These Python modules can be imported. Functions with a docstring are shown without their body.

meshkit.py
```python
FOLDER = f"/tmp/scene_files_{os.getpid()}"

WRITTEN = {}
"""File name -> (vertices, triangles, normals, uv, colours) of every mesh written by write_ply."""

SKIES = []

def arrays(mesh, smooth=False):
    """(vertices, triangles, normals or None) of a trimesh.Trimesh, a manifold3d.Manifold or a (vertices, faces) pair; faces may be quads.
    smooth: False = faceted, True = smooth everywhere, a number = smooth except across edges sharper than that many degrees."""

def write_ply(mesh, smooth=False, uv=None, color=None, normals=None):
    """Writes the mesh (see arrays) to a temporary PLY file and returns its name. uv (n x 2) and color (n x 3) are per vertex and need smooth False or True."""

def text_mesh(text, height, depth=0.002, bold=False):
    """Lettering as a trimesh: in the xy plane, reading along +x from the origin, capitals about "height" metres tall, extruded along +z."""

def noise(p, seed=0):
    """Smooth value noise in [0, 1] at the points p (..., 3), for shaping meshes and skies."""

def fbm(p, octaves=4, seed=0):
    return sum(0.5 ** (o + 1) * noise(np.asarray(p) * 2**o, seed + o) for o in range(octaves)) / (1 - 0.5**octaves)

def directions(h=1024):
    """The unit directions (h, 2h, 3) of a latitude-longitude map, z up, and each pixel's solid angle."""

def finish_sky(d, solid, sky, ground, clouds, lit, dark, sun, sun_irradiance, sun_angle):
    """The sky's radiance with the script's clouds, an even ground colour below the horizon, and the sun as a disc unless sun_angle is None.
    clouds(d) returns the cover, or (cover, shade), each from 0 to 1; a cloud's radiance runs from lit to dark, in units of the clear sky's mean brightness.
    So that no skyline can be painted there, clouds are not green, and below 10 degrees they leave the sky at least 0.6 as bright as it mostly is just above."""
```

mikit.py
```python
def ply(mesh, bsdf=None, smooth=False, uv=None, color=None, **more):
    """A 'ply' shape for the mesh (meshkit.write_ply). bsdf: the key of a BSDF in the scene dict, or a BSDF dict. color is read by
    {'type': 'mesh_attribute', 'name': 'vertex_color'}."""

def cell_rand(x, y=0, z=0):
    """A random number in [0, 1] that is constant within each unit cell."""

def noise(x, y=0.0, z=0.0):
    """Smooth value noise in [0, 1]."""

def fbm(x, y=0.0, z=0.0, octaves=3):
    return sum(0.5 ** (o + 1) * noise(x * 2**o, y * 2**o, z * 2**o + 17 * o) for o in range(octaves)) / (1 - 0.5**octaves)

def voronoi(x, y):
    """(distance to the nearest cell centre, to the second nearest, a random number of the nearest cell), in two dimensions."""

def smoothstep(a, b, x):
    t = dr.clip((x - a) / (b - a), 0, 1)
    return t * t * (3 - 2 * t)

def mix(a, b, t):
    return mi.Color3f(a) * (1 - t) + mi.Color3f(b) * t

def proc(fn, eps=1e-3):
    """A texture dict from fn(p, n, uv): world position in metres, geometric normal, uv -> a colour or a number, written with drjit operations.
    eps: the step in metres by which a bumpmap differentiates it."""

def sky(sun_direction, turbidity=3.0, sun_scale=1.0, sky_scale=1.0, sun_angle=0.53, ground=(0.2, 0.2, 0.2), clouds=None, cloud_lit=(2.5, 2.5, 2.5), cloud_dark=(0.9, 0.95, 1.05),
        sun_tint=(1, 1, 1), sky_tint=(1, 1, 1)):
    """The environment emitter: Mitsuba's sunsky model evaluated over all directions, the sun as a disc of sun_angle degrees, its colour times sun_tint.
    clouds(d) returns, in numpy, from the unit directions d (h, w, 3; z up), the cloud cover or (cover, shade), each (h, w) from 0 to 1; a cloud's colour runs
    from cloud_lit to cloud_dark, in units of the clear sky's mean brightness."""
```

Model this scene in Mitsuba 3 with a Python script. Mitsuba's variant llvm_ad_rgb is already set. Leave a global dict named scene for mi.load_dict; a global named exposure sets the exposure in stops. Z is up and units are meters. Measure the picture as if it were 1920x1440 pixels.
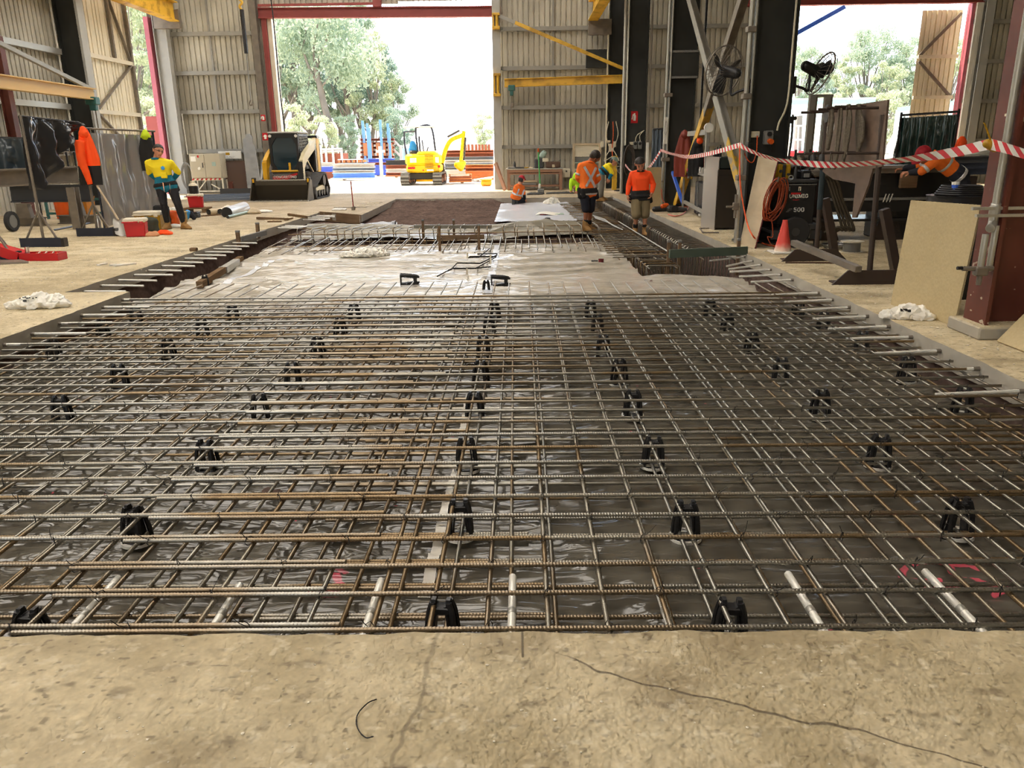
import math, random
import numpy as np, trimesh, manifold3d as m3
import shapely.geometry as sg
from shapely import affinity
import drjit as dr, mitsuba as mi, mikit, meshkit
from mikit import noise, fbm, smoothstep, mix, voronoi, cell_rand

T = mi.ScalarTransform4f
rng = np.random.default_rng(7)
scene, labels = {}, {}

# ---------------------------------------------------------------- camera, sky, sun, exposure
exposure = 3.2
_F, _H = 1450.0, 1.46
_dn = np.array([.0135, 1.0, (442.2) / _F]); _dn /= np.linalg.norm(_dn)
_fy = np.array([16 / _F, -442.0 / _F, 1.0]); _fy /= np.linalg.norm(_fy)
_rx = np.cross(_dn, _fy); _rx /= np.linalg.norm(_rx)
_R = np.array([_rx, _fy, -_dn]).T
_eye = np.array([0, 0, _H])
_fwd, _up = _R.T @ [0, 0, 1.0], _R.T @ [0, -1.0, 0]
scene['camera'] = {'type': 'perspective', 'fov': math.degrees(2 * math.atan(960 / _F)), 'fov_axis': 'x', 'near_clip': .05, 'far_clip': 600,
                   'to_world': T().look_at(origin=_eye.tolist(), target=(_eye + _fwd).tolist(), up=_up.tolist())}


def at(u, v, y=None, z=None, x=None):
    """World point seen at photo pixel (u, v) on the plane y=, z= or x= (used only to lay out where things stand)."""
    d = _R.T @ np.array([(u - 960) / _F, (v - 720) / _F, 1.0])
    t = y / d[1] if y is not None else (z - _H) / d[2] if z is not None else x / d[0]
    return _eye + t * d


SUN = np.array([-.30, .30, .906])


def _clouds(d):
    c = meshkit.fbm(d * np.array([3, 3, 6.0]), 4, 5)
    return np.clip((c - .42) * 3.0, 0, .8)


scene['sky'] = mikit.sky(SUN.tolist(), turbidity=4.0, sun_scale=1.0, sky_scale=1.6, ground=(.42, .38, .31), clouds=_clouds,
                         cloud_lit=(2.2, 2.2, 2.2), cloud_dark=(1.2, 1.2, 1.2), sky_tint=(1.08, 1.0, .90), sun_tint=(1, .97, .9))

# ---------------------------------------------------------------- materials


def rgb(*c):
    return {'type': 'rgb', 'value': list(c)}


def mat(name, d, two=True):
    scene[name] = {'type': 'twosided', 'inner': d} if two else d
    return name


def pm(name, c, rough=.5, metal=0.0, spec=.5, **k):
    return mat(name, {'type': 'principled', 'base_color': rgb(*c) if not isinstance(c, dict) else c, 'roughness': rough, 'metallic': metal, 'specular': spec, **k})


def dm(name, c):
    return mat(name, {'type': 'diffuse', 'reflectance': rgb(*c) if not isinstance(c, dict) else c})


def srgb(r, g, b):
    return tuple(float(((v / 255 + .055) / 1.055) ** 2.4 if v > 10 else v / 255 / 12.92) for v in (r, g, b))


C3 = mi.Color3f


def tx_concrete(p, n, uv):
    big = fbm(p.x * .55 + 3, p.y * .55, 1, 4)
    mid = fbm(p.x * 4.3, p.y * 4.3, p.z * 4 + 5, 4)
    fine = fbm(p.x * 33, p.y * 33, p.z * 30, 3)
    c = mix((.37, .30, .175), (.56, .475, .31), smoothstep(.3, .72, big * .55 + mid * .45))
    f2 = fbm(p.x * 95, p.y * 95, p.z * 90, 2)
    c = c * (.80 + .26 * fine + .16 * f2)
    st = fbm(p.x * .9 + 9, p.y * 2.1 + 4, 3, 3)
    c = mix(c, C3(.62, .55, .39), smoothstep(.54, .74, st) * .55)
    s2 = fbm(p.x * 2.4 + 3, p.y * 4.4, 9, 4)
    c = mix(c, C3(.22, .165, .09), smoothstep(.55, .90, s2) * .55)
    s3 = fbm(p.x * 13, p.y * 22, 5, 3)
    c = mix(c, C3(.16, .12, .07), smoothstep(.66, .92, s3) * .7)
    s4 = fbm(p.x * 40 + 7, p.y * 55, 5, 2)
    c = mix(c, C3(.14, .105, .065), smoothstep(.70, .88, s4) * .55)
    s5 = fbm(p.x * 30 + 2, p.y * 38, 11, 3)
    c = mix(c, C3(.68, .61, .45), smoothstep(.60, .85, s5) * .4)
    # long cracks through the slab
    wob = .05 * (fbm(p.x * 6, p.y * 6, 2, 3) - .5) * 4
    d1 = dr.abs((p.y - 1.98) + .50 * (p.x - .17) + wob * .5 + .05 * dr.sin(p.x * 5))
    k1 = smoothstep(.007, .0015, d1) * smoothstep(.05, .2, p.x) * smoothstep(2.2, 2.1, p.y)
    d2 = dr.abs((p.x + .36) - .115 * (p.y - 1.3) + wob * .35)
    k2 = smoothstep(.010, .002, d2) * smoothstep(2.2, 2.0, p.y) * .55
    d3 = dr.abs((p.x + .01) + wob * .05) + dr.maximum(0, 1.98 - p.y)
    k3 = smoothstep(.006, .0015, d3) * smoothstep(2.2, 2.1, p.y)
    up = smoothstep(.5, .9, n.z)
    c = mix(c, C3(.10, .075, .045), dr.maximum(dr.maximum(k1, k2), k3) * .85 * up)
    # saw-cut side faces are greyer
    c = mix(mix((.30, .28, .235), (.45, .415, .345), mid), c, up)
    dust = smoothstep(12, 22, p.y)
    return mix(c, C3(.33, .26, .185) * (.8 + .4 * mid), dust * .6 * up)


def bp_concrete(p, n, uv):
    return fbm(p.x * 25, p.y * 25, p.z * 25, 4) + .6 * fbm(p.x * 110, p.y * 110, p.z * 110, 2)


mat('m_concrete', {'type': 'bumpmap', 'arbitrary': mikit.proc(bp_concrete, 2e-3), 'scale': .010,
                   'bsdf': {'type': 'principled', 'base_color': mikit.proc(tx_concrete), 'roughness': .62, 'specular': .35}})


def tx_soil(p, n, uv):
    f = fbm(p.x * 3, p.y * 3, p.z * 3, 4)
    g = fbm(p.x * 21, p.y * 21, p.z * 21, 3)
    return mix((.06, .042, .035), (.20, .14, .118), f) * (.5 + g)


dm('m_soil', mikit.proc(tx_soil))


def tx_yard(p, n, uv):
    f = fbm(p.x * .3, p.y * .3, 2, 4)
    return mix((.50, .45, .36), (.66, .61, .51), f)


dm('m_yard', mikit.proc(tx_yard))


def tx_clad(p, n, uv):
    a = p.x + p.y
    streak = fbm(a * 4.1, p.z * .18, 4, 3)
    blot = fbm(a * .5, p.z * .6, 8, 3)
    return mix((.34, .315, .25), (.56, .53, .44), smoothstep(.25, .75, streak * .3 + blot * .7))


pm('m_clad', mikit.proc(tx_clad), .55, 0.0, .3)


def tx_darkpaint(p, n, uv):
    f = fbm(p.x * 2, p.y * 2, p.z * 1.2, 4)
    return mix((.014, .016, .0145), (.042, .045, .041), f)


pm('m_column', mikit.proc(tx_darkpaint), .5, 0.0, .4)


def tx_redpaint(p, n, uv):
    f = fbm(p.x * 5, p.y * 5, p.z * 3, 4)
    chips = smoothstep(.70, .76, fbm(p.x * 17, p.y * 17, p.z * 17, 3)) * smoothstep(1.3, .2, p.z)
    c = mix((.075, .020, .013), (.15, .042, .028), f)
    return mix(c, C3(.45, .36, .27), chips)


pm('m_redpaint', mikit.proc(tx_redpaint), .45, 0.0, .4)


def tx_steel(p, n, uv):
    f = fbm(p.x * 6, p.y * 6, p.z * 6, 4)
    return mix((.13, .115, .10), (.27, .23, .18), f)


pm('m_darksteel', mikit.proc(tx_steel), .45, .35, .5)
pm('m_galv', srgb(178, 176, 168), .38, .6)
pm('m_girt', srgb(150, 148, 140), .5, .3)
pm('m_greycol', srgb(165, 165, 160), .55)
pm('m_maroon', srgb(140, 62, 58), .5)
pm('m_pinkjamb', srgb(176, 96, 110), .5)


def tx_yellow(p, n, uv):
    f = fbm(p.x * 4, p.y * 4, p.z * 4, 4)
    return mix((.42, .235, .02), (.66, .40, .035), smoothstep(.3, .6, f))


pm('m_yellow', mikit.proc(tx_yellow), .42)
pm('m_black', (.012, .012, .013), .4)
pm('m_blacksatin', (.018, .018, .02), .28)
pm('m_rubber', (.02, .02, .02), .7)
pm('m_chrome', (.7, .7, .7), .2, 1.0)
pm('m_white', srgb(222, 220, 210), .5)
pm('m_whiteplastic', srgb(228, 226, 216), .35)
pm('m_red', srgb(185, 30, 36), .35)
pm('m_blue', srgb(45, 90, 190), .4)
pm('m_cream', srgb(214, 206, 184), .5)
pm('m_grey', srgb(120, 120, 116), .5)
pm('m_dkgrey', srgb(58, 58, 58), .5)


def tx_rebar(p, n, uv):
    f = fbm(p.x * 1.3, p.y * 1.3, 3, 3)
    g = fbm(p.x * 14, p.y * 14, 3, 3)
    return mix(mix((.30, .285, .245), (.46, .44, .38), g), C3(.24, .16, .08), smoothstep(.54, .70, f) * .7)


def tx_rust(p, n, uv):
    f = fbm(p.x * 1.6, p.y * 1.6, 7, 3)
    g = fbm(p.x * 25, p.y * 25, 3, 2)
    return mix(mix((.23, .155, .08), (.34, .245, .14), g), C3(.36, .33, .265), smoothstep(.46, .60, f))


pm('m_rebar', mikit.proc(tx_rebar), .30, .9)
pm('m_rebar_rust', mikit.proc(tx_rust), .38, .8)
pm('m_sleeve', srgb(225, 223, 214), .22, .2)
pm('m_tiewire', (.02, .018, .016), .5, .3)
pm('m_chair', (.010, .010, .011), .42)
pm('m_disc', srgb(214, 212, 204), .4)


def tx_poly(p, n, uv):
    f = fbm(p.x * 1.2, p.y * 2.5, 3, 4)
    c = mix((.17, .155, .13), (.27, .25, .21), f)
    return mix(c, C3(.44, .41, .35), smoothstep(8.2, 9.3, p.y) * .75)  # paler far stretch: grazing reflection painted into the colour


pm('m_poly', mikit.proc(tx_poly), .23, 0.0, .6)
pm('m_polywhite', srgb(200, 205, 212), .2, 0.0, .7)


def tx_timber(p, n, uv):
    g = fbm(p.x * 3 + p.z * 30, p.y * 3 + p.z * 12, p.z * 40, 3)
    return mix((.12, .075, .042), (.25, .17, .105), g)


dm('m_timber', mikit.proc(tx_timber))


def tx_ply(p, n, uv):
    g = fbm(p.x * 2.5, p.y * 2.5, p.z * 9, 4)
    return mix((.44, .355, .235), (.60, .50, .35), g)


pm('m_ply', mikit.proc(tx_ply), .6, 0, .25)


def tx_mdf(p, n, uv):
    g = fbm(p.x * 60, p.y * 60, p.z * 60, 2)
    h = fbm(p.x * 2, p.y * 2, p.z * 2, 3)
    return mix((.40, .315, .165), (.56, .46, .27), g * .5 + h * .5)


pm('m_mdf', mikit.proc(tx_mdf), .6, 0, .25)

# ---------------------------------------------------------------- mesh helpers


def cat(ms):
    return trimesh.util.concatenate([m for m in ms if m is not None])


def box(x0, x1, y0, y1, z0, z1):
    m = trimesh.creation.box((x1 - x0, y1 - y0, z1 - z0))
    m.apply_translation(((x0 + x1) / 2, (y0 + y1) / 2, (z0 + z1) / 2))
    return m


def rbox(x0, x1, y0, y1, z0, z1, r=.01):
    """Box with chamfered edges (hull of 24 points)."""
    pts = []
    for sx in (0, 1):
        for sy in (0, 1):
            for sz in (0, 1):
                c = np.array([(x0, x1)[sx], (y0, y1)[sy], (z0, z1)[sz]], float)
                s = -np.array([2 * sx - 1, 2 * sy - 1, 2 * sz - 1])
                for k in range(3):
                    d = s * r
                    d[k] = 0
                    pts.append(c + d)
    return trimesh.convex.convex_hull(np.array(pts))


def frame_of(d, up=(0, 0, 1)):
    d = np.asarray(d, float); d = d / np.linalg.norm(d)
    u = np.asarray(up, float)
    if abs(np.dot(u, d)) > .97:
        u = np.array([0, 1.0, 0])
    a = np.cross(d, u); a /= np.linalg.norm(a)
    return a, np.cross(a, d), d


def beam(p0, p1, w, h, up=(0, 0, 1)):
    """Rectangular bar from p0 to p1; w across, h along 'up'."""
    p0, p1 = np.asarray(p0, float), np.asarray(p1, float)
    a, b, d = frame_of(p1 - p0, up)
    m = trimesh.creation.box((w, h, np.linalg.norm(p1 - p0)))
    M = np.eye(4); M[:3, 0], M[:3, 1], M[:3, 2], M[:3, 3] = a, b, d, (p0 + p1) / 2
    m.apply_transform(M)
    return m


def ibeam(p0, p1, w, h, t=.02, up=(0, 0, 1)):
    p0, p1 = np.asarray(p0, float), np.asarray(p1, float)
    a, b, d = frame_of(p1 - p0, up)
    o = b * (h / 2 - t / 2)
    return cat([beam(p0 + o, p1 + o, w, t, up), beam(p0 - o, p1 - o, w, t, up), beam(p0, p1, t * .7, h - 2 * t, up)])


def angle_iron(p0, p1, w, t=.01, up=(0, 0, 1)):
    p0, p1 = np.asarray(p0, float), np.asarray(p1, float)
    a, b, d = frame_of(p1 - p0, up)
    return cat([beam(p0, p1, w, t, up), beam(p0 + a * (w / 2) + b * (w / 2), p1 + a * (w / 2) + b * (w / 2), t, w, up)])


def tube(pts, r, n=8, cap=True, closed=False):
    """Round tube along a polyline; r a number or one per point."""
    p = np.asarray(pts, float)
    k = len(p)
    t = np.gradient(p, axis=0) if not closed else np.roll(p, -1, 0) - np.roll(p, 1, 0)
    t /= np.linalg.norm(t, axis=1, keepdims=True) + 1e-12
    a = np.zeros_like(p)
    ref = np.array([0, 0, 1.0]) if abs(t[0, 2]) < .9 else np.array([1.0, 0, 0])
    for i in range(k):
        ref = ref - t[i] * np.dot(ref, t[i])
        ref /= np.linalg.norm(ref) + 1e-12
        a[i] = ref
    b = np.cross(t, a)
    ang = np.arange(n) * 2 * np.pi / n
    rr = np.broadcast_to(np.asarray(r, float), (k,))
    v = p[:, None] + rr[:, None, None] * (np.cos(ang)[None, :, None] * a[:, None] + np.sin(ang)[None, :, None] * b[:, None])
    v = v.reshape(-1, 3)
    m = k if closed else k - 1
    i, j = np.meshgrid(np.arange(m), np.arange(n), indexing='ij')
    i2, j2 = (i + 1) % k, (j + 1) % n
    q = np.stack([i * n + j, i * n + j2, i2 * n + j2, i2 * n + j], -1).reshape(-1, 4)
    f = np.vstack([q[:, [0, 1, 2]], q[:, [0, 2, 3]]])
    if cap and not closed:
        v = np.vstack([v, p[0], p[-1]])
        c0, c1 = k * n, k * n + 1
        jj = np.arange(n)
        f = np.vstack([f, np.stack([np.full(n, c0), (jj + 1) % n, jj], 1), np.stack([np.full(n, c1), (k - 1) * n + jj, (k - 1) * n + (jj + 1) % n], 1)])
    return trimesh.Trimesh(v, f, process=False)


def ribbed(p0, p1, r=.0085, pitch=.0125, n=8, step=.0032, amp=.0021):
    """Deformed reinforcing bar: a round bar with slanting ribs modelled along it."""
    p0, p1 = np.asarray(p0, float), np.asarray(p1, float)
    L = np.linalg.norm(p1 - p0)
    k = max(3, int(L / step))
    a, b, d = frame_of(p1 - p0)
    s = np.linspace(0, L, k)
    ang = np.arange(n) * 2 * np.pi / n + .2
    ph = 2 * np.pi * s[:, None] / pitch + ang[None, :] * 1.0
    rad = r + amp * np.clip(np.sin(ph) * 1.6 - .3, 0, 1)
    v = p0 + s[:, None, None] * d + rad[..., None] * (np.cos(ang)[None, :, None] * a + np.sin(ang)[None, :, None] * b)
    i, j = np.meshgrid(np.arange(k - 1), np.arange(n), indexing='ij')
    j2 = (j + 1) % n
    q = np.stack([i * n + j, i * n + j2, (i + 1) * n + j2, (i + 1) * n + j], -1).reshape(-1, 4)
    f = np.vstack([q[:, [0, 1, 2]], q[:, [0, 2, 3]]])
    vv = v.reshape(-1, 3)
    vv = np.vstack([vv, p0, p1])
    jj = np.arange(n)
    f = np.vstack([f, np.stack([np.full(n, k * n), (jj + 1) % n, jj], 1), np.stack([np.full(n, k * n + 1), (k - 1) * n + jj, (k - 1) * n + (jj + 1) % n], 1)])
    return trimesh.Trimesh(vv, f, process=False)


def curve(pts, k=24):
    """Catmull-Rom through points."""
    p = np.asarray(pts, float)
    p = np.vstack([2 * p[0] - p[1], p, 2 * p[-1] - p[-2]])
    out = []
    for i in range(1, len(p) - 2):
        t = np.linspace(0, 1, k, endpoint=False)[:, None]
        a, b, c, d = p[i - 1:i + 3]
        out.append(.5 * ((2 * b) + (-a + c) * t + (2 * a - 5 * b + 4 * c - d) * t ** 2 + (-a + 3 * b - 3 * c + d) * t ** 3))
    return np.vstack(out + [p[-2:-1]])


def cyl(p0, p1, r, n=16, r1=None):
    return tube([p0, p1], [r, r if r1 is None else r1], n)


def lathe(profile, n=24, at=(0, 0, 0)):
    """Profile [(r, z)...] turned about z."""
    pr = np.asarray(profile, float)
    ang = np.arange(n) * 2 * np.pi / n
    v = np.stack([pr[:, None, 0] * np.cos(ang), pr[:, None, 0] * np.sin(ang), np.repeat(pr[:, 1:2], n, 1)], -1).reshape(-1, 3) + np.asarray(at)
    i, j = np.meshgrid(np.arange(len(pr) - 1), np.arange(n), indexing='ij')
    j2 = (j + 1) % n
    q = np.stack([i * n + j, i * n + j2, (i + 1) * n + j2, (i + 1) * n + j], -1).reshape(-1, 4)
    return trimesh.Trimesh(v, np.vstack([q[:, [0, 1, 2]], q[:, [0, 2, 3]]]), process=False)


def prism(poly, h, plane='xy', off=0.0):
    """Extrude a polygon (list or shapely) by h. plane 'xy': along z; 'xz': along y; 'yz': along x."""
    g = poly if hasattr(poly, 'exterior') else sg.Polygon(poly)
    m = trimesh.creation.extrude_polygon(g, h, engine='earcut')
    v = m.vertices.copy()
    if plane == 'xz':
        v = np.stack([v[:, 0], v[:, 2], v[:, 1]], 1)
        v[:, 1] += off
    elif plane == 'yz':
        v = np.stack([v[:, 2], v[:, 0], v[:, 1]], 1)
        v[:, 0] += off
    else:
        v[:, 2] += off
    f = m.faces[:, ::-1] if plane == 'xz' else m.faces
    return trimesh.Trimesh(v, f, process=False)


def grid(fn, nu, nv):
    """Surface from fn(u, v) -> (..., 3), u, v in [0, 1]."""
    u, v = np.meshgrid(np.linspace(0, 1, nu), np.linspace(0, 1, nv), indexing='ij')
    p = fn(u, v).reshape(-1, 3)
    i, j = np.meshgrid(np.arange(nu - 1), np.arange(nv - 1), indexing='ij')
    q = np.stack([i * nv + j, (i + 1) * nv + j, (i + 1) * nv + j + 1, i * nv + j + 1], -1).reshape(-1, 4)
    return trimesh.Trimesh(p, np.vstack([q[:, [0, 1, 2]], q[:, [0, 2, 3]]]), process=False)


def thick(m, t):
    """Gives an open sheet a thickness t along its vertex normals."""
    n = np.array(m.vertex_normals)
    v = np.vstack([m.vertices + n * t / 2, m.vertices - n * t / 2])
    k = len(m.vertices)
    f = [m.faces, m.faces[:, ::-1] + k]
    e = np.sort(m.edges, axis=1)
    uq, inv, cnt = np.unique(e, axis=0, return_inverse=True, return_counts=True)
    bd = m.edges[cnt[np.asarray(inv).ravel()] == 1]
    f.append(np.stack([bd[:, 1], bd[:, 0], bd[:, 0] + k], 1))
    f.append(np.stack([bd[:, 1], bd[:, 0] + k, bd[:, 1] + k], 1))
    return trimesh.Trimesh(v, np.vstack(f), process=False)


def xf(m, loc=(0, 0, 0), rz=0.0, rx=0.0, ry=0.0, s=1.0):
    m = m.copy()
    M = trimesh.transformations.euler_matrix(rx, ry, rz)
    M[:3, :3] *= s
    M[:3, 3] = loc
    m.apply_transform(M)
    return m


def lump(pts, radii, edge=.03, smooth=8, noise_amp=0.0, nf=6.0, seed=0, lam=.5):
    """A rounded body: hull of spheres, refined, smoothed and roughened."""
    parts = []
    for p, r in zip(pts, radii):
        s = trimesh.creation.icosphere(2, r)
        parts.append(s.vertices + np.asarray(p))
    h = trimesh.convex.convex_hull(np.vstack(parts))
    man = m3.Manifold(m3.Mesh(np.asarray(h.vertices, np.float32), np.asarray(h.faces, np.uint32))).refine_to_length(edge)
    mm = man.to_mesh()
    t = trimesh.Trimesh(mm.vert_properties[:, :3], mm.tri_verts, process=True)
    if noise_amp:
        n = np.array(t.vertex_normals)
        d = meshkit.fbm(t.vertices * nf, 3, seed) - .5
        t.vertices = t.vertices + n * d[:, None] * noise_amp * 2
    return t


def text(s, h, depth=.003, bold=False):
    return meshkit.text_mesh(s, h, depth, bold)


def text_xz(s, h, origin, depth=.004, bold=False, flip=False, width=None):
    """Lettering standing up and facing -y (towards the camera)."""
    m = text(s, h, depth, bold)
    w = m.bounds[1][0] - m.bounds[0][0]
    v = m.vertices.copy()
    sx = 1.0 if width is None else width / w
    v = np.stack([v[:, 0] * sx, -v[:, 2], v[:, 1]], 1) + np.asarray(origin)
    return trimesh.Trimesh(v, m.faces, process=False)


# ---------------------------------------------------------------- naming
_used = {}


def key(name):
    """The next free key for this name: name, name_001, name_002 ..."""
    k = _used.get(name, 0)
    _used[name] = k + 1
    return name if k == 0 else f'{name}_{k:03d}'


def tag(k, label=None, category=None, group=None, kind=None):
    d = labels.setdefault(k, {})
    for a, b in (('label', label), ('category', category), ('group', group), ('kind', kind)):
        if b:
            d[a] = b


def thing(name, label, category, group=None, mesh=None, m=None, smooth=False):
    k = key(name)
    tag(k, label, category, group)
    if mesh is not None:
        scene[k] = mikit.ply(mesh, m, smooth)
    return k


def part(owner, name, mesh, m, smooth=False, label=None, kind=None):
    k = key(owner + '__' + name)
    scene[k] = mikit.ply(mesh, m, smooth)
    if label or kind:
        tag(k, label, None, None, kind)
    return k


def struct(name, mesh=None, m=None, smooth=False, label=None):
    if mesh is not None:
        scene[name] = mikit.ply(mesh, m, smooth)
    tag(name, label, None, None, 'structure')
    return name


def copy_part(owner, name, src, to_world, m=None):
    k = key(owner + '__' + name)
    scene[k] = {**scene[src], 'to_world': to_world}
    if m:
        scene[k]['bsdf'] = {'type': 'ref', 'id': m}
    return k


def dup(root, to_world, label=None, group=None):
    base = root.rsplit('_', 1)[0] if root[-3:].isdigit() else root
    r = key(base)
    L = labels[root]
    tag(r, label or L.get('label'), L.get('category'), group or L.get('group'))
    for k in [k for k in scene if k == root or k.startswith(root + '__')]:
        scene[r + k[len(root):]] = {**scene[k], 'to_world': to_world}
        if k != root and k in labels:
            labels[r + k[len(root):]] = dict(labels[k])
    return r


# ================================================================ the setting
# ---- floor slab with the excavated opening
_r = np.random.default_rng(11)


def _jag(p0, p1, n, amp):
    p0, p1 = np.array(p0, float), np.array(p1, float)
    t = np.linspace(0, 1, n)[:-1]
    d = p1 - p0
    nn = np.array([-d[1], d[0]]) / np.linalg.norm(d)
    j = _r.normal(0, 1, (len(t), 2))
    o = amp * (meshkit.noise(np.stack([t * 55, t * 0, t * 0 + amp * 99], 1)) - .5) * 2
    return [tuple(p0 + d * a + nn * (b + .25 * amp * c)) for a, b, c in zip(t, o, j[:, 0])]


PIT = (_jag((-4.33, 2.10), (3.18, 2.10), 150, .014) + _jag((3.18, 2.10), (3.17, 11.0), 70, .010) + _jag((3.17, 11.0), (3.06, 16.5), 40, .010) +
       _jag((3.06, 16.5), (2.80, 24.2), 30, .02) + _jag((2.80, 24.2), (-3.86, 24.5), 30, .05) + _jag((-3.86, 24.5), (-3.76, 18.35), 20, .012) +
       _jag((-3.76, 18.35), (-4.98, 19.5), 10, .006) + _jag((-4.98, 19.5), (-5.05, 8.42), 60, .010) + _jag((-5.05, 8.42), (-4.33, 8.42), 12, .005) +
       _jag((-4.33, 8.42), (-4.33, 2.10), 50, .010))
_hole = sg.Polygon(PIT).buffer(0)
_slab = sg.Polygon([(-13.1, -7), (19.6, -7), (19.6, 30.2), (-13.1, 30.2)]).difference(_hole)
_m = prism(_slab, .165, off=-.165)
# the saw-cut lip is chipped: refine near the near edge is unnecessary, the jagged outline carries it
struct('floor', _m, 'm_concrete', label='worn beige concrete slab floor with a rectangular opening cut out of it')


def trench(x, y):
    """How far below the slab the dug ground lies."""
    s = lambda a, b, t: np.clip((t - a) / (b - a), 0, 1) ** 2 * (3 - 2 * np.clip((t - a) / (b - a), 0, 1))
    d = .285 + 0 * x
    t1 = s(14.45, 14.6, y) * s(15.95, 15.8, y) * s(-5.2, -5.0, x)
    t2 = s(1.62, 1.72, x) * s(10.55, 10.7, y) * s(24.2, 24.0, y)
    t3 = s(-4.62, -4.72, x) * s(8.3, 8.5, y) * s(16, 15.8, y)
    t4 = s(17.0, 18.6, y) * s(1.75, 1.6, x)
    t5 = s(2.72, 2.86, x) * s(10.6, 10.4, y)
    return d + np.maximum(.55 * t1, .75 * t2) + .18 * t3 - .06 * t4 - .05 * t4 * s(19, 22, y) + .12 * t5


def _soil(u, v):
    x, y = -5.35 + 8.8 * u, 2.0 + 22.8 * v
    q = np.stack([x * 2.2, y * 2.2, x * 0], -1)
    z = -trench(x, y) + .05 * (meshkit.fbm(q, 3, 2) - .5) + .05 * (meshkit.fbm(q * 5, 2, 3) - .5)
    # spoil heaped against the far edge
    z = z + .13 * np.clip((y - 22.9) / 1.2, 0, 1) * np.clip((-.3 - x) / .6, 0, 1) * (.6 + .8 * meshkit.fbm(q * 1.5, 3, 8))
    return np.stack([x, y, z], -1)


struct('trim_1', grid(_soil, 180, 420), 'm_soil', True, label='brown dug soil at the bottom of the opening in the slab')
# soil banks below the slab edge
_ring = np.array(PIT)
_k = len(_ring)
_c = np.array([0.0, 12.0])
_out = np.array(_hole.buffer(.05).exterior.coords)
_banks = []
for lev, grow in ((-.16, .03), (-.3, .02), (-.55, -.02), (-1.15, -.05)):
    b = _hole.buffer(grow)
    pts = [b.exterior.interpolate(t, normalized=True) for t in np.linspace(0, 1, 600, endpoint=False)]
    a = np.array([(p.x, p.y) for p in pts])
    n_ = meshkit.fbm(np.stack([a[:, 0] * 6, a[:, 1] * 6, a[:, 0] * 0 + lev * 9], 1), 3, 4) - .5
    a = a + n_[:, None] * .06
    _banks.append(np.column_stack([a, np.full(600, lev)]))
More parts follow.
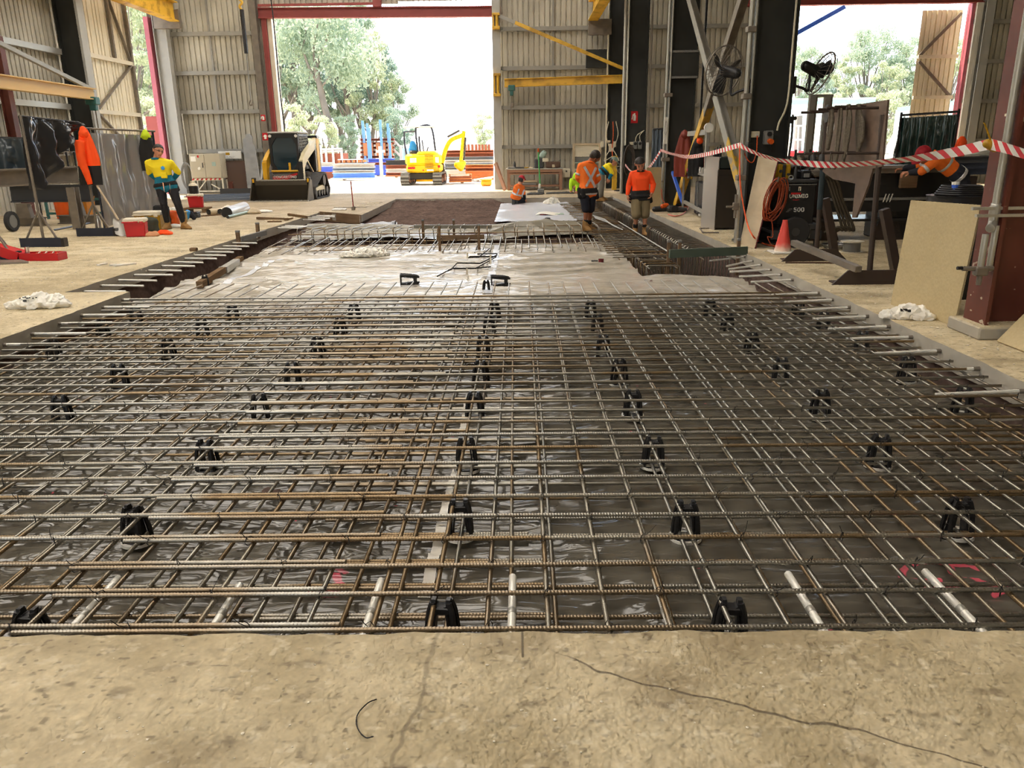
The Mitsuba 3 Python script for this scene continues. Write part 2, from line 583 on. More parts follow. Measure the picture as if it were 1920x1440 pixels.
# start rings at matching points
for i in range(1, 4):
    sh = np.argmin(np.linalg.norm(_banks[i][:, :2] - _banks[0][0, :2], axis=1))
    _banks[i] = np.roll(_banks[i], -sh, 0)
_v = np.vstack(_banks)
_i, _j = np.meshgrid(np.arange(3), np.arange(600), indexing='ij')
_q = np.stack([_i * 600 + _j, _i * 600 + (_j + 1) % 600, (_i + 1) * 600 + (_j + 1) % 600, (_i + 1) * 600 + _j], -1).reshape(-1, 4)
struct('trim_2', trimesh.Trimesh(_v, np.vstack([_q[:, [0, 1, 2]], _q[:, [0, 2, 3]]]), process=False), 'm_soil', True, label='rough soil bank below the cut slab edge')

# ---- yard outside
_yd = sg.Polygon([(-160, -60), (160, -60), (160, 260), (-160, 260)]).difference(sg.Polygon([(-13.05, -6.95), (19.55, -6.95), (19.55, 30.15), (-13.05, 30.15)]))
struct('trim_3', prism(_yd, .3, off=-.32), 'm_yard', label='pale gravel yard outside the shed')


# ---- corrugated cladding
def _rib_profile(w, pitch=.19, d=-.055):
    xs, ds = [], []
    x = 0.0
    while x < w - 1e-6:
        for a, b in ((0, 0), (.136, 0), (.142, d), (.180, d)):
            if x + a <= w + 1e-6:
                xs.append(x + a); ds.append(b)
        x += pitch
    xs.append(w); ds.append(0)
    return np.array(xs), np.array(ds)


def sheet(p0, direction, w, z0, z1, out):
    """One cladding sheet: ribs run up, 'out' is the side the ribs stand to."""
    xs, ds = _rib_profile(w)
    p0, d, o = np.array(p0, float), np.array(direction, float), np.array(out, float)
    base = p0 + xs[:, None] * d + ds[:, None] * o
    lo, hi = base.copy(), base.copy()
    lo[:, 2], hi[:, 2] = z0, z1
    k = len(xs)
    i = np.arange(k - 1)
    f = np.vstack([np.stack([i, i + 1, i + 1 + k], 1), np.stack([i, i + 1 + k, i + k], 1)])
    return trimesh.Trimesh(np.vstack([lo, hi]), f, process=False)


EAVE = 9.2
D1, D2 = (-8.85, -.78, 5.98), (9.35, 15.85, 6.12)         # the two big doorways in the far wall: x0, x1, head
struct('wall_back', label='far wall of ribbed metal cladding on steel girts')
_w = .76
_x = -13.0
while _x < 19.5 - 1e-3:
    x1 = min(_x + _w, 19.5)
    for a, b in ((D1[0], D1[1]), (D2[0], D2[1])):           # break sheets at the jambs
        for e in (a, b):
            if _x + .02 < e < x1 - .02:
                x1 = e
    mid = (_x + x1) / 2
    z0 = 0.0
    for a, b, h in (D1, D2):
        if a < mid < b:
            z0 = h + .42 if mid < -4.6 or a > 0 else h + .50
    part('wall_back', 'cladding_sheet', sheet((_x, 30.06, 0), (1, 0, 0), x1 - _x, z0, EAVE, (0, -1, 0)), 'm_clad')
    _x = x1
for z in (1.50, 2.87, 4.20, 5.50, 6.95):
    for a, b in ((-12.6, -9.35), (-.72, 3.2), (3.7, 9.2), (15.95, 19.4)):
        part('wall_back', 'girt', cat([box(a, b, 29.86, 29.99, z + .055, z + .068), box(a, b, 29.86, 29.872, z - .065, z + .068), box(a, b, 29.86, 29.99, z - .065, z - .052)]), 'm_girt')
for x in (-11.1, 1.2, 6.3, 17.6):
    part('wall_back', 'lap_strip', box(x - .035, x + .035, 30.0, 30.03, 0, EAVE), 'm_girt')

struct('wall_left', label='left wall of ribbed metal cladding on steel girts')
_y = -6.9
while _y < 30 - 1e-3:
    y1 = min(_y + _w, 30.0)
    for e in (27.2, 29.45):
        if _y + .02 < e < y1 - .02:
            y1 = e
    mid = (_y + y1) / 2
    part('wall_left', 'cladding_sheet', sheet((-13.02, _y, 0), (0, 1, 0), y1 - _y, 6.35 if 27.2 < mid < 29.45 else 0, EAVE, (1, 0, 0)), 'm_clad')
    _y = y1
for z in (1.50, 2.75, 4.20, 5.6, 7.0):
    for a, b in ((-6.8, 1.0), (1.1, 8.4), (8.5, 15.9), (16, 23.3)):
        part('wall_left', 'girt', cat([box(-12.97, -12.82, a, b, z + .055, z + .075), box(-12.835, -12.82, a, b, z - .075, z + .075), box(-12.97, -12.82, a, b, z - .075, z - .06)]), 'm_galv')
struct('wall_right', label='right wall of ribbed metal cladding')
_y = -6.9
while _y < 30 - 1e-3:
    y1 = min(_y + _w, 30.0)
    part('wall_right', 'cladding_sheet', sheet((19.55, _y, 0), (0, 1, 0), y1 - _y, 0, EAVE, (-1, 0, 0)), 'm_clad')
    _y = y1

struct('wall_front', label='unseen metal end wall behind the camera with an opening added for light')
for i in range(43):
    x_ = -13.0 + i * .76
    part('wall_front', 'cladding_sheet', sheet((x_, -6.95, 0), (1, 0, 0), .76, 4.8 if -9.5 < x_ < -4.0 else 0, EAVE + 1.7, (0, 1, 0)), 'm_clad')  # unseen opening added on the left, sized to let in soft light
# ---- unseen roof; translucent strips added and placed to light the main bay
mat('m_roof', {'type': 'diffuse', 'reflectance': rgb(.36, .355, .335)})
mat('m_added_rooflight', {'type': 'principledthin', 'base_color': rgb(.92, .92, .90), 'roughness': .6, 'diff_trans': 1.5, 'spec_trans': 0.0}, False)
struct('ceiling', label='unseen metal roof with translucent strips added to light the main bay')
RIDGE = (3.2, 11.0)


def _roofstrip(y0, y1, a, b):
    v = []
    for x, z in (a, b):
        v += [(x, y0, z), (x, y1, z)]
    return trimesh.Trimesh(np.array(v, float), np.array([[0, 1, 3], [0, 3, 2]]), process=False)


_ys = -7.2
for i in range(8):
    part('ceiling', 'roof_sheet', _roofstrip(_ys, _ys + 2.0, (-13.3, EAVE), RIDGE), 'm_roof')
    for a_, b_, m_ in ((-13.3, -11.0, 'm_roof'), (-11.0, .4, 'm_added_rooflight'), (.4, RIDGE[0], 'm_roof')):
        za_, zb_ = (EAVE + (RIDGE[1] - EAVE) * (q + 13.3) / (RIDGE[0] + 13.3) for q in (a_, b_))
        part('ceiling', 'roof_light' if m_ == 'm_added_rooflight' else 'roof_sheet', _roofstrip(_ys + 2.0, _ys + 4.7, (a_, za_), (b_, zb_)), m_)
    part('ceiling', 'roof_sheet', _roofstrip(_ys, _ys + 4.7, RIDGE, (19.8, EAVE)), 'm_roof')
    _ys += 4.7

# ---- main doorway frame
struct('door_1', label='tall main doorway with maroon steel head beam and grey jambs')
zh = D1[2]
part('door_1', 'head_beam', ibeam((-9.25, 29.95, zh + .17), (-.72, 29.95, zh + .10), .2, .34, .03), 'm_maroon')
part('door_1', 'head_rail', box(-9.2, -5.0, 29.80, 29.86, zh + .36, zh + .44), 'm_maroon')
part('door_1', 'centre_post', ibeam((-5.0, 29.9, zh + .3), (-5.0, 29.9, EAVE), .28, .2, .03, up=(0, 1, 0)), 'm_maroon')
part('door_1', 'left_column', ibeam((-9.38, 29.85, 0), (-9.38, 29.85, EAVE), .22, .30, .03, up=(0, 1, 0)), 'm_darksteel')
part('door_1', 'left_jamb', box(-9.18, -9.02, 29.95, 30.15, 0, zh), 'm_maroon')
part('door_1', 'left_return', box(-8.98, -8.85, 30.05, 30.5, 0, zh), 'm_cream')
part('door_1', 'right_column', ibeam((-.82, 29.75, 0), (-.82, 29.75, EAVE), .28, .30, .03, up=(0, 1, 0)), 'm_greycol')
# ---- right doorway frame
struct('door_2', label='wide right-hand doorway with maroon head beam')
zh = D2[2]
part('door_2', 'head_beam', ibeam((7.9, 29.9, zh + .2), (16.2, 29.9, zh + .2), .22, .42, .03), 'm_maroon')
part('door_2', 'left_jamb', box(9.2, 9.38, 29.8, 30.1, 0, zh), 'm_maroon')
part('door_2', 'right_jamb', box(15.86, 15.98, 29.9, 30.2, 0, zh), 'm_pinkjamb')
part('door_2', 'right_return', box(15.98, 16.2, 29.8, 29.95, 0, zh), 'm_white')
part('door_2', 'right_column', ibeam((16.38, 29.8, 0), (16.38, 29.8, EAVE), .3, .3, .03, up=(0, 1, 0)), 'm_greycol')
# slid-open door leaf standing outside, seen through the right side of the doorway
for i in range(4):
    part('door_2', 'leaf_sheet', sheet((14.55 + i * .36, 30.75, 0), (1, 0, 0), .36, .1, zh - .1, (0, -1, 0)), 'm_creamclad' if 'm_creamclad' in scene else pm('m_creamclad', srgb(222, 213, 188), .5))
for z in (1.6, 3.0, 4.4):
    part('door_2', 'leaf_rail', box(14.55, 16.0, 30.62, 30.70, z, z + .12), 'm_cream')
part('door_2', 'leaf_brace', beam((14.6, 30.66, 4.5), (15.9, 30.66, 5.9), .06, .1), 'm_darksteel')
part('door_2', 'leaf_brace', beam((14.6, 30.66, 4.3), (15.9, 30.66, 3.1), .06, .1), 'm_darksteel')
part('door_2', 'canopy_strut', beam((9.5, 31.2, 5.0), (11.9, 31.2, 6.25), .1, .14), 'm_blue')
# ---- left doorway: jamb and slid-open leaf
struct('door_3', label='narrow open doorway in the left wall beside the far corner, pink jamb')
part('door_3', 'far_jamb', box(-13.1, -12.94, 29.30, 29.62, 0, 6.0), 'm_pinkjamb')
part('door_3', 'head_beam', box(-13.1, -12.9, 23.9, 29.6, 6.32, 6.62), 'm_maroon')
part('door_3', 'corner_column', ibeam((-12.62, 29.55, 0), (-12.62, 29.55, EAVE), .30, .46, .03, up=(1, 0, 0)), 'm_greycol')
for i in range(4):
    part('door_3', 'leaf_sheet', sheet((-12.80, 24.45 + i * .69, 0), (0, 1, 0), .69, .05, 6.25, (1, 0, 0)), 'm_creamclad')
for a in (24.42, 27.16):
    part('door_3', 'leaf_stile', box(-12.78, -12.68, a, a + .12, 0, 6.3), 'm_darksteel')
part('door_3', 'leaf_stile', box(-12.78, -12.70, 26.1, 26.2, 4.25, 6.3), 'm_darksteel')
for z in (1.0, 2.62, 4.2, 6.15):
    part('door_3', 'leaf_rail', box(-12.76, -12.68, 24.45, 27.25, z, z + .12), 'm_cream')
for a, b in (((24.6, 2.75), (27.1, 4.2)), ((24.6, 2.6), (27.1, 1.1)), ((26.2, 6.1), (27.1, 4.35))):
    part('door_3', 'leaf_brace', beam((-12.72, a[0], a[1]), (-12.72, b[0], b[1]), .09, .05), 'm_darksteel')


# ================================================================ steel frame
def column(label, x0, x1, y, zt, m, fw=.30, tf=.03):
    k = thing('steel_column', label, 'column')
    part(k, 'web', box(x0 + tf, x1 - tf, y - .012, y + .012, 0.02, zt), m)
    for x in (x0, x1 - tf):
        part(k, 'flange', box(x, x + tf, y - fw / 2, y + fw / 2, .02, zt), m)
    part(k, 'base_plate', rbox(x0 - .05, x1 + .05, y - fw / 2 - .06, y + fw / 2 + .06, 0, .03, .004), m)
    return k


colE = column('rust red steel column at the right edge, nearest of the row', 3.58, 4.28, 6.05, EAVE, 'm_redpaint')
part(colE, 'plinth', rbox(3.50, 4.36, 5.82, 6.28, 0, .10, .012), 'm_concrete')
colD = column('dark grey steel column beside the wide right-hand doorway, behind the leaning plywood', 3.42, 4.02, 12.35, EAVE, 'm_column')
colC = column('dark grey steel column with a welded splice band halfway up', 3.63, 4.28, 20.3, EAVE, 'm_column')
part(colC, 'splice_band', box(3.6, 4.31, 20.08, 20.28, 3.02, 3.62), 'm_column')
for z in (3.02, 3.6):
    part(colC, 'weld_seam', box(3.62, 4.29, 20.06, 20.1, z, z + .05), 'm_grey')
colB = column('dark grey steel column with a small red sign halfway up', 3.30, 3.98, 26.0, EAVE, 'm_column')
colA = column('dark grey steel column against the far wall, behind the yellow jib boom', 3.15, 3.76, 29.6, EAVE, 'm_column')
part(colA, 'bracket', box(2.35, 3.15, 29.5, 29.7, 4.15, 4.75), 'm_column')
colL = column('dark steel column on the left wall beside the slid-open door leaf', -12.95, -12.30, 23.6, EAVE, 'm_column')
part(colL, 'conduit', tube([(-12.95, 23.35, 0), (-12.95, 23.35, 8)], .03), 'm_white')
part(colL, 'flange_plate', box(-12.34, -12.27, 23.42, 23.78, .03, 6.2), 'm_greycol')
colR = thing('steel_post', 'rust brown steel post at the far left edge against the left wall', 'post')
part(colR, 'shaft', ibeam((-12.6, 20.1, 0), (-12.6, 20.1, 4.2), .2, .22, .02, up=(1, 0, 0)), 'm_redpaint')
part(colR, 'base_plate', box(-12.8, -12.4, 19.9, 20.3, 0, .02), 'm_redpaint')

# conduits and pipes on the columns
def conduit(label, pts, r, m, cat_='pipe'):
    return thing('conduit', label, cat_, None, tube(pts, r, 8), m, True)


conduit('thin grey conduit down the near edge of the dark column by the right-hand doorway', [(3.40, 12.16, 1.5), (3.40, 12.16, 8)], .018, 'm_galv')
conduit('thin pale conduit on the dark column, bending in to the orange socket', curve([(3.95, 12.17, 8), (3.95, 12.17, 3.0), (3.95, 12.17, 2.2), (3.93, 12.2, 1.95), (3.88, 12.27, 1.78), (3.86, 12.28, 1.66)], 8), .016, 'm_cream')
k = thing('water_pipe', 'galvanised pipe with elbow fittings and brass taps down the red column', 'pipe')
_p = 3.53
part(k, 'riser', tube([(3.545, 5.95, 8), (3.545, 5.95, .95)], .028, 12), 'm_galv', True)
part(k, 'elbow', tube(curve([(3.545, 5.95, 1.02), (3.545, 5.95, .90), (3.53, 5.93, .86), (3.50, 5.90, .84)], 6), .034, 12), 'm_galv', True)
part(k, 'drop', tube([(3.555, 5.92, .86), (3.555, 5.92, .52)], .024, 12), 'm_galv', True)
part(k, 'drop', tube([(3.47, 5.89, .80), (3.47, 5.89, .50)], .024, 12), 'm_galv', True)
part(k, 'cross_arm', cat([beam((3.36, 5.93, .985), (3.78, 5.93, .985), .03, .022), beam((3.38, 5.90, .935), (3.80, 5.90, .935), .03, .022)]), 'm_galv')
part(k, 'tap_body', cat([tube([(3.33, 5.88, .545), (3.56, 5.88, .545)], .018), tube([(3.47, 5.88, .54), (3.47, 5.88, .42)], .02), rbox(3.42, 3.52, 5.85, 5.91, .49, .56, .01)]), 'm_darksteel')
part(k, 'tap_handle', tube([(3.29, 5.88, .55), (3.36, 5.88, .55)], .013), 'm_black')
part(k, 'coupling', tube([(3.545, 5.95, .93), (3.545, 5.95, 1.0)], .04, 12), 'm_galv')
k = thing('water_pipe', 'galvanised pipe on the near edge of the dark column beside the crossed braces', 'pipe')
part(k, 'riser', tube([(3.31, 12.1, 8), (3.31, 12.1, .02)], .035, 10), 'm_galv', True)
for z in (3.0, 2.1, .95):
    part(k, 'clamp', rbox(3.25, 3.38, 12.03, 12.17, z, z + .08, .01), 'm_darksteel')
part(k, 'tap', cat([tube([(3.10, 12.0, .57), (3.30, 12.0, .57)], .016), tube([(3.24, 12.0, .75), (3.24, 12.0, .40)], .022), rbox(3.2, 3.29, 11.97, 12.04, .52, .63, .01)]), 'm_darksteel')
k = thing('water_pipe', 'galvanised pipe on the near edge of the column with the splice band', 'pipe')
part(k, 'riser', tube([(3.56, 20.1, 8), (3.56, 20.1, .02)], .035, 10), 'm_galv', True)
part(k, 'riser', tube([(3.63, 20.05, 8), (3.63, 20.05, 1.2)], .022, 10), 'm_galv', True)
for z in (2.6, 1.1):
    part(k, 'clamp', rbox(3.5, 3.7, 20.0, 20.16, z, z + .09, .01), 'm_darksteel')
part(k, 'tap', cat([tube([(3.3, 20.0, .62), (3.56, 20.0, .62)], .018), tube([(3.48, 20.0, .9), (3.48, 20.0, .45)], .024)]), 'm_darksteel')
k = thing('water_pipe', 'shiny pipe on the near edge of the column with the red sign', 'pipe')
part(k, 'riser', tube([(3.24, 25.8, 8), (3.24, 25.8, .02)], .05, 10), 'm_galv', True)
part(k, 'riser', tube([(3.33, 25.8, 8), (3.33, 25.8, 1.5)], .03, 10), 'm_white', True)
conduit('thin white pipe hanging on the far wall above the electrical cabinet', [at(341, 213, y=29.8), at(352, 290, y=29.8)], .025, 'm_white')
conduit('pale conduit up the left edge of the far wall column', [(3.10, 29.4, 0), (3.10, 29.4, 8)], .03, 'm_cream')
conduit('brown conduit up the right edge of the far wall column', [(3.80, 29.4, .2), (3.80, 29.4, 8)], .03, 'm_cream')
conduit('brown conduit up the right edge of the column with the red sign', [(4.05, 25.8, .2), (4.05, 25.8, 8)], .03, 'm_darksteel')
conduit('dark hanging pipe between the spliced column and the crossed braces', [(4.62, 21, 1.2), (4.62, 21, 8)], .03, 'm_black')

# crossed braces between two columns of the row
k = thing('brace_beam', 'grey steel brace with flaking yellow lower end, leaning away to the spliced column', 'brace')
_a, _b = at(1386, 352, y=12.5), at(1283, -30, y=20.0)
_m1 = _a + (_b - _a) * .16
part(k, 'upper_length', angle_iron(_m1, _b, .20, .02, up=(1, 0, 0)), 'm_girt')


def tx_flake(p, n, uv):
    f = fbm(p.x * 9, p.y * 3, p.z * 9, 4)
    return mix((.52, .33, .03), (.33, .28, .20), smoothstep(.5, .58, f))


pm('m_flake', mikit.proc(tx_flake), .5)
part(k, 'painted_end', angle_iron(_a, _m1, .20, .02, up=(1, 0, 0)), 'm_flake', label='yellow painted lower end with flaking paint')
k = thing('brace_beam', 'dark steel brace with mustard yellow lower end, rising towards the near column', 'brace')
_a, _b = at(1263, 388, y=20.1), at(1400, -40, y=12.6)
_m1 = _a + (_b - _a) * .55
part(k, 'upper_length', angle_iron(_m1, _b, .17, .02, up=(1, 0, 0)), 'm_darksteel')
part(k, 'painted_end', angle_iron(_a, _m1, .20, .02, up=(1, 0, 0)), 'm_yellow', label='mustard yellow painted lower end')

# crane runway beams
k = thing('runway_beam', 'yellow crane runway beam along the left wall, ending at the far corner', 'crane beam')
part(k, 'girder', ibeam((-11.95, -2, 6.12), (-11.95, 29.2, 6.12), .34, .62, .03), 'm_yellow')
part(k, 'rail', box(-11.99, -11.91, -2, 29.2, 6.43, 6.51), 'm_darksteel')
part(k, 'bracket', box(-12.7, -11.8, 29.2, 29.4, 5.6, 6.2), 'm_darksteel')
k = thing('runway_beam', 'yellow crane runway beam overhead, ending at the bracket of the far wall column', 'crane beam')
part(k, 'girder', ibeam((2.55, -2, 5.95), (2.55, 29.3, 5.95), .34, .62, .03), 'm_yellow')
part(k, 'rail', box(2.51, 2.59, -2, 29.3, 6.26, 6.34), 'm_darksteel')
part(k, 'bracket', box(2.4, 3.2, 29.3, 29.5, 5.2, 5.7), 'm_darksteel')

# yellow jib crane on the right jamb of the main doorway
k = thing('jib_crane', 'yellow wall jib crane with a sloping tie rod, mounted beside the main doorway', 'crane')
part(k, 'boom', ibeam((-.55, 29.45, 3.68), (3.62, 29.1, 3.73), .2, .28, .025), 'm_yellow')
part(k, 'tie_bar', beam((-.15, 29.35, 5.63), (3.75, 29.15, 4.02), .10, .11), 'm_yellow')
part(k, 'tie_plate', beam((-.7, 29.4, 5.86), (-.15, 29.35, 5.63), .05, .11), 'm_girt')
for z0, z1 in ((5.45, 5.95), (3.25, 4.0)):
    part(k, 'hinge_bracket', cat([rbox(-.95, -.68, 29.3, 29.6, z0, z0 + .08, .01), rbox(-.95, -.68, 29.3, 29.6, z1 - .08, z1, .01), tube([(-.78, 29.36, z0), (-.78, 29.36, z1)], .05), box(-.93, -.88, 29.35, 29.6, z0, z1)]), 'm_yellow')
part(k, 'trolley', cat([rbox(-.42, -.18, 29.25, 29.6, 3.42, 3.60, .02), rbox(-.36, -.24, 29.3, 29.55, 3.25, 3.44, .02)]), srgb and pm('m_teal', srgb(44, 96, 92), .45))
part(k, 'hook_block', cat([tube([(-.3, 29.4, 3.3), (-.3, 29.4, 2.95)], .02), rbox(-.36, -.24, 29.34, 29.46, 2.85, 3.02, .02)]), 'm_darksteel')
part(k, 'chain', tube([(-.33, 29.4, 3.0), (-.33, 29.4, .9)], .018, 5), 'm_darksteel')
# pale jib on the left wall
k = thing('jib_crane', 'faded cream jib crane boom at the far left with a sloping tie rod', 'crane')
pm('m_fadedyellow', srgb(205, 170, 105), .5)
part(k, 'boom', ibeam((-11.4, 15.2, 3.02), (-11.75, 22.6, 3.03), .2, .30, .025), 'm_fadedyellow')
part(k, 'tie_bar', beam((-11.4, 16.0, 4.25), (-11.85, 22.8, 3.15), .09, .10), 'm_girt')
part(k, 'trolley', cat([rbox(-11.9, -11.6, 22.35, 22.6, 2.75, 2.95, .02), rbox(-11.83, -11.65, 22.4, 22.55, 2.6, 2.78, .02)]), 'm_teal')
part(k, 'chain', tube([(-11.72, 22.5, 2.65), (-11.72, 22.5, .9)], .016, 5), 'm_darksteel')
# hanging chain hoist and hook near the far wall
k = thing('chain_hoist', 'black chain hoist pendant with a hook, hanging left of the main doorway', 'hoist')
_c0 = at(448, 5, y=28.2)
part(k, 'chain_bag', tube([at(453, 18, y=28.2), at(462, 100, y=28.2)], .07, 8), 'm_black')
part(k, 'rope', tube([at(462, 100, y=28.2), at(470, 188, y=28.2)], .018, 6), 'm_grey')
part(k, 'hook', tube(curve([at(470, 188, y=28.2), at(468, 193, y=28.2), at(469, 197, y=28.2), at(473, 196, y=28.2), at(473, 191, y=28.2)], 6), .025, 6), 'm_darksteel')
part(k, 'top_hook', tube(curve([at(446, -4, y=28.2), at(454, 4, y=28.2), at(449, 12, y=28.2), at(453, 18, y=28.2)], 6), .04, 6), 'm_yellow')
thing('pendant_cable', 'thin black pendant cable hanging across the left of the main doorway to the loader', 'cable', None,
      tube(curve([at(506, -20, y=26.5), at(515, 60, y=26.5), at(524, 160, y=26.5), at(533, 240, y=26.5), at(536, 290, y=26.5)], 8), .018, 6), 'm_black', True)

# safety signs on the frame
def sign(label, x, y, z, w, h, glyph):
    k = thing('fire_sign', label, 'sign')
    part(k, 'plate', rbox(x - w / 2, x + w / 2, y - .01, y, z - h / 2, z + h / 2, .003), 'm_red')
    if glyph == 'ext':
        part(k, 'symbol', cat([prism([(x - .03, z - h * .3), (x + .04, z - h * .3), (x + .05, z + .12 * h), (x + .02, z + .22 * h), (x + .02, z + .34 * h), (x - .03, z + .3 * h)], .004, 'xz', y - .016),
                               prism([(x - .09, z - .2 * h), (x - .06, z - .2 * h), (x - .03, z + .25 * h), (x - .06, z + .25 * h)], .004, 'xz', y - .016)]), 'm_white')
    else:
        part(k, 'symbol', prism([(x - .04, z - h * .32), (x + .04, z - h * .32), (x + .04, z), (x + .09, z), (x, z + h * .3), (x - .09, z), (x - .04, z)], .004, 'xz', y - .016), 'm_white')
    return k


sign('small red fire extinguisher sign on the dark column', 3.62, 25.97, 2.35, .22, .36, 'ext')
_s = at(498, 221, y=29.69); sign('upper of two small red signs on the left jamb of the main doorway', -9.37, 29.70, _s[2], .16, .22, 'ext')
_s = at(503, 256, y=29.69); sign('lower of two small red signs on the left jamb, above the loader', -9.36, 29.70, _s[2], .22, .26, 'arrow')

# ================================================================ membrane in the opening
def _crinkle(x, y):
    q = np.stack([x * .8, y * 9.0, x * 0], -1)
    w = meshkit.fbm(np.stack([x * .8, y * .8, x * 0 + 3], -1), 2, 9)
    q = q + w[..., None] * 2.2
    a = (1 - np.abs(2 * meshkit.fbm(q, 3, 21) - 1)) ** 3
    b = (1 - np.abs(2 * meshkit.fbm(np.stack([x * 2.3 + 2 * w, y * 15 + 3 * w, x * 0], -1), 2, 33) - 1)) ** 2.5
    c = meshkit.fbm(np.stack([x * 14, y * 22, x * 0], -1), 2, 5)
    far = np.clip((y - 8.0) / 1.2, 0, 1)
    big = (1 - np.abs(2 * meshkit.fbm(np.stack([x * .55 + w, y * 2.6 + 1.5 * w, x * 0 + 7], -1), 2, 41) - 1)) ** 4
    return (.034 * (a - .45) * (1 - .62 * far) + .020 * (b - .5) * (1 - .72 * far) + .008 * (c - .5) * (1 - .75 * far)) + .055 * far * (big - .3)


def _sheet_z(x, y):
    return -.248 + _crinkle(x, y)


def _marks(specs):
    out = []
    for a, b in specs:
        p, q = at(*a, z=-.25), at(*b, z=-.25)
        out.append((p[0], p[1], q[0], q[1]))
    return out


_PINK = _marks([((1692, 1072), (1716, 1060)), ((1716, 1060), (1756, 1062)), ((1692, 1072), (1690, 1085)), ((1712, 1090), (1760, 1096)), ((1760, 1096), (1738, 1112)), ((1738, 1112), (1792, 1110)),
                ((1778, 1062), (1782, 1078)), ((1782, 1062), (1830, 1072)), ((1812, 1088), (1850, 1100)), ((1850, 1100), (1890, 1106)), ((1890, 1106), (1862, 1118)),
                ((574, 1115), (632, 1116)), ((578, 1130), (628, 1132)), ((626, 1078), (640, 1092)), ((640, 1092), (622, 1096)), ((634, 1070), (648, 1076))])


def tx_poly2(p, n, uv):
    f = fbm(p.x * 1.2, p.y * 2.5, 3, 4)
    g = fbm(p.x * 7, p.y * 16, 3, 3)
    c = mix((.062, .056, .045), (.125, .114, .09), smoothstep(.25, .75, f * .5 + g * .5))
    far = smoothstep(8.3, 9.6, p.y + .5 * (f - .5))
    c = mix(c, mix((.30, .275, .225), (.48, .445, .375), g), far)  # one sheet painted dark near, pale far, standing in for its grazing sheen
    d = mi.Float(9)
    for x0, y0, x1, y1 in _PINK:
        vx, vy = x1 - x0, y1 - y0
        t = dr.clip(((p.x - x0) * vx + (p.y - y0) * vy) / (vx * vx + vy * vy + 1e-9), 0, 1)
        d = dr.minimum(d, dr.sqrt(dr.square(p.x - x0 - t * vx) + dr.square(p.y - y0 - t * vy)))
    w = fbm(p.x * 30, p.y * 30, 1, 2)
    k = smoothstep(.018, .010, d + (w - .5) * .016)
    v1, v2, vr = voronoi(p.x * 5, p.y * 5)
    k = dr.maximum(k, smoothstep(.055, .03, v1 + (w - .5) * .05) * smoothstep(.90, .91, vr) * smoothstep(6, 4, p.y))
    return mix(c, C3(.72, .12, .17), k * .9)


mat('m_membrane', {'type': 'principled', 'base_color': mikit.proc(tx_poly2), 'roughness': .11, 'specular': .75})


def _lr(y):
    s = lambda a, b: np.clip((y - a) / (b - a), 0, 1) ** 2 * (3 - 2 * np.clip((y - a) / (b - a), 0, 1))
    return -4.25 - .38 * s(8.3, 8.7), 3.02 - .12 * s(8.5, 9.5) - 1.24 * s(10.3, 10.7)


def _mem(u, v):
    y = 2.12 + (14.45 - 2.12) * v
    l, r = _lr(y)
    x = l + (r - l) * u
    return np.stack([x, y, _sheet_z(x, y)], -1)


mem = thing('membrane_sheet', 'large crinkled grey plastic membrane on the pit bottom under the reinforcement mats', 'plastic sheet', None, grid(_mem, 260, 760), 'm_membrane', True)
pm('m_tape', srgb(205, 200, 188), .25, 0, .6)


def strip(a, b, w, n=60, dz=.006, zf=_sheet_z):
    a, b = np.array(a[:2], float), np.array(b[:2], float)
    d = (b - a) / np.linalg.norm(b - a)
    nn = np.array([-d[1], d[0]])

    def f(u, v):
        p = a + (b - a) * u[..., None] + nn * ((v - .5) * w)[..., None]
        return np.stack([p[..., 0], p[..., 1], zf(p[..., 0], p[..., 1]) + dz], -1)
    return grid(f, n, 4)


part(mem, 'tape_strip', strip(at(795, 1125, z=-.25), at(862, 860, z=-.25), .05), 'm_tape', True)
part(mem, 'tape_strip', strip(at(866, 830, z=-.25), at(880, 740, z=-.25), .05), 'm_tape', True)
part(mem, 'tape_strip', strip(at(914, 555, z=-.25), at(933, 462, z=-.25), .11), 'm_polywhite', True)
part(mem, 'tape_strip', strip(at(424, 532, z=-.25), at(528, 485, z=-.25), .10), 'm_polywhite', True)


def _mem2(u, v):
    x, y = -4.75 + 6.3 * u, 15.85 + 1.75 * v
    z = -.27 + .9 * _crinkle(x, y) + .02 * np.sin(x * 2)
    e = np.clip((v - .72) / .14, 0, 1)
    z = z + (.13 + .05 * np.sin(x * 1.3 + 1)) * e * (1 - .9 * np.clip((v - .88) / .12, 0, 1))
    return np.stack([x, y + .1 * np.sin(x * .8), z], -1)


pm('m_membrane_olive', (.22, .20, .15), .25, 0, .6)
thing('membrane_sheet', 'olive grey plastic membrane strip beyond the cross trench, rolled up along its far edge', 'plastic sheet', None, grid(_mem2, 260, 90), 'm_membrane_olive', True)


def _mem3(u, v):
    y = 18.25 + 5.6 * v
    x = -.62 + .02 * v + (2.28 - .30 * v) * u
    z = -.165 + .04 * v + .5 * _crinkle(x * .9, y) + .008 * meshkit.fbm(np.stack([x * 6, y * 3, x * 0], -1), 2, 4)
    return np.stack([x, y, z], -1)


pm('m_silver', srgb(188, 192, 200), .22, .0, .8)
thing('membrane_sheet', 'silvery white plastic sheet spread smooth in front of the kneeling worker', 'plastic sheet', None, grid(_mem3, 140, 160), 'm_silver', True)


def _mem4(u, v):
    x, y = -4.7 + 1.75 * u, 17.6 + .9 * v + .2 * u
    return np.stack([x, y, -.26 + 2.2 * _crinkle(x * 1.5, y * 1.5) + .05 * u], -1)


thing('membrane_sheet', 'small pale crumpled plastic sheet lying in the left corner of the far pit', 'plastic sheet', None, grid(_mem4, 60, 40), 'm_silver', True)

# ================================================================ reinforcement mats
_rr = np.random.default_rng(5)


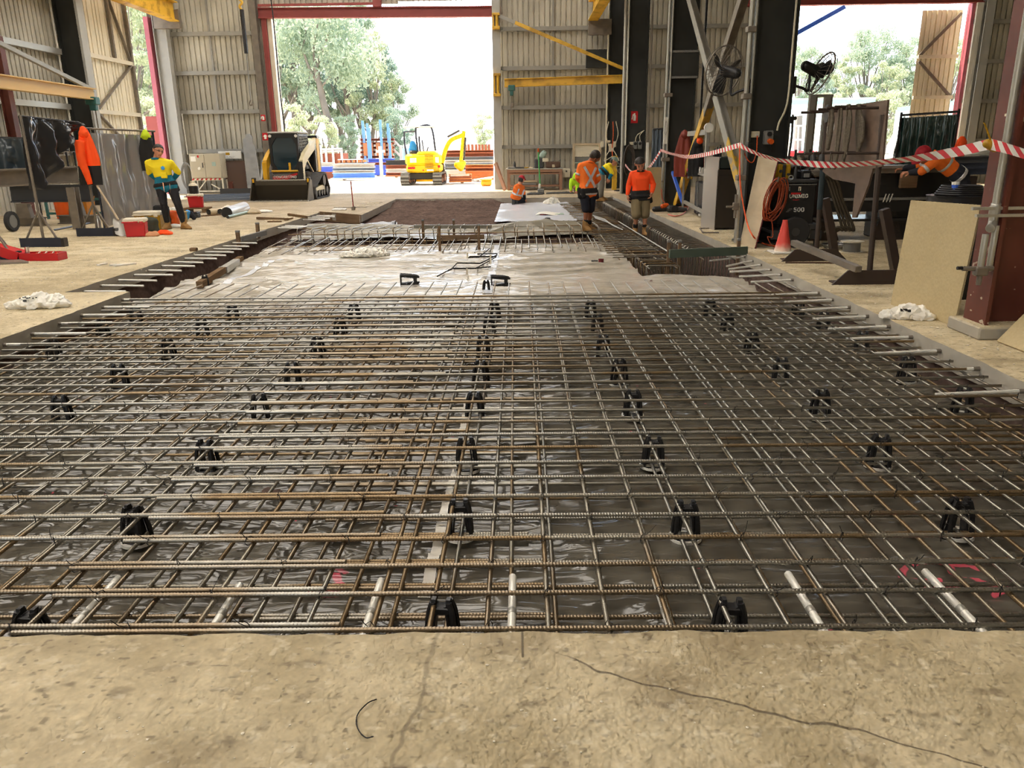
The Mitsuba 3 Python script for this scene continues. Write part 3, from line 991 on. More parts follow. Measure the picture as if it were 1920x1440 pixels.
def bar_mesh(p0, p1, rib_to=None, r=.0088, along='x', n=8):
    """A bar; the stretch near the camera carries modelled ribs, the rest is plain."""
    p0, p1 = np.array(p0, float), np.array(p1, float)
    if rib_to is None:
        return tube([p0, p1], r, 6)
    if along == 'x':
        return ribbed(p0, p1, r, n=n)
    mid = p0 + (p1 - p0) * min(1, (rib_to - p0[1]) / (p1[1] - p0[1]))
    return cat([ribbed(p0, mid, r, n=n), tube([mid, p1], r, 6)])


def _clipx(p0, p1, y):
    """Only the stretch of a rib-modelled bar that the lens can see gets ribs."""
    h = .70 * (y + .45) + .25
    return max(p0, -h), min(p1, h)


def rib_x(x0, x1, y, z, i, dy0=0, dy1=0):
    a, b = _clipx(x0, x1, y)
    P = lambda x: (x, y + dy0 + (dy1 - dy0) * (x - x0) / (x1 - x0), z)
    ms = [ribbed(P(a), P(b), .0088)] if b > a else []
    if x0 < a - .01:
        ms.append(tube([P(x0), P(min(a, x1))], .0092, 6))
    if x1 > b + .01:
        ms.append(tube([P(max(b, x0)), P(x1)], .0092, 6))
    return cat(ms)


upper = thing('reinforcement_mat', 'upper steel reinforcement mat of tied ribbed bars spanning the pit', 'rebar mat')
lower = thing('reinforcement_mat', 'lower steel reinforcement mat just above the plastic, seen through the upper mat', 'rebar mat')
_ties = []


def tie(x, y, z, tail):
    a = np.linspace(0, 2 * np.pi, 7)
    s = _rr.choice([-1, 1])
    ring = np.stack([x + .016 * np.cos(a) * .8, y + s * .016 * np.cos(a), z + .021 * np.sin(a)], 1)
    m = [tube(ring, .0016, 4, cap=False)]
    if tail:
        d = _rr.normal(0, 1, 3) * .014
        m.append(tube([(x, y - .01, z + .012), (x + d[0], y - .014 + d[1], z + .03), (x + d[0] * 2, y - .01 + d[1] * 2, z + .045 + abs(d[2]) * .5)], .0014, 4, cap=False))
    return cat(m)


YB = [2.215 + .20 * i for i in range(31)]
XB = [-4.12 + .2 * j for j in range(37)]
for i, y in enumerate(YB):
    xr = 3.09 + _rr.normal(0, .02)
    z = -.050
    sk = _rr.normal(0, .012)
    ml = 'm_rebar_rust' if _rr.random() < .34 else 'm_rebar'
    mr = 'm_rebar_rust' if _rr.random() < .18 or i in (3, 5) else 'm_rebar'
    near = i < 11
    x0 = -4.22 + _rr.normal(0, .02)
    f = rib_x if near else (lambda a, b, y, z, i, d0, d1: tube([(a, y + d0, z), ((a + b) / 2, y + (d0 + d1) / 2, z - .004), (b, y + d1, z)], .0094, 6))
    xl1 = -.62 + _rr.normal(0, .05)
    part(upper, 'cross_bar', f(x0, xl1, y + .012, z, i, -.01, .012 + sk), ml, True)
    part(upper, 'cross_bar', f(-1.68 + _rr.normal(0, .03), xr, y - .011, z - .001, i, sk, sk * .3 + .012), mr, True)
    for j, x in enumerate(XB):
        if (i + j) % 2 == 0 and (y < 5.2 or (i + j) % 4 == 0) and abs(x) < .7 * (y + .45) + .2:
            _ties.append(tie(x, y, z - .006, y < 4.0))
for j, x in enumerate(XB):
    dx0, dx1 = _rr.normal(0, .012), _rr.normal(0, .018)
    m = 'm_rebar_rust' if _rr.random() < .28 else 'm_rebar'
    see = abs(x) < 2.3
    yl = 9.32 + _rr.normal(0, .07) - (.3 if x > 2.6 else 0)
    part(upper, 'long_bar', bar_mesh((x + dx0, 2.125, -.0685), (x + dx1, yl, -.0685 - (.02 if yl > 9 else 0)), 4.3 if see else None, along='y', n=6), m, True)
for y in np.arange(2.32, 8.3, .2):
    sk = _rr.normal(0, .012)
    i = 0
    near = y < 3.4
    m1 = 'm_rebar_rust' if _rr.random() < .5 else 'm_rebar'
    m2 = 'm_rebar_rust' if _rr.random() < .5 else 'm_rebar'
    f = rib_x if near else (lambda a, b, y, z, i, d0, d1: tube([(a, y + d0, z), (b, y + d1, z)], .0094, 6))
    part(lower, 'cross_bar', f(-4.2, .10 + _rr.normal(0, .03), y + sk, -.206, i, 0, 0), m1, True)
    part(lower, 'cross_bar', f(-.98 + _rr.normal(0, .03), 3.05, y - .022 + sk, -.206, i, 0, .01), m2, True)
for j, x in enumerate(XB):
    dx0, dx1 = _rr.normal(.035, .02), _rr.normal(.035, .025)
    m = 'm_rebar_rust' if _rr.random() < .6 else 'm_rebar'
    part(lower, 'long_bar', bar_mesh((x + dx0, 2.13, -.1875), (x + dx1, 8.45 + _rr.normal(0, .05), -.1875), 3.2 if abs(x) < 1.8 else None, along='y', n=6), m, True)
part(upper, 'tie_wire', cat(_ties), 'm_tiewire', False, kind='stuff', label='black tie wire twists at the bar crossings')

# ---- black bar chairs on white discs
def chair_stand():
    ms = []
    for sx in (-1, 1):
        for sy in (-1, 1):
            pts = curve([(sx * .042, sy * .030, 0), (sx * .039, sy * .026, .07), (sx * .034, sy * .018, .135), (sx * .024, sy * .012, .176)], 6)
            q = tube(pts, .010, 6)
            ms.append(q)
        ms.append(prism([(-.026, 0), (.026, 0), (.016, .16), (-.016, .16)], .007, 'yz', sx * .030 - .0035).apply_transform(trimesh.transformations.rotation_matrix(-sx * .10, (0, 1, 0))))
    ms.append(rbox(-.030, .030, -.020, .020, .128, .160, .006))
    for sx in (-1, 1):
        ms.append(prism([(-.018, .150), (.018, .150), (.010, .186), (-.010, .186)], .013, 'yz', sx * .022 - .0065))
    ms.append(rbox(-.05, .05, -.035, .035, .0, .010, .003))
    return cat(ms)


_disc = lathe([(0, .004), (.062, .004), (.066, .013), (.072, .013), (.074, 0), (0, 0)], 28)
_stand = chair_stand()
_stand.apply_transform(np.diag([1.18, 1.15, 1.0, 1.0]))
_cs = mikit.ply(_stand, 'm_chair', 35)
_cd = mikit.ply(_disc, 'm_disc', 35)
ORD = ['first', 'second', 'third', 'fourth', 'fifth', 'sixth', 'seventh', 'eighth', 'ninth', 'tenth', 'eleventh', 'twelfth', 'thirteenth', 'fourteenth', 'fifteenth', 'sixteenth']
for _row, y in enumerate((2.36, 3.15, 3.95, 4.78, 5.55, 6.35, 7.15, 7.85)):
    _colno = 0
    for x in (-4.0, -3.02, -1.74, -.31, .71, 1.93, 2.85):
        if abs(x) > .70 * (y + .45) + .1 or (x == -4.0 and y < 6) or (x == 2.85 and y < 4):
            continue
        k = key('bar_chair')
        _cl = f'black plastic bar chair under the mat, {ORD[_row]} row from the front, {ORD[_colno]} from the left'
        _colno += 1
        tag(k, _cl, 'bar chair', 'bar chairs under the reinforcement mat')
        # stand beside the crossing below it so that the lower bars pass between its legs
        cx_, cy_ = x + _rr.normal(0, .015), y + _rr.normal(0, .012)
        gx_, gy_ = np.meshgrid(np.linspace(-.075, .075, 9), np.linspace(-.075, .075, 9))
        zs_ = float(np.percentile(_sheet_z(cx_ + gx_, cy_ + gy_), 88))
        W = T().translate([cx_, cy_, zs_]).rotate([0, 0, 1], float(_rr.normal(0, 14))).scale([1, 1, (-.046 - zs_) / .186])
        scene[k + '__stand'] = {**_cs, 'to_world': W}
        scene[k + '__disc'] = {**_cd, 'to_world': W}
for (u, v, rz, lab) in ((765, 526, .05, 'black bar chair lying on its side on the plastic, left one of two'), (935, 529, .1, 'black bar chair lying on its side on the plastic, right one of two')):
    p = at(u, v, z=-.20)
    k = thing('bar_chair', lab, 'bar chair')
    scene[k + '__stand'] = mikit.ply(xf(_stand, (p[0] - .1, p[1], -.19), rz=rz, ry=math.pi / 2, s=1.35), 'm_chair', 35)
for (u, v, lab) in ((386, 537, 'small black bar chair standing alone on the plastic at the left'), (912, 548, 'small black bar chair standing in front of the taped seam')):
    p = at(u, v, z=-.25)
    k = thing('bar_chair', lab, 'bar chair')
    scene[k + '__stand'] = mikit.ply(xf(_stand, (p[0], p[1], -.235), rz=.3, s=.75), 'm_chair', 35)

# ---- sleeved dowels out of the cut faces
def dowel(a, b, label, group):
    k = thing('dowel_bar', label, 'dowel', group)
    a, b = np.array(a, float), np.array(b, float)
    part(k, 'sleeve', tube([a + (b - a) * .05, b], .0135, 10), 'm_sleeve', True)
    part(k, 'collar', tube([a - (b - a) * .08, a + (b - a) * .05], .0165, 10), 'm_darksteel', True)


for _i, y in enumerate((11.04, 10.65, 10.26, 9.83, 9.43, 9.04, 8.19, 7.8, 7.41, 6.99, 6.57, 6.17, 5.73, 5.23, 4.71, 4.25)):
    if y > 10:
        q = (2.70 + _rr.normal(0, .03), y - .20 + _rr.normal(0, .05), -.085)
    else:
        q = (2.66 + _rr.normal(0, .02), y + _rr.normal(0, .02), -.075)
    dowel((3.17, y, -.055), q, f'white sleeved dowel out of the right slab edge, {ORD[_i]} from the far end', 'dowels along the right slab edge')
for _i, y in enumerate((8.23, 7.82, 7.42, 7.04, 6.62, 6.23, 5.83)):
    dowel((-4.33, y, -.055), (-3.84 + _rr.normal(0, .02), y + _rr.normal(0, .01), -.055), f'white sleeved dowel out of the near left slab edge, {ORD[_i]} from the step', 'dowels along the near left slab edge')
for _i, y in enumerate((13.52, 13.06, 12.67, 12.29, 11.89, 11.53, 11.15, 10.77, 10.36, 9.96, 9.55, 9.15, 8.75)):
    dowel((-5.05, y, -.05), (-4.55 + _rr.normal(0, .02), y + _rr.normal(0, .02), -.06), f'white sleeved dowel out of the stepped-back left slab edge, {ORD[_i]} from the far end', 'dowels along the far left slab edge')
for _i, y in enumerate((16.0, 16.25, 16.5, 17.9, 18.3, 18.7, 19.1)):
    dowel((-5.0, y, -.04), (-4.45 + _rr.normal(0, .04), y + _rr.normal(0, .04), -.05), f'white sleeved dowel on the left beyond the starter bars, {ORD[_i]} counting away from them', 'dowels beyond the cross trench')
for _i, x in enumerate((-1.55, -1.065, -.54, -.045, .49, .995, 1.515)):
    k = thing('dowel_bar', f'shiny white sleeved dowel out of the front slab edge, {ORD[_i]} from the left', 'dowel', 'dowels along the front slab edge')
    part(k, 'sleeve', tube([(x, 2.07, -.092), (x, 2.57 + _rr.normal(0, .02), -.092)], .0145, 12), 'm_sleeve', True)
    part(k, 'clip', tube([(x, 2.335, -.092), (x, 2.365, -.092)], .0165, 12), 'm_galv', True)

# ================================================================ cages in the trenches
cage = thing('reinforcement_cage', 'long rusty reinforcement cage of closed hoops in the right-hand trench', 'rebar cage')


def hoop(x0, x1, z0, z1, r=.03):
    p = []
    for cx, cz, a0 in ((x1 - r, z1 - r, 0), (x0 + r, z1 - r, 90), (x0 + r, z0 + r, 180), (x1 - r, z0 + r, 270)):
        for a in np.radians(np.linspace(a0, a0 + 90, 4)):
            p.append((cx + r * np.cos(a), 0, cz + r * np.sin(a)))
    return tube(p, .0105, 6, closed=True)


_h1, _h2 = mikit.ply(hoop(2.50, 2.96, -.80, -.005, .06), 'm_rebar', True), mikit.ply(hoop(1.74, 2.20, -.80, -.14), 'm_rebar_rust', True)
for i, y in enumerate(np.arange(11.0, 23.9, .18)):
    tw = float(_rr.normal(0, 3))
    k = key(cage + '__hoop')
    scene[k] = {**_h1, 'to_world': T().translate([2.8 - .025 * (y - 11) * .8, float(y), 0]).rotate([0, 0, 1], tw + 14).translate([-2.8, 0, 0])}
for i, y in enumerate(np.arange(10.85, 23.8, .24)):
    k = key(cage + '__wide_hoop')
    scene[k] = {**_h2, 'to_world': T().translate([float(_rr.normal(0, .01)) - .015 * (y - 11), float(y), float(_rr.normal(0, .006))])}
for x, z in ((2.53, -.05), (2.93, -.05), (2.53, -.76), (2.95, -.76), (1.78, -.17), (2.15, -.775), (2.4, -.775), (1.95, -.775), (2.17, -.17)):
    part(cage, 'long_bar', tube([(x, 10.75, z), (x - .25, 23.9, z)], .010, 6), 'm_rebar', True)
for i, y in enumerate(np.arange(11.6, 23.6, .27)):
    a = _rr.normal(0, .02)
    part(cage, 'cross_bar', tube([(1.38 + a - .02 * (y - 11), y, -.12), (2.27 - .02 * (y - 11), y + _rr.normal(.05, .05), -.115)], .0095, 6), 'm_rebar_rust' if i % 3 else 'm_rebar', True)
for x in (1.45, 1.75, 2.0, 2.2):
    part(cage, 'long_bar', tube([(x, 11.5, -.137), (x - .25, 23.6, -.137)], .0095, 6), 'm_rebar_rust', True)
part(cage, 'edge_bar', tube([(2.26, 11.6, -.09), (2.10, 17, -.085)], .014, 8), 'm_galv', True, label='bright bar along the hoops')

tcage = thing('reinforcement_cage', 'starter bars bent up out of the cross trench, in two leaning rows', 'rebar cage')
_l = [np.array([(0, 13.2, -.16), (0, 14.62, -.115), (0, 14.70, -.125), (0, 14.74, -.16), (0, 14.76, -.62)]),
      np.array([(0, 16.75, -.08), (0, 15.62, -.03), (0, 15.55, -.035), (0, 15.5, -.07), (.05, 15.45, -.62)])]
_lp = [mikit.ply(tube(p, .0105, 6), 'm_rebar', True) for p in _l] + [mikit.ply(tube(p, .0105, 6), 'm_rebar_rust', True) for p in _l]
for i, x in enumerate(np.arange(-4.45, 1.7, .27)):
    for s in (0, 1):
        for d in ((0, .07) if s else (0, .13)):
            k = key(tcage + '__starter_bar')
            scene[k] = {**_lp[s + 2 * (_rr.random() < .35)], 'to_world': T().translate([float(x + d + _rr.normal(0, .02)), float(_rr.normal(0, .06)), float(_rr.normal(0, .008)) - (.05 if d else 0)])}
for y, z in ((14.78, -.2), (14.78, -.4), (15.42, -.12), (15.42, -.35), (14.1, -.2), (16.3, -.09)):
    part(tcage, 'long_bar', tube([(-4.6, y, z), (1.7, y + .02, z)], .009, 6), 'm_rebar_rust', True)
part(tcage, 'long_bar', tube([(-3.9, 13.62, -.22), (-2.0, 13.75, -.22)], .009, 6), 'm_rebar_rust', True)

# loose bent bars on the plastic, in front of the stirrups
_p = lambda u, v, z=-.19: at(u, v, z=z)
k = thing('bent_bar', 'dark bent bar frame lying on the plastic beside the white tape seam', 'rebar')
part(k, 'bar', tube([_p(820, 518), _p(848, 503), _p(857, 493), _p(900, 494), _p(932, 478)], .009, 6), 'm_tiewire', True)
part(k, 'bar', tube([_p(840, 508), _p(850, 503), _p(892, 503), _p(930, 482)], .009, 6), 'm_tiewire', True)
part(k, 'bar', tube([_p(850, 504), _p(885, 503.5), _p(920, 500)], .009, 6), 'm_tiewire', True)
k = thing('bent_bar', 'second dark bent bar frame on the plastic, just in front of the starter bars', 'rebar')
part(k, 'bar', tube([_p(878, 483), _p(898, 482), _p(918, 466)], .009, 6), 'm_tiewire', True)
part(k, 'bar', tube([_p(895, 476), _p(932, 475.5), _p(930, 481), _p(880, 481)], .009, 6), 'm_tiewire', True)
for i, (u, v0, v1, lab) in enumerate(((876, 519, 504, 'short pale peg standing in the plastic below the bent bars'), (920, 500, 477, 'thin pale peg standing beside the white tape seam'), (876.5, 484, 472, 'short pale peg standing just in front of the starter bars'))):
    b = at(u, v0, z=-.25)
    thing('marker_peg', lab, 'peg', None, box(b[0] - .012, b[0] + .012, b[1] - .012, b[1] + .012, -.25, -.25 + (v0 - v1) * .0078), 'm_cream')

# bright bent bars by the standing worker
k = thing('bent_bar', 'three pale bent bars lying on the cage beside the standing worker', 'rebar')
for o in (0, 1, 2):
    part(k, 'bar', tube([at(1112 + o * 2, 404 + o * 2.5, z=-.07), at(1134 + o * 3, 411 + o * 3, z=-.07), at(1143 + o * 4, 418 + o * 3, z=-.08), at(1160 + o * 4, 427 + o * 2, z=-.09)], .011, 6), 'm_galv', True)

# ================================================================ formwork boards and pegs
pm('m_formgreen', (.060, .085, .062), .6)


def peg(label, u, v_top, v_bot, zb, w=.045, m='m_timber'):
    b = at(u, v_bot, z=zb)
    t = at(u, v_top, y=b[1])
    k = thing('timber_peg', label, 'peg')
    part(k, 'stake', rbox(b[0] - w / 2, b[0] + w / 2, b[1] - w / 2, b[1] + w / 2, zb - .1, t[2] - .03, .004), m)
    part(k, 'driven_top', rbox(b[0] - w / 2 - .003, b[0] + w / 2 + .003, b[1] - w / 2 - .003, b[1] + w / 2 + .003, t[2] - .035, t[2], .004), 'm_grey', label='grey battered top')
    return k


def board(label, a, b, h, t, m='m_timber', name='form_board'):
    return thing(name, label, 'board', None, beam(a, b, t, h), m)


peg('timber peg at the left end of the green formwork board', 1252, 450, 509, -.28)
peg('timber peg in front of the green formwork board near its left end', 1272, 450, 515, -.28)
peg('timber peg at the right end of the green formwork board', 1382, 447, 503, -.25)
_a, _b = at(1255, 476, y=10.72), at(1401, 470, y=11.0)
board('green painted formwork board across the end of the right-hand trench', _a, _b, .115, .04, 'm_formgreen')
for u, vt, vb, lab in ((794, 411, 448, 'thin timber peg behind the pair of boards, left'), (851.5, 411, 443, 'thin timber peg behind the pair of boards, right'), (825, 420, 469, 'dark timber peg in front of the boards, left'), (898.5, 420, 468, 'dark timber peg in front of the boards, right')):
    peg(lab, u, vt, vb, -.25)
_a, _b = at(776, 425, y=15.9), at(922, 425, y=15.9)
board('pale green formwork board standing behind the pegs, upper of two', _a, _b, .075, .04, 'm_membrane_olive')
_a, _b = at(819, 446, y=14.6), at(908, 444, y=14.6)
board('timber formwork board nailed between two dark pegs, lower of two', _a, _b, .085, .04)
peg('timber peg with a grey top standing on the left slab edge, nearer of two', 447, 432, 451, -.02, .06)
peg('timber peg with a grey top standing on the left slab edge, farther of two', 484, 417, 437, -.02, .06)
_a, _b = at(450, 449, z=-.03), at(498, 436, z=-.03)
board('grey formwork board beside the two pegs on the left slab edge', _a, _b, .09, .05, 'm_grey')
_a, _b = (-5.0, 19.55, -.09), (-3.76, 18.38, -.09)
board('brown formwork board closing the step of the left slab edge', _a, _b, .22, .05)
_a, _b = at(503, 421, z=-.05), at(528, 421, z=-.05)
board('short brown formwork board at the end of the left dowels', _a, _b, .16, .05)
_a = at(374, 534, z=-.185); _b = at(452, 485, z=-.185)
k = thing('timber_offcut', 'grey square timber offcut lying on the plastic at the left, with a white end', 'timber')
part(k, 'length', beam(_a, _b, .085, .085), 'm_timber')
_c = _a + (_b - _a) * .52; _d = _a + (_b - _a) * .86
part(k, 'metal_sleeve', beam(_c + [.012, -.012, .0], _d + [.012, -.012, .0], .098, .090), 'm_galv')
# ================================================================ things on the left side
def hang(p0, p1, zbot, folds=6, amp=.05, nu=70, nv=36, ztop=None, seed=0, t=.006, gather=0.0):
    """A hung sheet from the rail p0-p1 down to zbot(u), folded in depth."""
    p0, p1 = np.array(p0, float), np.array(p1, float)
    d = p1 - p0
    nn = np.array([-d[1], d[0], 0]); nn /= np.linalg.norm(nn)

    def f(u, v):
        top = p0 + d * u[..., None]
        zb = zbot(u)
        z = top[..., 2] + (zb - top[..., 2]) * v
        w = meshkit.fbm(np.stack([u * 5 + seed, v * 3, u * 0 + seed], -1), 3, 3) - .5
        o = amp * (np.sin(u * folds * 6.283 + 3 * w + seed) * (.25 + .75 * v) + 1.5 * w)
        p = top + nn * o[..., None]
        p[..., 2] = z
        if gather:
            c = .5 - u
            p += (d * (c * gather * v)[..., None])
        return p
    return thick(grid(f, nu, nv), t)


pm('m_blackvinyl', (.016, .017, .020), .16, 0, .7)
pm('m_bluevinyl', (.035, .05, .062), .18, 0, .7)
pm('m_silvercurtain', (.40, .40, .405), .18, .55, .7)
pm('m_greenvinyl', (.010, .028, .024), .15, 0, .75)
pm('m_orangecloth', srgb(250, 84, 18), .8, sheen=.3)
pm('m_navycloth', (.012, .014, .024), .85)
pm('m_blackcloth', (.012, .012, .012), .85)
pm('m_limecloth', srgb(190, 215, 30), .8)
pm('m_orangeplastic', srgb(205, 84, 20), .45)
pm('m_crateyellow', srgb(190, 120, 30), .5)


def stand(label, u, v, h, lean=0.0, base=.62):
    b = at(u, v, z=0)
    x, y = b[0], b[1]
    k = thing('screen_stand', label, 'stand')
    part(k, 'post', tube([(x, y, .03), (x, y, h)], .022, 8), 'm_darksteel')
    for s in (-1, 1):
        part(k, 'strut', tube([(x + s * base * .45, y - .05, .08), (x, y, .58)], .017, 6), 'm_darksteel')
    part(k, 'strut', tube([(x + .03, y + .38, .04), (x, y, .55)], .017, 6), 'm_darksteel')
    part(k, 'foot', cat([box(x - base * .55, x + base * .55, y - .10, y - .085, 0, .15), box(x - base * .55, x + base * .55, y - .10, y + .02, 0, .015)]), 'm_navypaint')
    part(k, 'foot_plate', prism([(x + base * .55, y - .1), (x + base * .55 + .05, y - .1), (x + base * .55 + .05, y + .02), (x + base * .55, y + .02)], .14), 'm_blacksatin')
    return x, y


pm('m_navypaint', (.016, .022, .042), .4)
s1 = stand('dark tripod screen stand at the left, nearest of the row', 84, 462, 2.06)
s2 = stand('dark tripod screen stand with the orange jacket, next to the shovel', 184, 442, 2.0)
_r0, _r1 = (s1[0], s1[1], 2.05), (s2[0], s2[1], 2.0)
k = thing('screen_rail', 'thin black rail across the two tripod screen stands', 'rail')
scene[k] = mikit.ply(tube([_r0, _r1], .014, 6), 'm_blacksatin')
_bl = lambda u: np.interp(u, [0, .10, .14, .22, .34, .55, .8, 1.0], [.92, .90, 1.0, .98, 1.12, 1.42, 1.76, 1.92])
thing('welding_screen', 'torn black vinyl welding screen draped from the rail of the tripod stands', 'welding screen', None, hang(_r0, _r1, _bl, 3.5, .10, 80, 40, seed=2), 'm_blackvinyl', True)
# bluish screen behind on the far left
_a, _b = at(-40, 258, y=17.5), at(52, 261, y=17.8)
k = thing('welding_screen', 'dark blue sheen vinyl welding screen at the far left, behind the steel beam', 'welding screen')
part(k, 'curtain', hang(_a, _b, lambda u: _a[2] - .85 + 0 * u, 2.2, .10, 60, 40, seed=5), 'm_bluevinyl', True)
part(k, 'rail', tube([_a + [0, 0, .02], _b + [0, 0, .02]], .018, 6), 'm_blacksatin')
part(k, 'post', tube([(_b[0], _b[1], 0), _b + [0, 0, .02]], .02, 6), 'm_blacksatin')
part(k, 'post', tube([(_a[0], _a[1], 0), _a + [0, 0, .02]], .02, 6), 'm_blacksatin')
# silver grey screen with rings
_a, _b = at(166, 243, y=15.5), at(286, 248, y=16.9)
k = thing('welding_screen', 'large silvery grey vinyl welding screen hung on rings behind the shovel', 'welding screen')
part(k, 'rail', tube([_a + [-.05, 0, .02], _b + [.05, 0, .02]], .02, 6), 'm_darksteel')
part(k, 'curtain', hang(_a - [0, 0, .06], _b - [0, 0, .06], lambda u: .06 + .03 * np.sin(u * 9), 5, .035, 90, 50, seed=8), 'm_silvercurtain', True)
for t in np.linspace(.02, .98, 9):
    p = _a + (_b - _a) * t
    part(k, 'ring', tube([p + [0, .02 * math.cos(q), .0 + .03 * math.sin(q) - .03] for q in np.linspace(0, 6.283, 9)], .005, 5), 'm_galv')
for p in (_a, _b):
    part(k, 'post', tube([(p[0], p[1], 0), (p[0], p[1], p[2] + .02)], .022, 6), 'm_navypaint')
    part(k, 'foot', beam((p[0], p[1] - .35, .02), (p[0], p[1] + .35, .02), .05, .04), 'm_navypaint')
# pale open ring on the silver screen
_c = at(183, 330, y=15.7)
part(k, 'ring_mark', tube([(_c[0] + .085 * math.cos(q), _c[1], _c[2] + .11 * math.sin(q)) for q in np.linspace(-1.2, 3.2, 16)], .008, 5), 'm_disc', label='pale ring mark')


# jackets
def jacket(label, top, h, w, m_top, m_low, split, seed, sleeve=True, stripe=None):
    x, y, z = top
    k = thing('jacket', label, 'jacket')

    def f(u, v, z0=0.0, z1=1.0):
        vv = z0 + (z1 - z0) * v
        a = u * 2 * np.pi
        r = (.25 + .75 * np.clip(vv * 1.9, 0, 1) ** .6) * w / 2
        fold = 1 + .22 * np.sin(a * 3 + seed + 2 * vv) + .12 * np.sin(a * 7 + 3 * seed)
        return np.stack([x + r * fold * np.cos(a), y + .55 * r * fold * np.sin(a), z - h * vv], -1)
    part(k, 'upper', grid(lambda u, v: f(u, v, 0, split), 48, 26), m_top, True)
    part(k, 'lower', grid(lambda u, v: f(u, v, split, 1), 48, 16), m_low, True)
    part(k, 'hood', lump([(x, y, z - .02), (x, y, z - .10)], [.05, .09], .03, noise_amp=.02, seed=int(seed)), m_top, True)
    if sleeve:
        c = curve([(x - w * .12, y - w * .3, z - h * .22), (x - w * .10, y - w * .45, z - h * .55), (x + w * .04, y - w * .45, z - h * .78), (x + w * .12, y - w * .40, z - h * .98)], 8)
        part(k, 'sleeve', tube(c, np.linspace(.085, .045, len(c)), 12), m_top, True)
    return k


p = at(152, 240, y=14.35)
jacket('bright orange and black work jacket hanging on the tripod stand', (p[0] + .03, p[1], p[2]), .98, .34, 'm_orangecloth', 'm_blackcloth', .66, 1.0)
p = at(270, 246, y=16.55)
k = jacket('black jacket with lime yellow shoulder hanging on the right end of the silver screen', (p[0] + .02, p[1], p[2]), .78, .30, 'm_limecloth', 'm_blackcloth', .16, 2.0, False)

# steel beams on trestles
_a, _b = at(-70, 337, y=15.0), at(146, 327, y=16.6)
k = thing('steel_beam', 'long grey steel I-beam lying on trestles behind the torn black screen', 'steel beam')
part(k, 'beam', ibeam(_a, _b, .26, .33, .03), 'm_darksteel')
_a2, _b2 = at(20, 363, y=16.8), at(174, 362, y=17.3)
k = thing('steel_beam', 'black steel I-beam lying lower, behind the grey beam', 'steel beam')
part(k, 'beam', ibeam(_a2, _b2, .24, .36, .03), 'm_black')
for u, v, yy, lab in ((50, 415, 16.7, 'steel trestle with a wide foot under the black beam, left'), (146, 405, 17.2, 'steel trestle under the right end of the black beam')):
    p = at(u, v, y=yy)
    zt = _a2[2] - .2
    k = thing('trestle', lab, 'trestle')
    part(k, 'leg', prism([(p[0] - .16, .16), (p[0] + .16, .16), (p[0] + .11, zt), (p[0] - .11, zt)], .14, 'xz', yy - .07), 'm_darksteel')
    part(k, 'foot', ibeam((p[0] - .42, yy, .09), (p[0] + .42, yy, .09), .2, .18, .02), 'm_darksteel')
k = thing('trestle', 'steel trestle under the grey beam, half hidden by the torn black screen', 'trestle')
part(k, 'leg', ibeam((-9.0, 15.9, 0), (-9.0, 15.9, _a[2] - .2), .16, .2, .02, up=(0, 1, 0)), 'm_darksteel')
k = thing('storage_rack', 'pale green low steel rack in the dark behind the beams', 'rack')
for xx in (-11.2, -9.5):
    part(k, 'post', box(xx, xx + .05, 18.5, 18.55, 0, .9), 'm_teal')
for zz in (.1, .42, .85):
    part(k, 'rail', box(-11.2, -9.45, 18.5, 18.55, zz, zz + .05), 'm_teal')
k = thing('valve_manifold', 'row of dark gas valves and hoses on the left wall behind the screens', 'valve')
p = at(120, 285, x=-12.7)
part(k, 'bar', box(-12.83, -12.68, p[1] - .6, p[1] + .9, p[2] - .03, p[2] + .03), 'm_darksteel')
part(k, 'wall_bracket', box(-13.0, -12.7, p[1] - .05, p[1] + .05, p[2] - .06, p[2] + .02), 'm_darksteel')
for i in range(4):
    q = p[1] - .45 + i * .4
    part(k, 'valve', cat([rbox(-12.7, -12.55, q - .07, q + .07, p[2] + .02, p[2] + .2, .02), tube([(-12.62, q, p[2] - .5), (-12.62, q, p[2])], .025)]), 'm_black')

# orange plastic crates
def crate(label, x, y, z, w, d, h, m):
    k = thing('crate', label, 'crate')
    t = .02
    part(k, 'floor', box(x - w / 2, x + w / 2, y, y + d, z, z + t), m)
    for xx in (x - w / 2, x + w / 2 - t):
        part(k, 'side', box(xx, xx + t, y, y + d, z, z + h), m)
    part(k, 'back', box(x - w / 2, x + w / 2, y + d - t, y + d, z, z + h), m)
    a = sg.box(x - w / 2, z, x + w / 2, z + h).difference(sg.box(x - w * .32, z + h * .62, x - .03 * w, z + h * .82)).difference(sg.box(x + .03 * w, z + h * .62, x + w * .32, z + h * .82)).difference(sg.box(x - .2 * w, z + .18 * h, x + .2 * w, z + .32 * h))
    part(k, 'front', prism(a, t, 'xz', y), m)
    part(k, 'rim', cat([box(x - w / 2 - .012, x + w / 2 + .012, y - .012, y + .012, z + h - .03, z + h), box(x - w / 2 - .012, x + w / 2 + .012, y + d - .012, y + d + .012, z + h - .03, z + h)]), m)
    return k


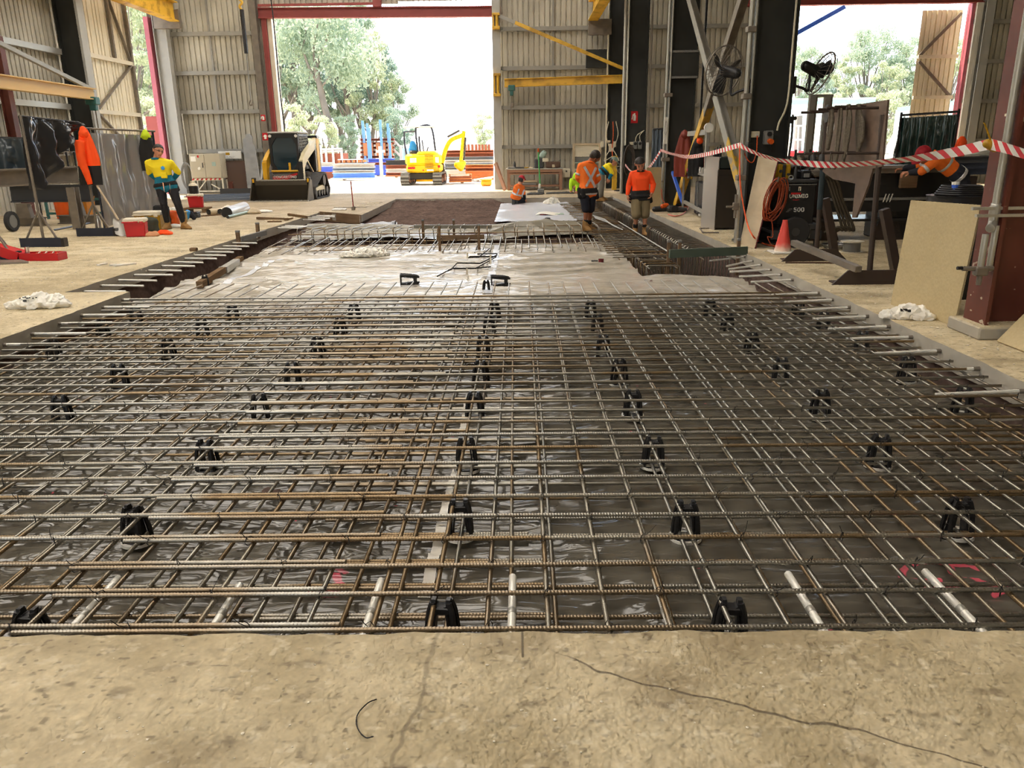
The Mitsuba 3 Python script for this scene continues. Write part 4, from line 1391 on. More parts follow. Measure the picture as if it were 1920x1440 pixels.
p = at(149, 414, z=0)
crate('ochre plastic crate on the floor behind the tripod stand, lower of two', p[0], p[1], 0, .42, .36, .26, 'm_crateyellow')
crate('ochre plastic crate stacked on another behind the tripod stand', p[0] + .01, p[1] + .01, .265, .42, .36, .26, 'm_crateyellow')
p = at(121, 410, z=0)
k = thing('bucket', 'orange red plastic tub beside the ochre crates', 'bucket', None, lathe([(0, .01), (.15, .01), (.17, .42), (.18, .42), (.18, .44), (.165, .44), (.145, .03), (0, .03)], 24, (p[0], p[1], 0)), 'm_orangeplastic', 35)
k = thing('wheel', 'small black trolley wheel at the far left under the beams', 'wheel')
p = at(20, 405, y=15.5)
part(k, 'tyre', xf(lathe([(.13, -.04), (.19, -.04), (.2, 0), (.19, .04), (.13, .04), (.13, -.04)], 24), (p[0], 15.5, .2), ry=math.pi / 2), 'm_rubber', 40)
part(k, 'hub', xf(lathe([(0, -.03), (.13, -.03), (.13, .03), (0, .03)], 20), (p[0], 15.5, .2), ry=math.pi / 2), 'm_grey', 40)

# red toolbox with open lid
p = at(40, 489, z=0)
x0, y0 = p[0] + .05, p[1] - .05
k = thing('toolbox', 'open red metal toolbox with bolts on the floor at the left edge', 'toolbox')
part(k, 'tray', cat([rbox(x0 - .05, x0 + .52, y0, y0 + .24, .0, .015, .004), rbox(x0 - .05, x0 + .52, y0, y0 + .015, 0, .11, .004), rbox(x0 - .05, x0 + .52, y0 + .225, y0 + .24, 0, .11, .004),
                     rbox(x0 + .505, x0 + .52, y0, y0 + .24, 0, .11, .004), rbox(x0 - .05, x0 - .035, y0, y0 + .24, 0, .11, .004)]), 'm_red', 30)
part(k, 'lid', cat([beam((x0 - .55, y0 + .1, .26), (x0 - .04, y0 + .12, .10), .30, .02), beam((x0 - .52, y0 - .04, .24), (x0 - .05, y0 - .02, .06), .02, .14), beam((x0 - .95, y0 + .1, .27), (x0 - .55, y0 + .1, .26), .3, .02)]), 'm_red', 30)
for i in range(7):
    part(k, 'bolt', tube([(x0 + .1 + .05 * i, y0 + .06 + .02 * (i % 3), .06), (x0 + .13 + .05 * i, y0 + .16, .09 + .02 * (i % 2))], .012, 6), 'm_galv' if i % 2 else 'm_crateyellow')
part(k, 'socket', cyl((x0 + .02, y0 + .12, .05), (x0 + .02, y0 + .12, .19), .03, 14), 'm_chrome', 40)
s3 = stand('dark tripod screen stand cut off by the left edge, with a wide brown foot', -8, 489, 1.0)
thing('steel_offcut', 'dark triangular steel plate on the floor at the left edge in front of the toolbox', 'steel plate', None,
      prism([(at(-30, 470, z=0)[0], at(-30, 470, z=0)[1]), (at(54, 494, z=0)[0], at(54, 494, z=0)[1]), (at(-30, 498, z=0)[0], at(-30, 498, z=0)[1])], .03), 'm_darksteel')

# shovel leaning on the screen
a, b = at(183, 350, y=15.3), at(222, 412, y=14.9)
k = thing('shovel', 'square mouth shovel with a pale wooden D-handle leaning on the silver screen', 'shovel')
part(k, 'shaft', tube([a, b], .02, 8), 'm_ply')
part(k, 'handle', cat([tube([a, a + [-.05, 0, .1]], .016, 6), tube([a, a + [.06, 0, .1]], .016, 6), tube([a + [-.06, 0, .1], a + [.07, 0, .1]], .018, 6)]), 'm_ply')
c = at(230, 441, z=.02)
d = (c - b) / np.linalg.norm(c - b)
w_ = np.array([1.0, .3, 0]); w_ -= d * np.dot(w_, d); w_ /= np.linalg.norm(w_)


def _blade(u, v):
    P = b + (c - b) * v[..., None] + w_ * ((u - .5) * (.16 + .06 * np.minimum(1, v * 4)))[..., None]
    nn = np.cross(d, w_)
    return P + nn * (.06 * (2 * np.abs(u - .5)) ** 2 - .02)[..., None]


part(k, 'blade', thick(grid(_blade, 12, 16), .006), 'm_galv', True)

k = thing('thermos_flask', 'dark steel flask standing at the foot of the tripod stand with the jacket', 'flask', None, lathe([(0, 0), (.04, 0), (.045, .02), (.045, .2), (.025, .25), (.025, .29), (0, .29)], 16, (at(187, 432, z=0)[0], at(187, 432, z=0)[1], 0)), 'm_chrome', 40)
thing('steel_bar', 'thin blue-grey bar lying on the floor between the two tripod stands', 'steel bar', None, tube([at(102, 431, z=.02), at(168, 418, z=.02)], .018, 6), 'm_bluesteel0' if 'm_bluesteel0' in scene else pm('m_bluesteel0', srgb(110, 122, 140), .4, .4), True)
# coolers
def cooler(label, u, v, w, d, h, m, rz=0.0, zb=0.0, p=None):
    p = at(u, v, z=zb) if p is None else p
    k = thing('cooler_box', label, 'cooler')
    M = lambda g: xf(g, (p[0], p[1], zb), rz)
    body = trimesh.convex.convex_hull(np.vstack([np.array(rbox(-w / 2 * .92, w / 2 * .92, -d / 2 * .92, d / 2 * .92, 0, .03, .015).vertices), np.array(rbox(-w / 2, w / 2, -d / 2, d / 2, h * .72, h * .78, .015).vertices)]))
    part(k, 'body', M(body), m)
    part(k, 'lid', M(rbox(-w / 2 - .012, w / 2 + .012, -d / 2 - .012, d / 2 + .012, h * .78, h, .02)), 'm_cream')
    part(k, 'handle', M(cat([tube([(-w / 2 - .02, -d / 2 - .02, h * .80), (w / 2 * .4, -d / 2 - .03, h * .82)], .012, 6), rbox(w / 2 * .55, w / 2 * .85, -d / 2 - .018, -d / 2, h * .70, h * .84, .005)])), 'm_red' if m == 'm_red' else 'm_cream')
    return p


cooler('red cooler box with a cream lid on the floor beside the shovel', 258, 443, .36, .28, .33, 'm_red', .25)
pm('m_mustard', srgb(170, 130, 22), .45)
cooler('mustard yellow cooler box with a cream lid behind the red one', 284, 430, .50, .32, .36, 'm_mustard', .1)
k = thing('pallet', 'small dark wooden pallet under the far red cooler', 'pallet')
p = at(370, 398, z=0)
part(k, 'board', box(p[0] - .3, p[0] + .3, p[1] - .2, p[1] + .25, .09, .12), 'm_timber')
for s in (-.26, .2):
    part(k, 'runner', box(p[0] + s, p[0] + s + .07, p[1] - .2, p[1] + .25, 0, .09), 'm_timber')
cooler('small red cooler box with a cream lid on the dark pallet, below the water jug', 367, 396, .36, .28, .34, 'm_red', .3, .12, p)
pj = (p[0] - .02, p[1])
k = thing('water_jug', 'round water jug with a black belly and cream top standing on the far red cooler', 'jug')
part(k, 'body', lathe([(0, 0), (.105, 0), (.115, .02), (.115, .17), (.10, .19), (0, .19)], 24, (pj[0], pj[1], .46)), 'm_black', 40)
part(k, 'top', lathe([(.10, 0), (.115, .01), (.10, .05), (.06, .07), (.06, .12), (0, .12)], 24, (pj[0], pj[1], .65)), 'm_cream', 40)


# bags and clutter around the standing man
def soft(name, label, category, u, v, w, d, h, m, seed, namp=.03, z=0.0, y=None):
    p = at(u, v, z=z)
    r = min(w, d, h) * .3
    pts = [(p[0] + sx * (w / 2 - r), p[1] + sy * (d / 2 - r), z + zz) for sx in (-1, 1) for sy in (-1, 1) for zz in (r * .9,)] + [(p[0] + sx * (w / 4), p[1], z + h - r) for sx in (-1, 1)]
    g = lump(pts, [r] * len(pts), max(.02, h / 10), noise_amp=namp, nf=9, seed=seed)
    g.vertices[:, 2] = np.maximum(g.vertices[:, 2], z + .002)
    return thing(name, label, category, None, g, m, True), p


pm('m_olive', (.04, .045, .03), .8)
pm('m_skinbag', srgb(196, 140, 100), .7)
soft('duffel_bag', 'dark olive canvas bag slumped against the red cooler', 'bag', 284, 437, .28, .26, .30, 'm_olive', 1)
soft('paper_bag', 'crumpled brown paper bag in front of the olive bag', 'bag', 287, 443, .22, .12, .09, 'm_skinbag', 2)
k, p = soft('backpack', 'black backpack standing behind the boot of the man in the yellow shirt', 'backpack', 306, 422, .36, .26, .42, 'm_blackcloth', 3)
part(k, 'strap', tube(curve([(p[0] + .16, p[1] - .12, .02), (p[0] + .22, p[1] - .16, .2), (p[0] + .12, p[1] - .12, .37)], 8), .016, 6), 'm_blacksatin')
part(k, 'pocket', lump([(p[0] - .1, p[1] - .15, .08), (p[0] + .08, p[1] - .15, .08)], [.06, .06], .03, noise_amp=.01), 'm_navycloth', True)
soft('hi_vis_vest', 'orange folded vest lying on the floor by the backpack', 'vest', 309, 440, .27, .14, .09, 'm_orangecloth', 5)
soft('tool_bag', 'orange and black tool bag between the legs of the man in the yellow shirt', 'bag', 327, 421, .20, .2, .30, 'm_orangeplastic', 6)
k = thing('carton', 'open brown cardboard carton behind the right leg of the man in the yellow shirt', 'box')
p = at(337, 416, z=0)
part(k, 'front', beam((p[0] - .2, p[1], .12), (p[0] + .2, p[1] - .05, .12), .012, .24), 'm_mdf')
part(k, 'side', beam((p[0] - .2, p[1], .12), (p[0] - .2, p[1] + .3, .12), .012, .24), 'm_mdf')
part(k, 'flap', beam((p[0] - .2, p[1] - .02, .25), (p[0] + .2, p[1] - .07, .22), .18, .01), 'm_mdf')
soft('plastic_bag', 'pale crumpled plastic packet on the floor between the man\'s boots', 'plastic bag', 330, 427, .24, .14, .08, 'm_disc', 7)
k = thing('power_tool', 'bright blue power tool on the floor right of the man in the yellow shirt', 'tool')
p = at(349, 414, z=0)
part(k, 'body', lump([(p[0], p[1], .09), (p[0] + .06, p[1], .18)], [.08, .06], .03), 'm_bluetool' if 'm_bluetool' in scene else pm('m_bluetool', srgb(60, 150, 220), .4), True)
part(k, 'guard', lump([(p[0] + .1, p[1] + .05, .16), (p[0] + .16, p[1] + .05, .06)], [.06, .05], .03), 'm_navycloth', True)
k = thing('tool_case', 'small black tool case on the floor right of the blue tool', 'case')
p = at(363, 408, z=0)
part(k, 'shell', rbox(p[0] - .14, p[0] + .14, p[1] - .1, p[1] + .1, 0, .1, .015), 'm_dkgrey')
part(k, 'lid', rbox(p[0] - .14, p[0] + .14, p[1] - .1, p[1] + .1, .102, .13, .01), 'm_blacksatin')
soft('plastic_bag', 'white plastic bag heap behind the man in the yellow shirt', 'plastic bag', 326, 404, .35, .25, .2, 'm_disc', 9)

# rolls and offcuts on the floor
def roll(label, a, b, r, m, core='m_black', name='cardboard_tube'):
    a, b = np.array(a), np.array(b)
    k = thing(name, label, 'roll')
    d = (b - a) / np.linalg.norm(b - a)
    part(k, 'tube', tube([a, b], r, 16, cap=False), m, True)
    part(k, 'end', tube([a + d * .01, a + d * .02], r * .97, 16), core)
    part(k, 'end', tube([b - d * .02, b - d * .01], r * .97, 16), core)


g = lambda u, v, z=.06: at(u, v, z=z)
roll('brown cardboard tube lying on the floor beside the small pallet', g(391, 398), g(411, 395) + [.25, .25, 0], .075, 'm_ply')
roll('short upright-ended cream cardboard tube beside the roll of black membrane', g(413, 397), g(412, 392) + [0, .6, 0], .07, 'm_cream')
roll('thick roll of silver and black membrane lying on the floor', g(425, 399, .1), g(458, 388, .1), .13, 'm_polywhite', 'm_black', 'membrane_roll')
roll('slim silver membrane roll beside the thick one', g(441, 398, .06), g(464, 391, .06), .07, 'm_silver', 'm_dkgrey', 'membrane_roll')
roll('pale green pipe lying in front of the membrane rolls', g(427, 407, .035), g(463, 398, .035), .035, 'm_teal' if False else pm('m_palegreen', srgb(150, 170, 160), .4), 'm_dkgrey', 'pipe_offcut')
thing('timber_strip', 'thin dark timber strip lying in front of the cardboard tube', 'timber', None, beam(g(378, 405, .015), g(418, 402, .015), .05, .03), 'm_timber')
soft('plastic_wrap', 'crumpled brown packaging on the floor right of the membrane rolls', 'wrapping', 477, 401, .30, .2, .14, 'm_ply', 11)
soft('plastic_wrap', 'scrap of white plastic film right of the crumpled brown packaging', 'wrapping', 493, 398, .4, .25, .06, 'm_disc', 12)
thing('timber_peg', 'dark pointed timber peg lying on the floor near the left slab edge', 'timber', None, cat([beam(g(482, 409, .03), g(540, 411, .03), .05, .05), beam(g(540, 411, .03), g(549, 409, .03), .03, .03)]), 'm_timber')
thing('timber_peg', 'brown timber peg lying slantwise by the slab edge', 'timber', None, beam(g(541, 402, .03), g(575, 407, .03), .05, .05), 'm_timber')
thing('timber_strip', 'thin cream strip lying in front of the dark peg', 'timber', None, beam(g(497, 413, .01), g(532, 413, .01), .03, .02), 'm_cream')
for i, (u0, v0, u1, v1) in enumerate(((184, 497, 199, 494), (206, 497, 236, 496), (214, 499, 254, 494))):
    thing('plaster_scrap', ('short white scrap on the floor left of the slab edge', 'broad white scrap strip on the floor, middle of three', 'long white scrap strip on the floor left of the slab edge')[i], 'scrap', None, rbox(0, 1, 0, 1, 0, 1, .1).apply_scale(0) if False else beam(g(u0, v0, .01), g(u1, v1, .01), .05, .02), 'm_disc')
thing('rubber_block', 'small dark block on the floor above the left slab edge', 'block', None, rbox(g(360, 464)[0] - .05, g(360, 464)[0] + .05, g(360, 464)[1], g(360, 464)[1] + .1, 0, .05, .01), 'm_timber')
# survey stake with a flat foot
k = thing('survey_stake', 'thin pink-tipped steel stake standing at the corner of the far pit edge', 'stake')
p = at(663, 394, z=0)
part(k, 'rod', tube([(p[0], p[1], 0), (p[0] - .02, p[1], .72)], .014, 6), 'm_maroon')
part(k, 'foot', cat([cyl((p[0], p[1], 0), (p[0], p[1], .09), .05, 10), tube([(p[0] - .5, p[1], .07), (p[0] + .35, p[1], .07)], .009, 6)]), 'm_darksteel')
for i, (u, v) in enumerate(((690, 383), (700, 381), (682, 386), (706, 379))):
    thing('timber_strip', 'thin pale strip on the slab beside the pink-tipped stake, ' + ('nearest', 'second', 'leftmost', 'farthest')[i] + ' of four', 'timber', None, beam(g(u - 12, v, .01), g(u + 12, v, .01), .04, .015), 'm_cream')
soft('plastic_wrap', 'white crumpled film on the slab left of the stake', 'wrapping', 636, 394, .35, .2, .06, 'm_disc', 14)

# steel flats stacked on the floor by the far wall
_g = np.random.default_rng(3)
pm('m_bluesteel', srgb(120, 132, 150), .35, .6)
for i in range(8):
    a, b = at(345 + 4 * i, 372 + 1.2 * i - 3, z=.04), at(472 - 3 * (i % 3), 368 + 1.3 * i - 3, z=.04)
    k = thing('steel_flat', f'long bluish steel flat lying by the far left wall, {ORD[i]} from the back', 'steel bar', 'steel flats on the floor by the far left wall',
              beam(a + [0, 0, .05 * (i % 2)], b + [0, 0, .05 * (i % 2)], .22, .04), 'm_bluesteel')

# ---- electrical cabinet on a white stand
p0, p1 = at(363, 340, y=28.9), at(411, 287, y=28.9)
x0, x1 = p0[0] - .05, p1[0] + .02
k = thing('switch_cabinet', 'cream two-door electrical cabinet on a white stand against the far wall', 'cabinet')
pm('m_cabinet', srgb(176, 168, 146), .5)
part(k, 'body', rbox(x0, x1, 28.9, 29.4, .55, 1.42, .012), 'm_cabinet')
xm = (x0 + x1) / 2 - .02
d_ = part(k, 'door', rbox(x0 + .02, xm - .006, 28.872, 28.9, .58, 1.40, .006), 'm_cabinet')
part(d_, 'handle', rbox(xm - .09, xm - .06, 28.85, 28.873, .93, 1.1, .006), 'm_dkgrey')
part(d_, 'label_plate', rbox(x0 + .06, x0 + .24, 28.866, 28.873, 1.15, 1.32, .002), 'm_white')
part(d_, 'sticker', rbox(x0 + .3, x0 + .36, 28.866, 28.873, 1.28, 1.36, .002), 'm_red')
d_ = part(k, 'door', rbox(xm + .006, x1 - .02, 28.872, 28.9, .58, 1.40, .006), 'm_cabinet')
part(d_, 'label_plate', rbox(x1 - .32, x1 - .18, 28.866, 28.873, .98, 1.12, .002), 'm_palegreen')
part(k, 'knob', cyl((x0 + .33, 28.84, .9), (x0 + .33, 28.872, .9), .05, 14), 'm_white')
nst = 7
for i in range(nst):
    a = x0 + (x1 - x0) * i / nst
    part(k, 'stripe', prism([(a, .50), (a + .06, .50), (a + .10, .555), (a + .04, .555)], .02, 'xz', 28.88), 'm_red' if i % 1 == 0 else 'm_white')
part(k, 'stand_rail', box(x0, x1, 28.9, 28.95, .48, .55), 'm_cream')
for xx in (x0, x1 - .05):
    for yy in (28.9, 29.3):
        part(k, 'stand_leg', box(xx, xx + .05, yy, yy + .05, 0, .5), 'm_cream')
part(k, 'stand_brace', beam((x0 + .1, 28.93, .05), (x0 + .5, 28.93, .48), .03, .04), 'm_cream')
part(k, 'stand_brace', beam((x1 - .45, 28.93, .35), (x1, 28.93, .08), .03, .04), 'm_cream')
part(k, 'stand_foot', box(x0, x1, 28.9, 28.95, .08, .13), 'm_cream')
soft('cap', 'small dark cap and gloves lying on top of the electrical cabinet', 'cap', 386, 283, .55, .3, .10, 'm_blackcloth', 15, z=1.42)
k = thing('hose', 'coiled grey hose hanging left of the electrical cabinet', 'hose')
c = at(352, 330, y=29.3)
for i in range(3):
    part(k, 'loop', tube([(c[0] + (.17 + .02 * i) * math.cos(t), 29.3 - .03 * i, c[2] + (.42 + .03 * i) * math.sin(t)) for t in np.linspace(0, 6.283, 28)], .014, 6), 'm_grey', True)
k = thing('notice_board', 'white notice board with a yellow label on the far wall right of the cabinet', 'sign')
a, b = at(411, 298, y=29.7), at(452, 283, y=29.7)
part(k, 'board', rbox(a[0], b[0], 29.66, 29.7, a[2], b[2], .004), 'm_white')
part(k, 'sticker', rbox(a[0] + .27, a[0] + .42, 29.652, 29.66, b[2] - .14, b[2] - .05, .001), 'm_mustard')
for i in range(4):
    part(k, 'text_line', box(a[0] + .06, a[0] + .6 - .05 * i, 29.655, 29.66, b[2] - .20 - .035 * i, b[2] - .212 - .035 * i + .02), 'm_grey')
k = thing('steel_sheet', 'brown rusty steel sheet leaning on the far wall below the notice board', 'steel sheet')
a, b = at(424, 352, y=29.5), at(466, 301, y=29.5)
pm('m_brownsheet', srgb(84, 62, 48), .6)
part(k, 'panel', beam(((a[0] + b[0]) / 2, 29.4, .02), ((a[0] + b[0]) / 2, 29.75, b[2]), abs(b[0] - a[0]), .01, up=(0, 1, 0)), 'm_brownsheet')
for xx in (a[0] - .05, b[0] + .05):
    part(k, 'prop', box(xx - .02, xx + .02, 29.36, 29.40, 0, b[2] - .05), 'm_darksteel')
k = thing('steel_trough', 'dark steel trough lying in front of the brown sheet', 'trough')
a, b = at(413, 363, y=28.6), at(470, 352, y=28.6)
part(k, 'wall', box(a[0], b[0], 28.6, 28.62, 0, .20), 'm_dkgrey')
part(k, 'base', box(a[0], b[0], 28.6, 28.9, 0, .02), 'm_dkgrey')
for i, xx in enumerate((-11.0, -10.75)):
    thing('steel_offcut', ('grey steel offcut leaning inside the brown sheet bay', 'rusty steel offcut leaning inside the brown sheet bay')[i], 'offcut', None, box(xx, xx + .16, 29.2, 29.28, 0, .5 - .08 * i), ('m_grey', 'm_redpaint')[i])
k = thing('concrete_slab', 'tall grey plate with a stepped top leaning on the far wall left of the loader', 'plate')
a = at(462, 358, y=28.9)
prof = [(a[0] + .02, 0), (a[0] + .52, 0), (a[0] + .28, 1.65), (a[0] + .20, 1.72), (a[0] + .20, 1.98), (a[0] + .10, 2.08), (a[0] - .04, 2.08), (a[0] - .06, 1.95), (a[0] - .16, 1.9), (a[0] - .15, 1.6)]


def tx_greyplate(p, n, uv):
    return mix((.20, .20, .19), (.30, .30, .285), fbm(p.x * 6, p.y * 6, p.z * 6, 4))


pm('m_greyplate', mikit.proc(tx_greyplate), .7)
g_ = prism(prof, .05, 'xz', 0)
g_.vertices[:, 1] += 29.0 + g_.vertices[:, 2] * .3
part(k, 'plate', g_, 'm_greyplate')
thing('steel_tube', 'pale thin pipe leaning on the far wall between the grey plate and the loader', 'pipe', None, tube([at(487, 350, y=29.2), at(493, 300, y=29.6)], .05, 8), 'm_girt')

# ================================================================ compact track loader
ld = thing('track_loader', 'yellow and black compact track loader with a wide bucket parked in the main doorway', 'loader')
_p = at(468, 379, z=0); _q = at(577, 378, z=0)
LX, LY = (_p[0] + _q[0]) / 2, (_p[1] + _q[1]) / 2
W2 = (_q[0] - _p[0]) / 2
pm('m_catyellow', srgb(210, 160, 30), .42)
pm('m_bucket', (.075, .065, .048), .45, .5)
pm('m_glassdark', (.012, .030, .042), .06, 0, .9)
L = lambda x0, x1, y0, y1, z0, z1, r=.015: rbox(LX + x0, LX + x1, LY + y0, LY + y1, z0, z1, r)
bk = part(ld, 'bucket', cat([
    box(LX - W2, LX + W2, LY, LY + .72, .0, .03),
    prism([(LY + .68, .0), (LY + .74, .0), (LY + .62, .62), (LY + .50, .62)], 2 * W2, 'yz', LX - W2),
    prism([(LY, 0), (LY + .72, 0), (LY + .60, .62), (LY + .42, .62), (LY + .05, .06)], .03, 'yz', LX - W2),
    prism([(LY, 0), (LY + .72, 0), (LY + .60, .62), (LY + .42, .62), (LY + .05, .06)], .03, 'yz', LX + W2 - .03),
    box(LX - W2 + .1, LX + W2 - .1, LY + .44, LY + .52, .47, .60)]), 'm_bucket')
part(bk, 'cutting_edge', box(LX - W2 - .01, LX + W2 + .01, LY - .06, LY + .06, 0, .035), 'm_galv')
for i in range(8):
    part(bk, 'bolt', cyl((LX - W2 + .15 + i * (2 * W2 - .3) / 7, LY - .02, .036), (LX - W2 + .15 + i * (2 * W2 - .3) / 7, LY - .02, .05), .03, 8), 'm_dkgrey')
part(bk, 'top_bar', box(LX - W2 * .88, LX + W2 * .88, LY + .46, LY + .56, .60, .635), 'm_galv')
for s in (-1, 1):
    part(bk, 'corner_block', L(s * (W2 - .06) - .06, s * (W2 - .06) + .06, .40, .52, .56, .70), 'm_bucket')
    part(bk, 'marker', L(s * (W2 - .06) - .03, s * (W2 - .06) + .03, .385, .40, .55, .66, .004), 'm_catyellow')
# chassis with lettering
part(ld, 'chassis', cat([L(-.42, .42, .95, 2.6, .28, .85, .03), L(-.40, .40, .90, 1.0, .30, .78, .02)]), 'm_brownblack' if 'm_brownblack' in scene else pm('m_brownblack', (.05, .038, .028), .45))
part(ld, 'lettering', text_xz('CONCRETING', .075, (LX - .36, LY + .893, .66), .006, True, width=.72), 'm_white', label='white block lettering')
part(ld, 'swoosh', prism([(LX - .38, .60), (LX + .1, .62), (LX + .40, .76), (LX + .40, .82), (LX + .05, .74), (LX - .38, .70)], .006, 'xz', LY + .888), 'm_red')
part(ld, 'front_plate', L(-.42, .42, .93, .97, .84, .90), 'm_catyellow')
# cab
zc0, zc1 = .82, 1.98
out = sg.Polygon([(-.45, zc0 + .22), (-.30, zc0 - .02), (.30, zc0 - .02), (.45, zc0 + .22), (.45, zc1), (-.47, zc1), (-.45, zc0 + .5)])
ins = sg.Polygon([(-.36, zc0 + .30), (-.22, zc0 + .08), (.22, zc0 + .08), (.36, zc0 + .30), (.36, zc1 - .34), (.24, zc1 - .14), (-.22, zc1 - .14), (-.36, zc1 - .34)]).buffer(.02)
fr = prism(affinity.translate(out.difference(ins), LX, 0), .08, 'xz', LY + 1.08)
cab = part(ld, 'cab', cat([fr, L(-.46, -.40, 1.15, 2.25, .9, zc1), L(-.46, .46, 2.2, 2.26, .9, zc1), L(.40, .46, 1.15, 1.22, .9, zc1), L(.40, .46, 2.18, 2.26, .9, zc1), L(.40, .46, 1.15, 2.25, .9, 1.05), L(.40, .46, 1.15, 2.25, zc1 - .1, zc1)]), 'm_black')
part(cab, 'windscreen', prism(affinity.translate(ins.buffer(.01), LX, 0), .012, 'xz', LY + 1.12), 'm_glassdark')
part(cab, 'roof', L(-.48, .48, 1.06, 2.3, zc1, zc1 + .06, .03), 'm_greycol')
for i in range(9):
    a = zc0 + .3 + i * .09
    part(cab, 'side_bar', beam((LX + .46, LY + 1.2, a), (LX + .46, LY + 2.2, a + .05), .015, .012), 'm_greycol')
for i in range(9):
    a = LY + 1.25 + i * .105
    part(cab, 'side_bar', beam((LX + .46, a, 1.05), (LX + .46, a + .02, zc1 - .1), .015, .012), 'm_greycol')
for s in (-1, 1):
    part(cab, 'headlamp', cyl((LX + s * .40, LY + 1.04, zc1 - .07), (LX + s * .40, LY + 1.09, zc1 - .07), .045, 14), 'm_disc')
part(cab, 'seat', lump([(LX, LY + 1.7, 1.15), (LX, LY + 1.8, 1.6)], [.2, .17], .06), 'm_blackcloth', True)
part(ld, 'wiper_post', L(.10, .17, 1.03, 1.08, .80, 1.12, .01), 'm_catyellow')
# lift arms
armp = [(LY + .75, .42), (LY + .95, .42), (LY + .98, .95), (LY + 1.35, 1.18), (LY + 2.75, 1.62), (LY + 2.85, 1.85), (LY + 2.65, 1.88), (LY + 1.2, 1.42), (LY + .82, 1.2), (LY + .75, .9)]
for s in (-1, 1):
    xa = LX + s * .56 - .06
    am = part(ld, 'lift_arm', prism(armp, .12, 'yz', xa), 'm_catyellow' if s < 0 else 'm_whitearm' if 'm_whitearm' in scene else pm('m_whitearm', srgb(196, 186, 150), .35))
    part(am, 'arm_face', L(s * .56 - .065, s * .56 + .065, .735, .75, .45, 1.15, .01), 'm_catyellow' if s < 0 else 'm_blacksatin')
    part(ld, 'arm_tower', cat([L(s * .56 - .07, s * .56 + .07, 2.6, 2.95, .6, 1.9, .02)]), 'm_catyellow')
    part(ld, 'lift_cylinder', tube([(LX + s * .56, LY + 2.2, .75), (LX + s * .56, LY + 1.45, 1.2)], .04, 10), 'm_chrome')
part(ld, 'rear_cowl', L(-.45, .62, 2.35, 3.1, .8, 1.72, .04), 'm_black')
part(ld, 'rear_bar', box(LX + .3, LX + .66, LY + 2.6, LY + 2.9, 1.86, 1.94), 'm_blacksatin')
# tracks
tp = [(LY + 1.0, .04), (LY + 2.55, .04), (LY + 2.75, .25), (LY + 2.35, .72), (LY + 2.05, .76), (LY + .92, .36), (LY + .86, .18)]
ti = sg.Polygon(tp).buffer(.05)
for s in (-1, 1):
    a, b = (LX + .58, LX + .93) if s > 0 else (LX - .93, LX - .58)
    tr = part(ld, 'track', prism(ti.difference(sg.Polygon(tp).buffer(-.01)), b - a, 'yz', a), 'm_trackrubber' if 'm_trackrubber' in scene else pm('m_trackrubber', (.055, .05, .045), .8))
    part(tr, 'frame', prism(sg.Polygon([(LY + 1.1, .14), (LY + 2.45, .14), (LY + 2.3, .42), (LY + 1.2, .34)]), .2, 'yz', (a + b) / 2 - .1), 'm_whitearm')
    for yy, rr in ((LY + 1.05, .12), (LY + 2.52, .14), (LY + 2.2, .18), (LY + 1.45, .09), (LY + 1.8, .09), (LY + 2.1, .09)):
        part(tr, 'roller', cyl((a + .03, yy, .17 if rr < .13 else .2 if rr < .16 else .55), (b - .03, yy, .17 if rr < .13 else .2 if rr < .16 else .55), rr, 16), 'm_dkgrey')
    lugs = []
    ring = np.array(ti.exterior.coords)
    L_ = ti.exterior.length
    for t in np.arange(0, L_, .13):
        q0, q1 = ti.exterior.interpolate(t), ti.exterior.interpolate(t + .02)
        d = np.array([q1.x - q0.x, q1.y - q0.y]); d /= np.linalg.norm(d) + 1e-9
        lugs.append(beam((a, q0.x + d[1] * .012, q0.y - d[0] * .012), (b, q0.x + d[1] * .012, q0.y - d[0] * .012), .05, .03, up=(0, d[1], -d[0] + 1e-3)))
    part(tr, 'tread_lug', cat(lugs), 'm_trackrubber', kind='stuff')
# ================================================================ things on the right side and by the far wall
# ---- work bench at the far wall
a, b = at(951, 316, y=28.9), at(1054, 312, y=28.9)
bx0, bx1, bz = a[0], b[0], a[2]
pm('m_rustframe', srgb(150, 112, 90), .6)
k = thing('work_bench', 'steel framed work bench with two lower shelves against the far wall', 'bench')
part(k, 'top', box(bx0 - .05, bx1 + .02, 28.7, 29.5, bz - .04, bz), 'm_galv')
for xx in (bx0, bx1 - .1):
    for yy in (28.75, 29.4):
        part(k, 'leg', box(xx, xx + .1, yy, yy + .08, 0, bz - .04), 'm_rustframe')
for zz in (.12, .55):
    part(k, 'shelf', box(bx0, bx1, 28.75, 29.4, zz, zz + .05), 'm_rustframe')
part(k, 'rail', box(bx0, bx1, 28.72, 28.77, bz - .14, bz - .04), 'm_rustframe')
thing('timber_prop', 'timber plank leaning against the right jamb of the main doorway', 'plank', None, beam((-.62, 28.9, .0), (-.25, 28.95, .0), .01, .01) if False else beam((bx0 - .08, 28.6, .03), (bx0 - .42, 28.95, .95), .07, .14), 'm_rustframe')


def onbench(name, label, category, u0, u1, z, h, d, m, y=28.85, r=.02):
    xa, xb = at(u0, 320, y=y)[0], at(u1, 320, y=y)[0]
    return thing(name, label, category, None, rbox(xa, xb, y, y + d, z, z + h, min(r, h / 3)), m)


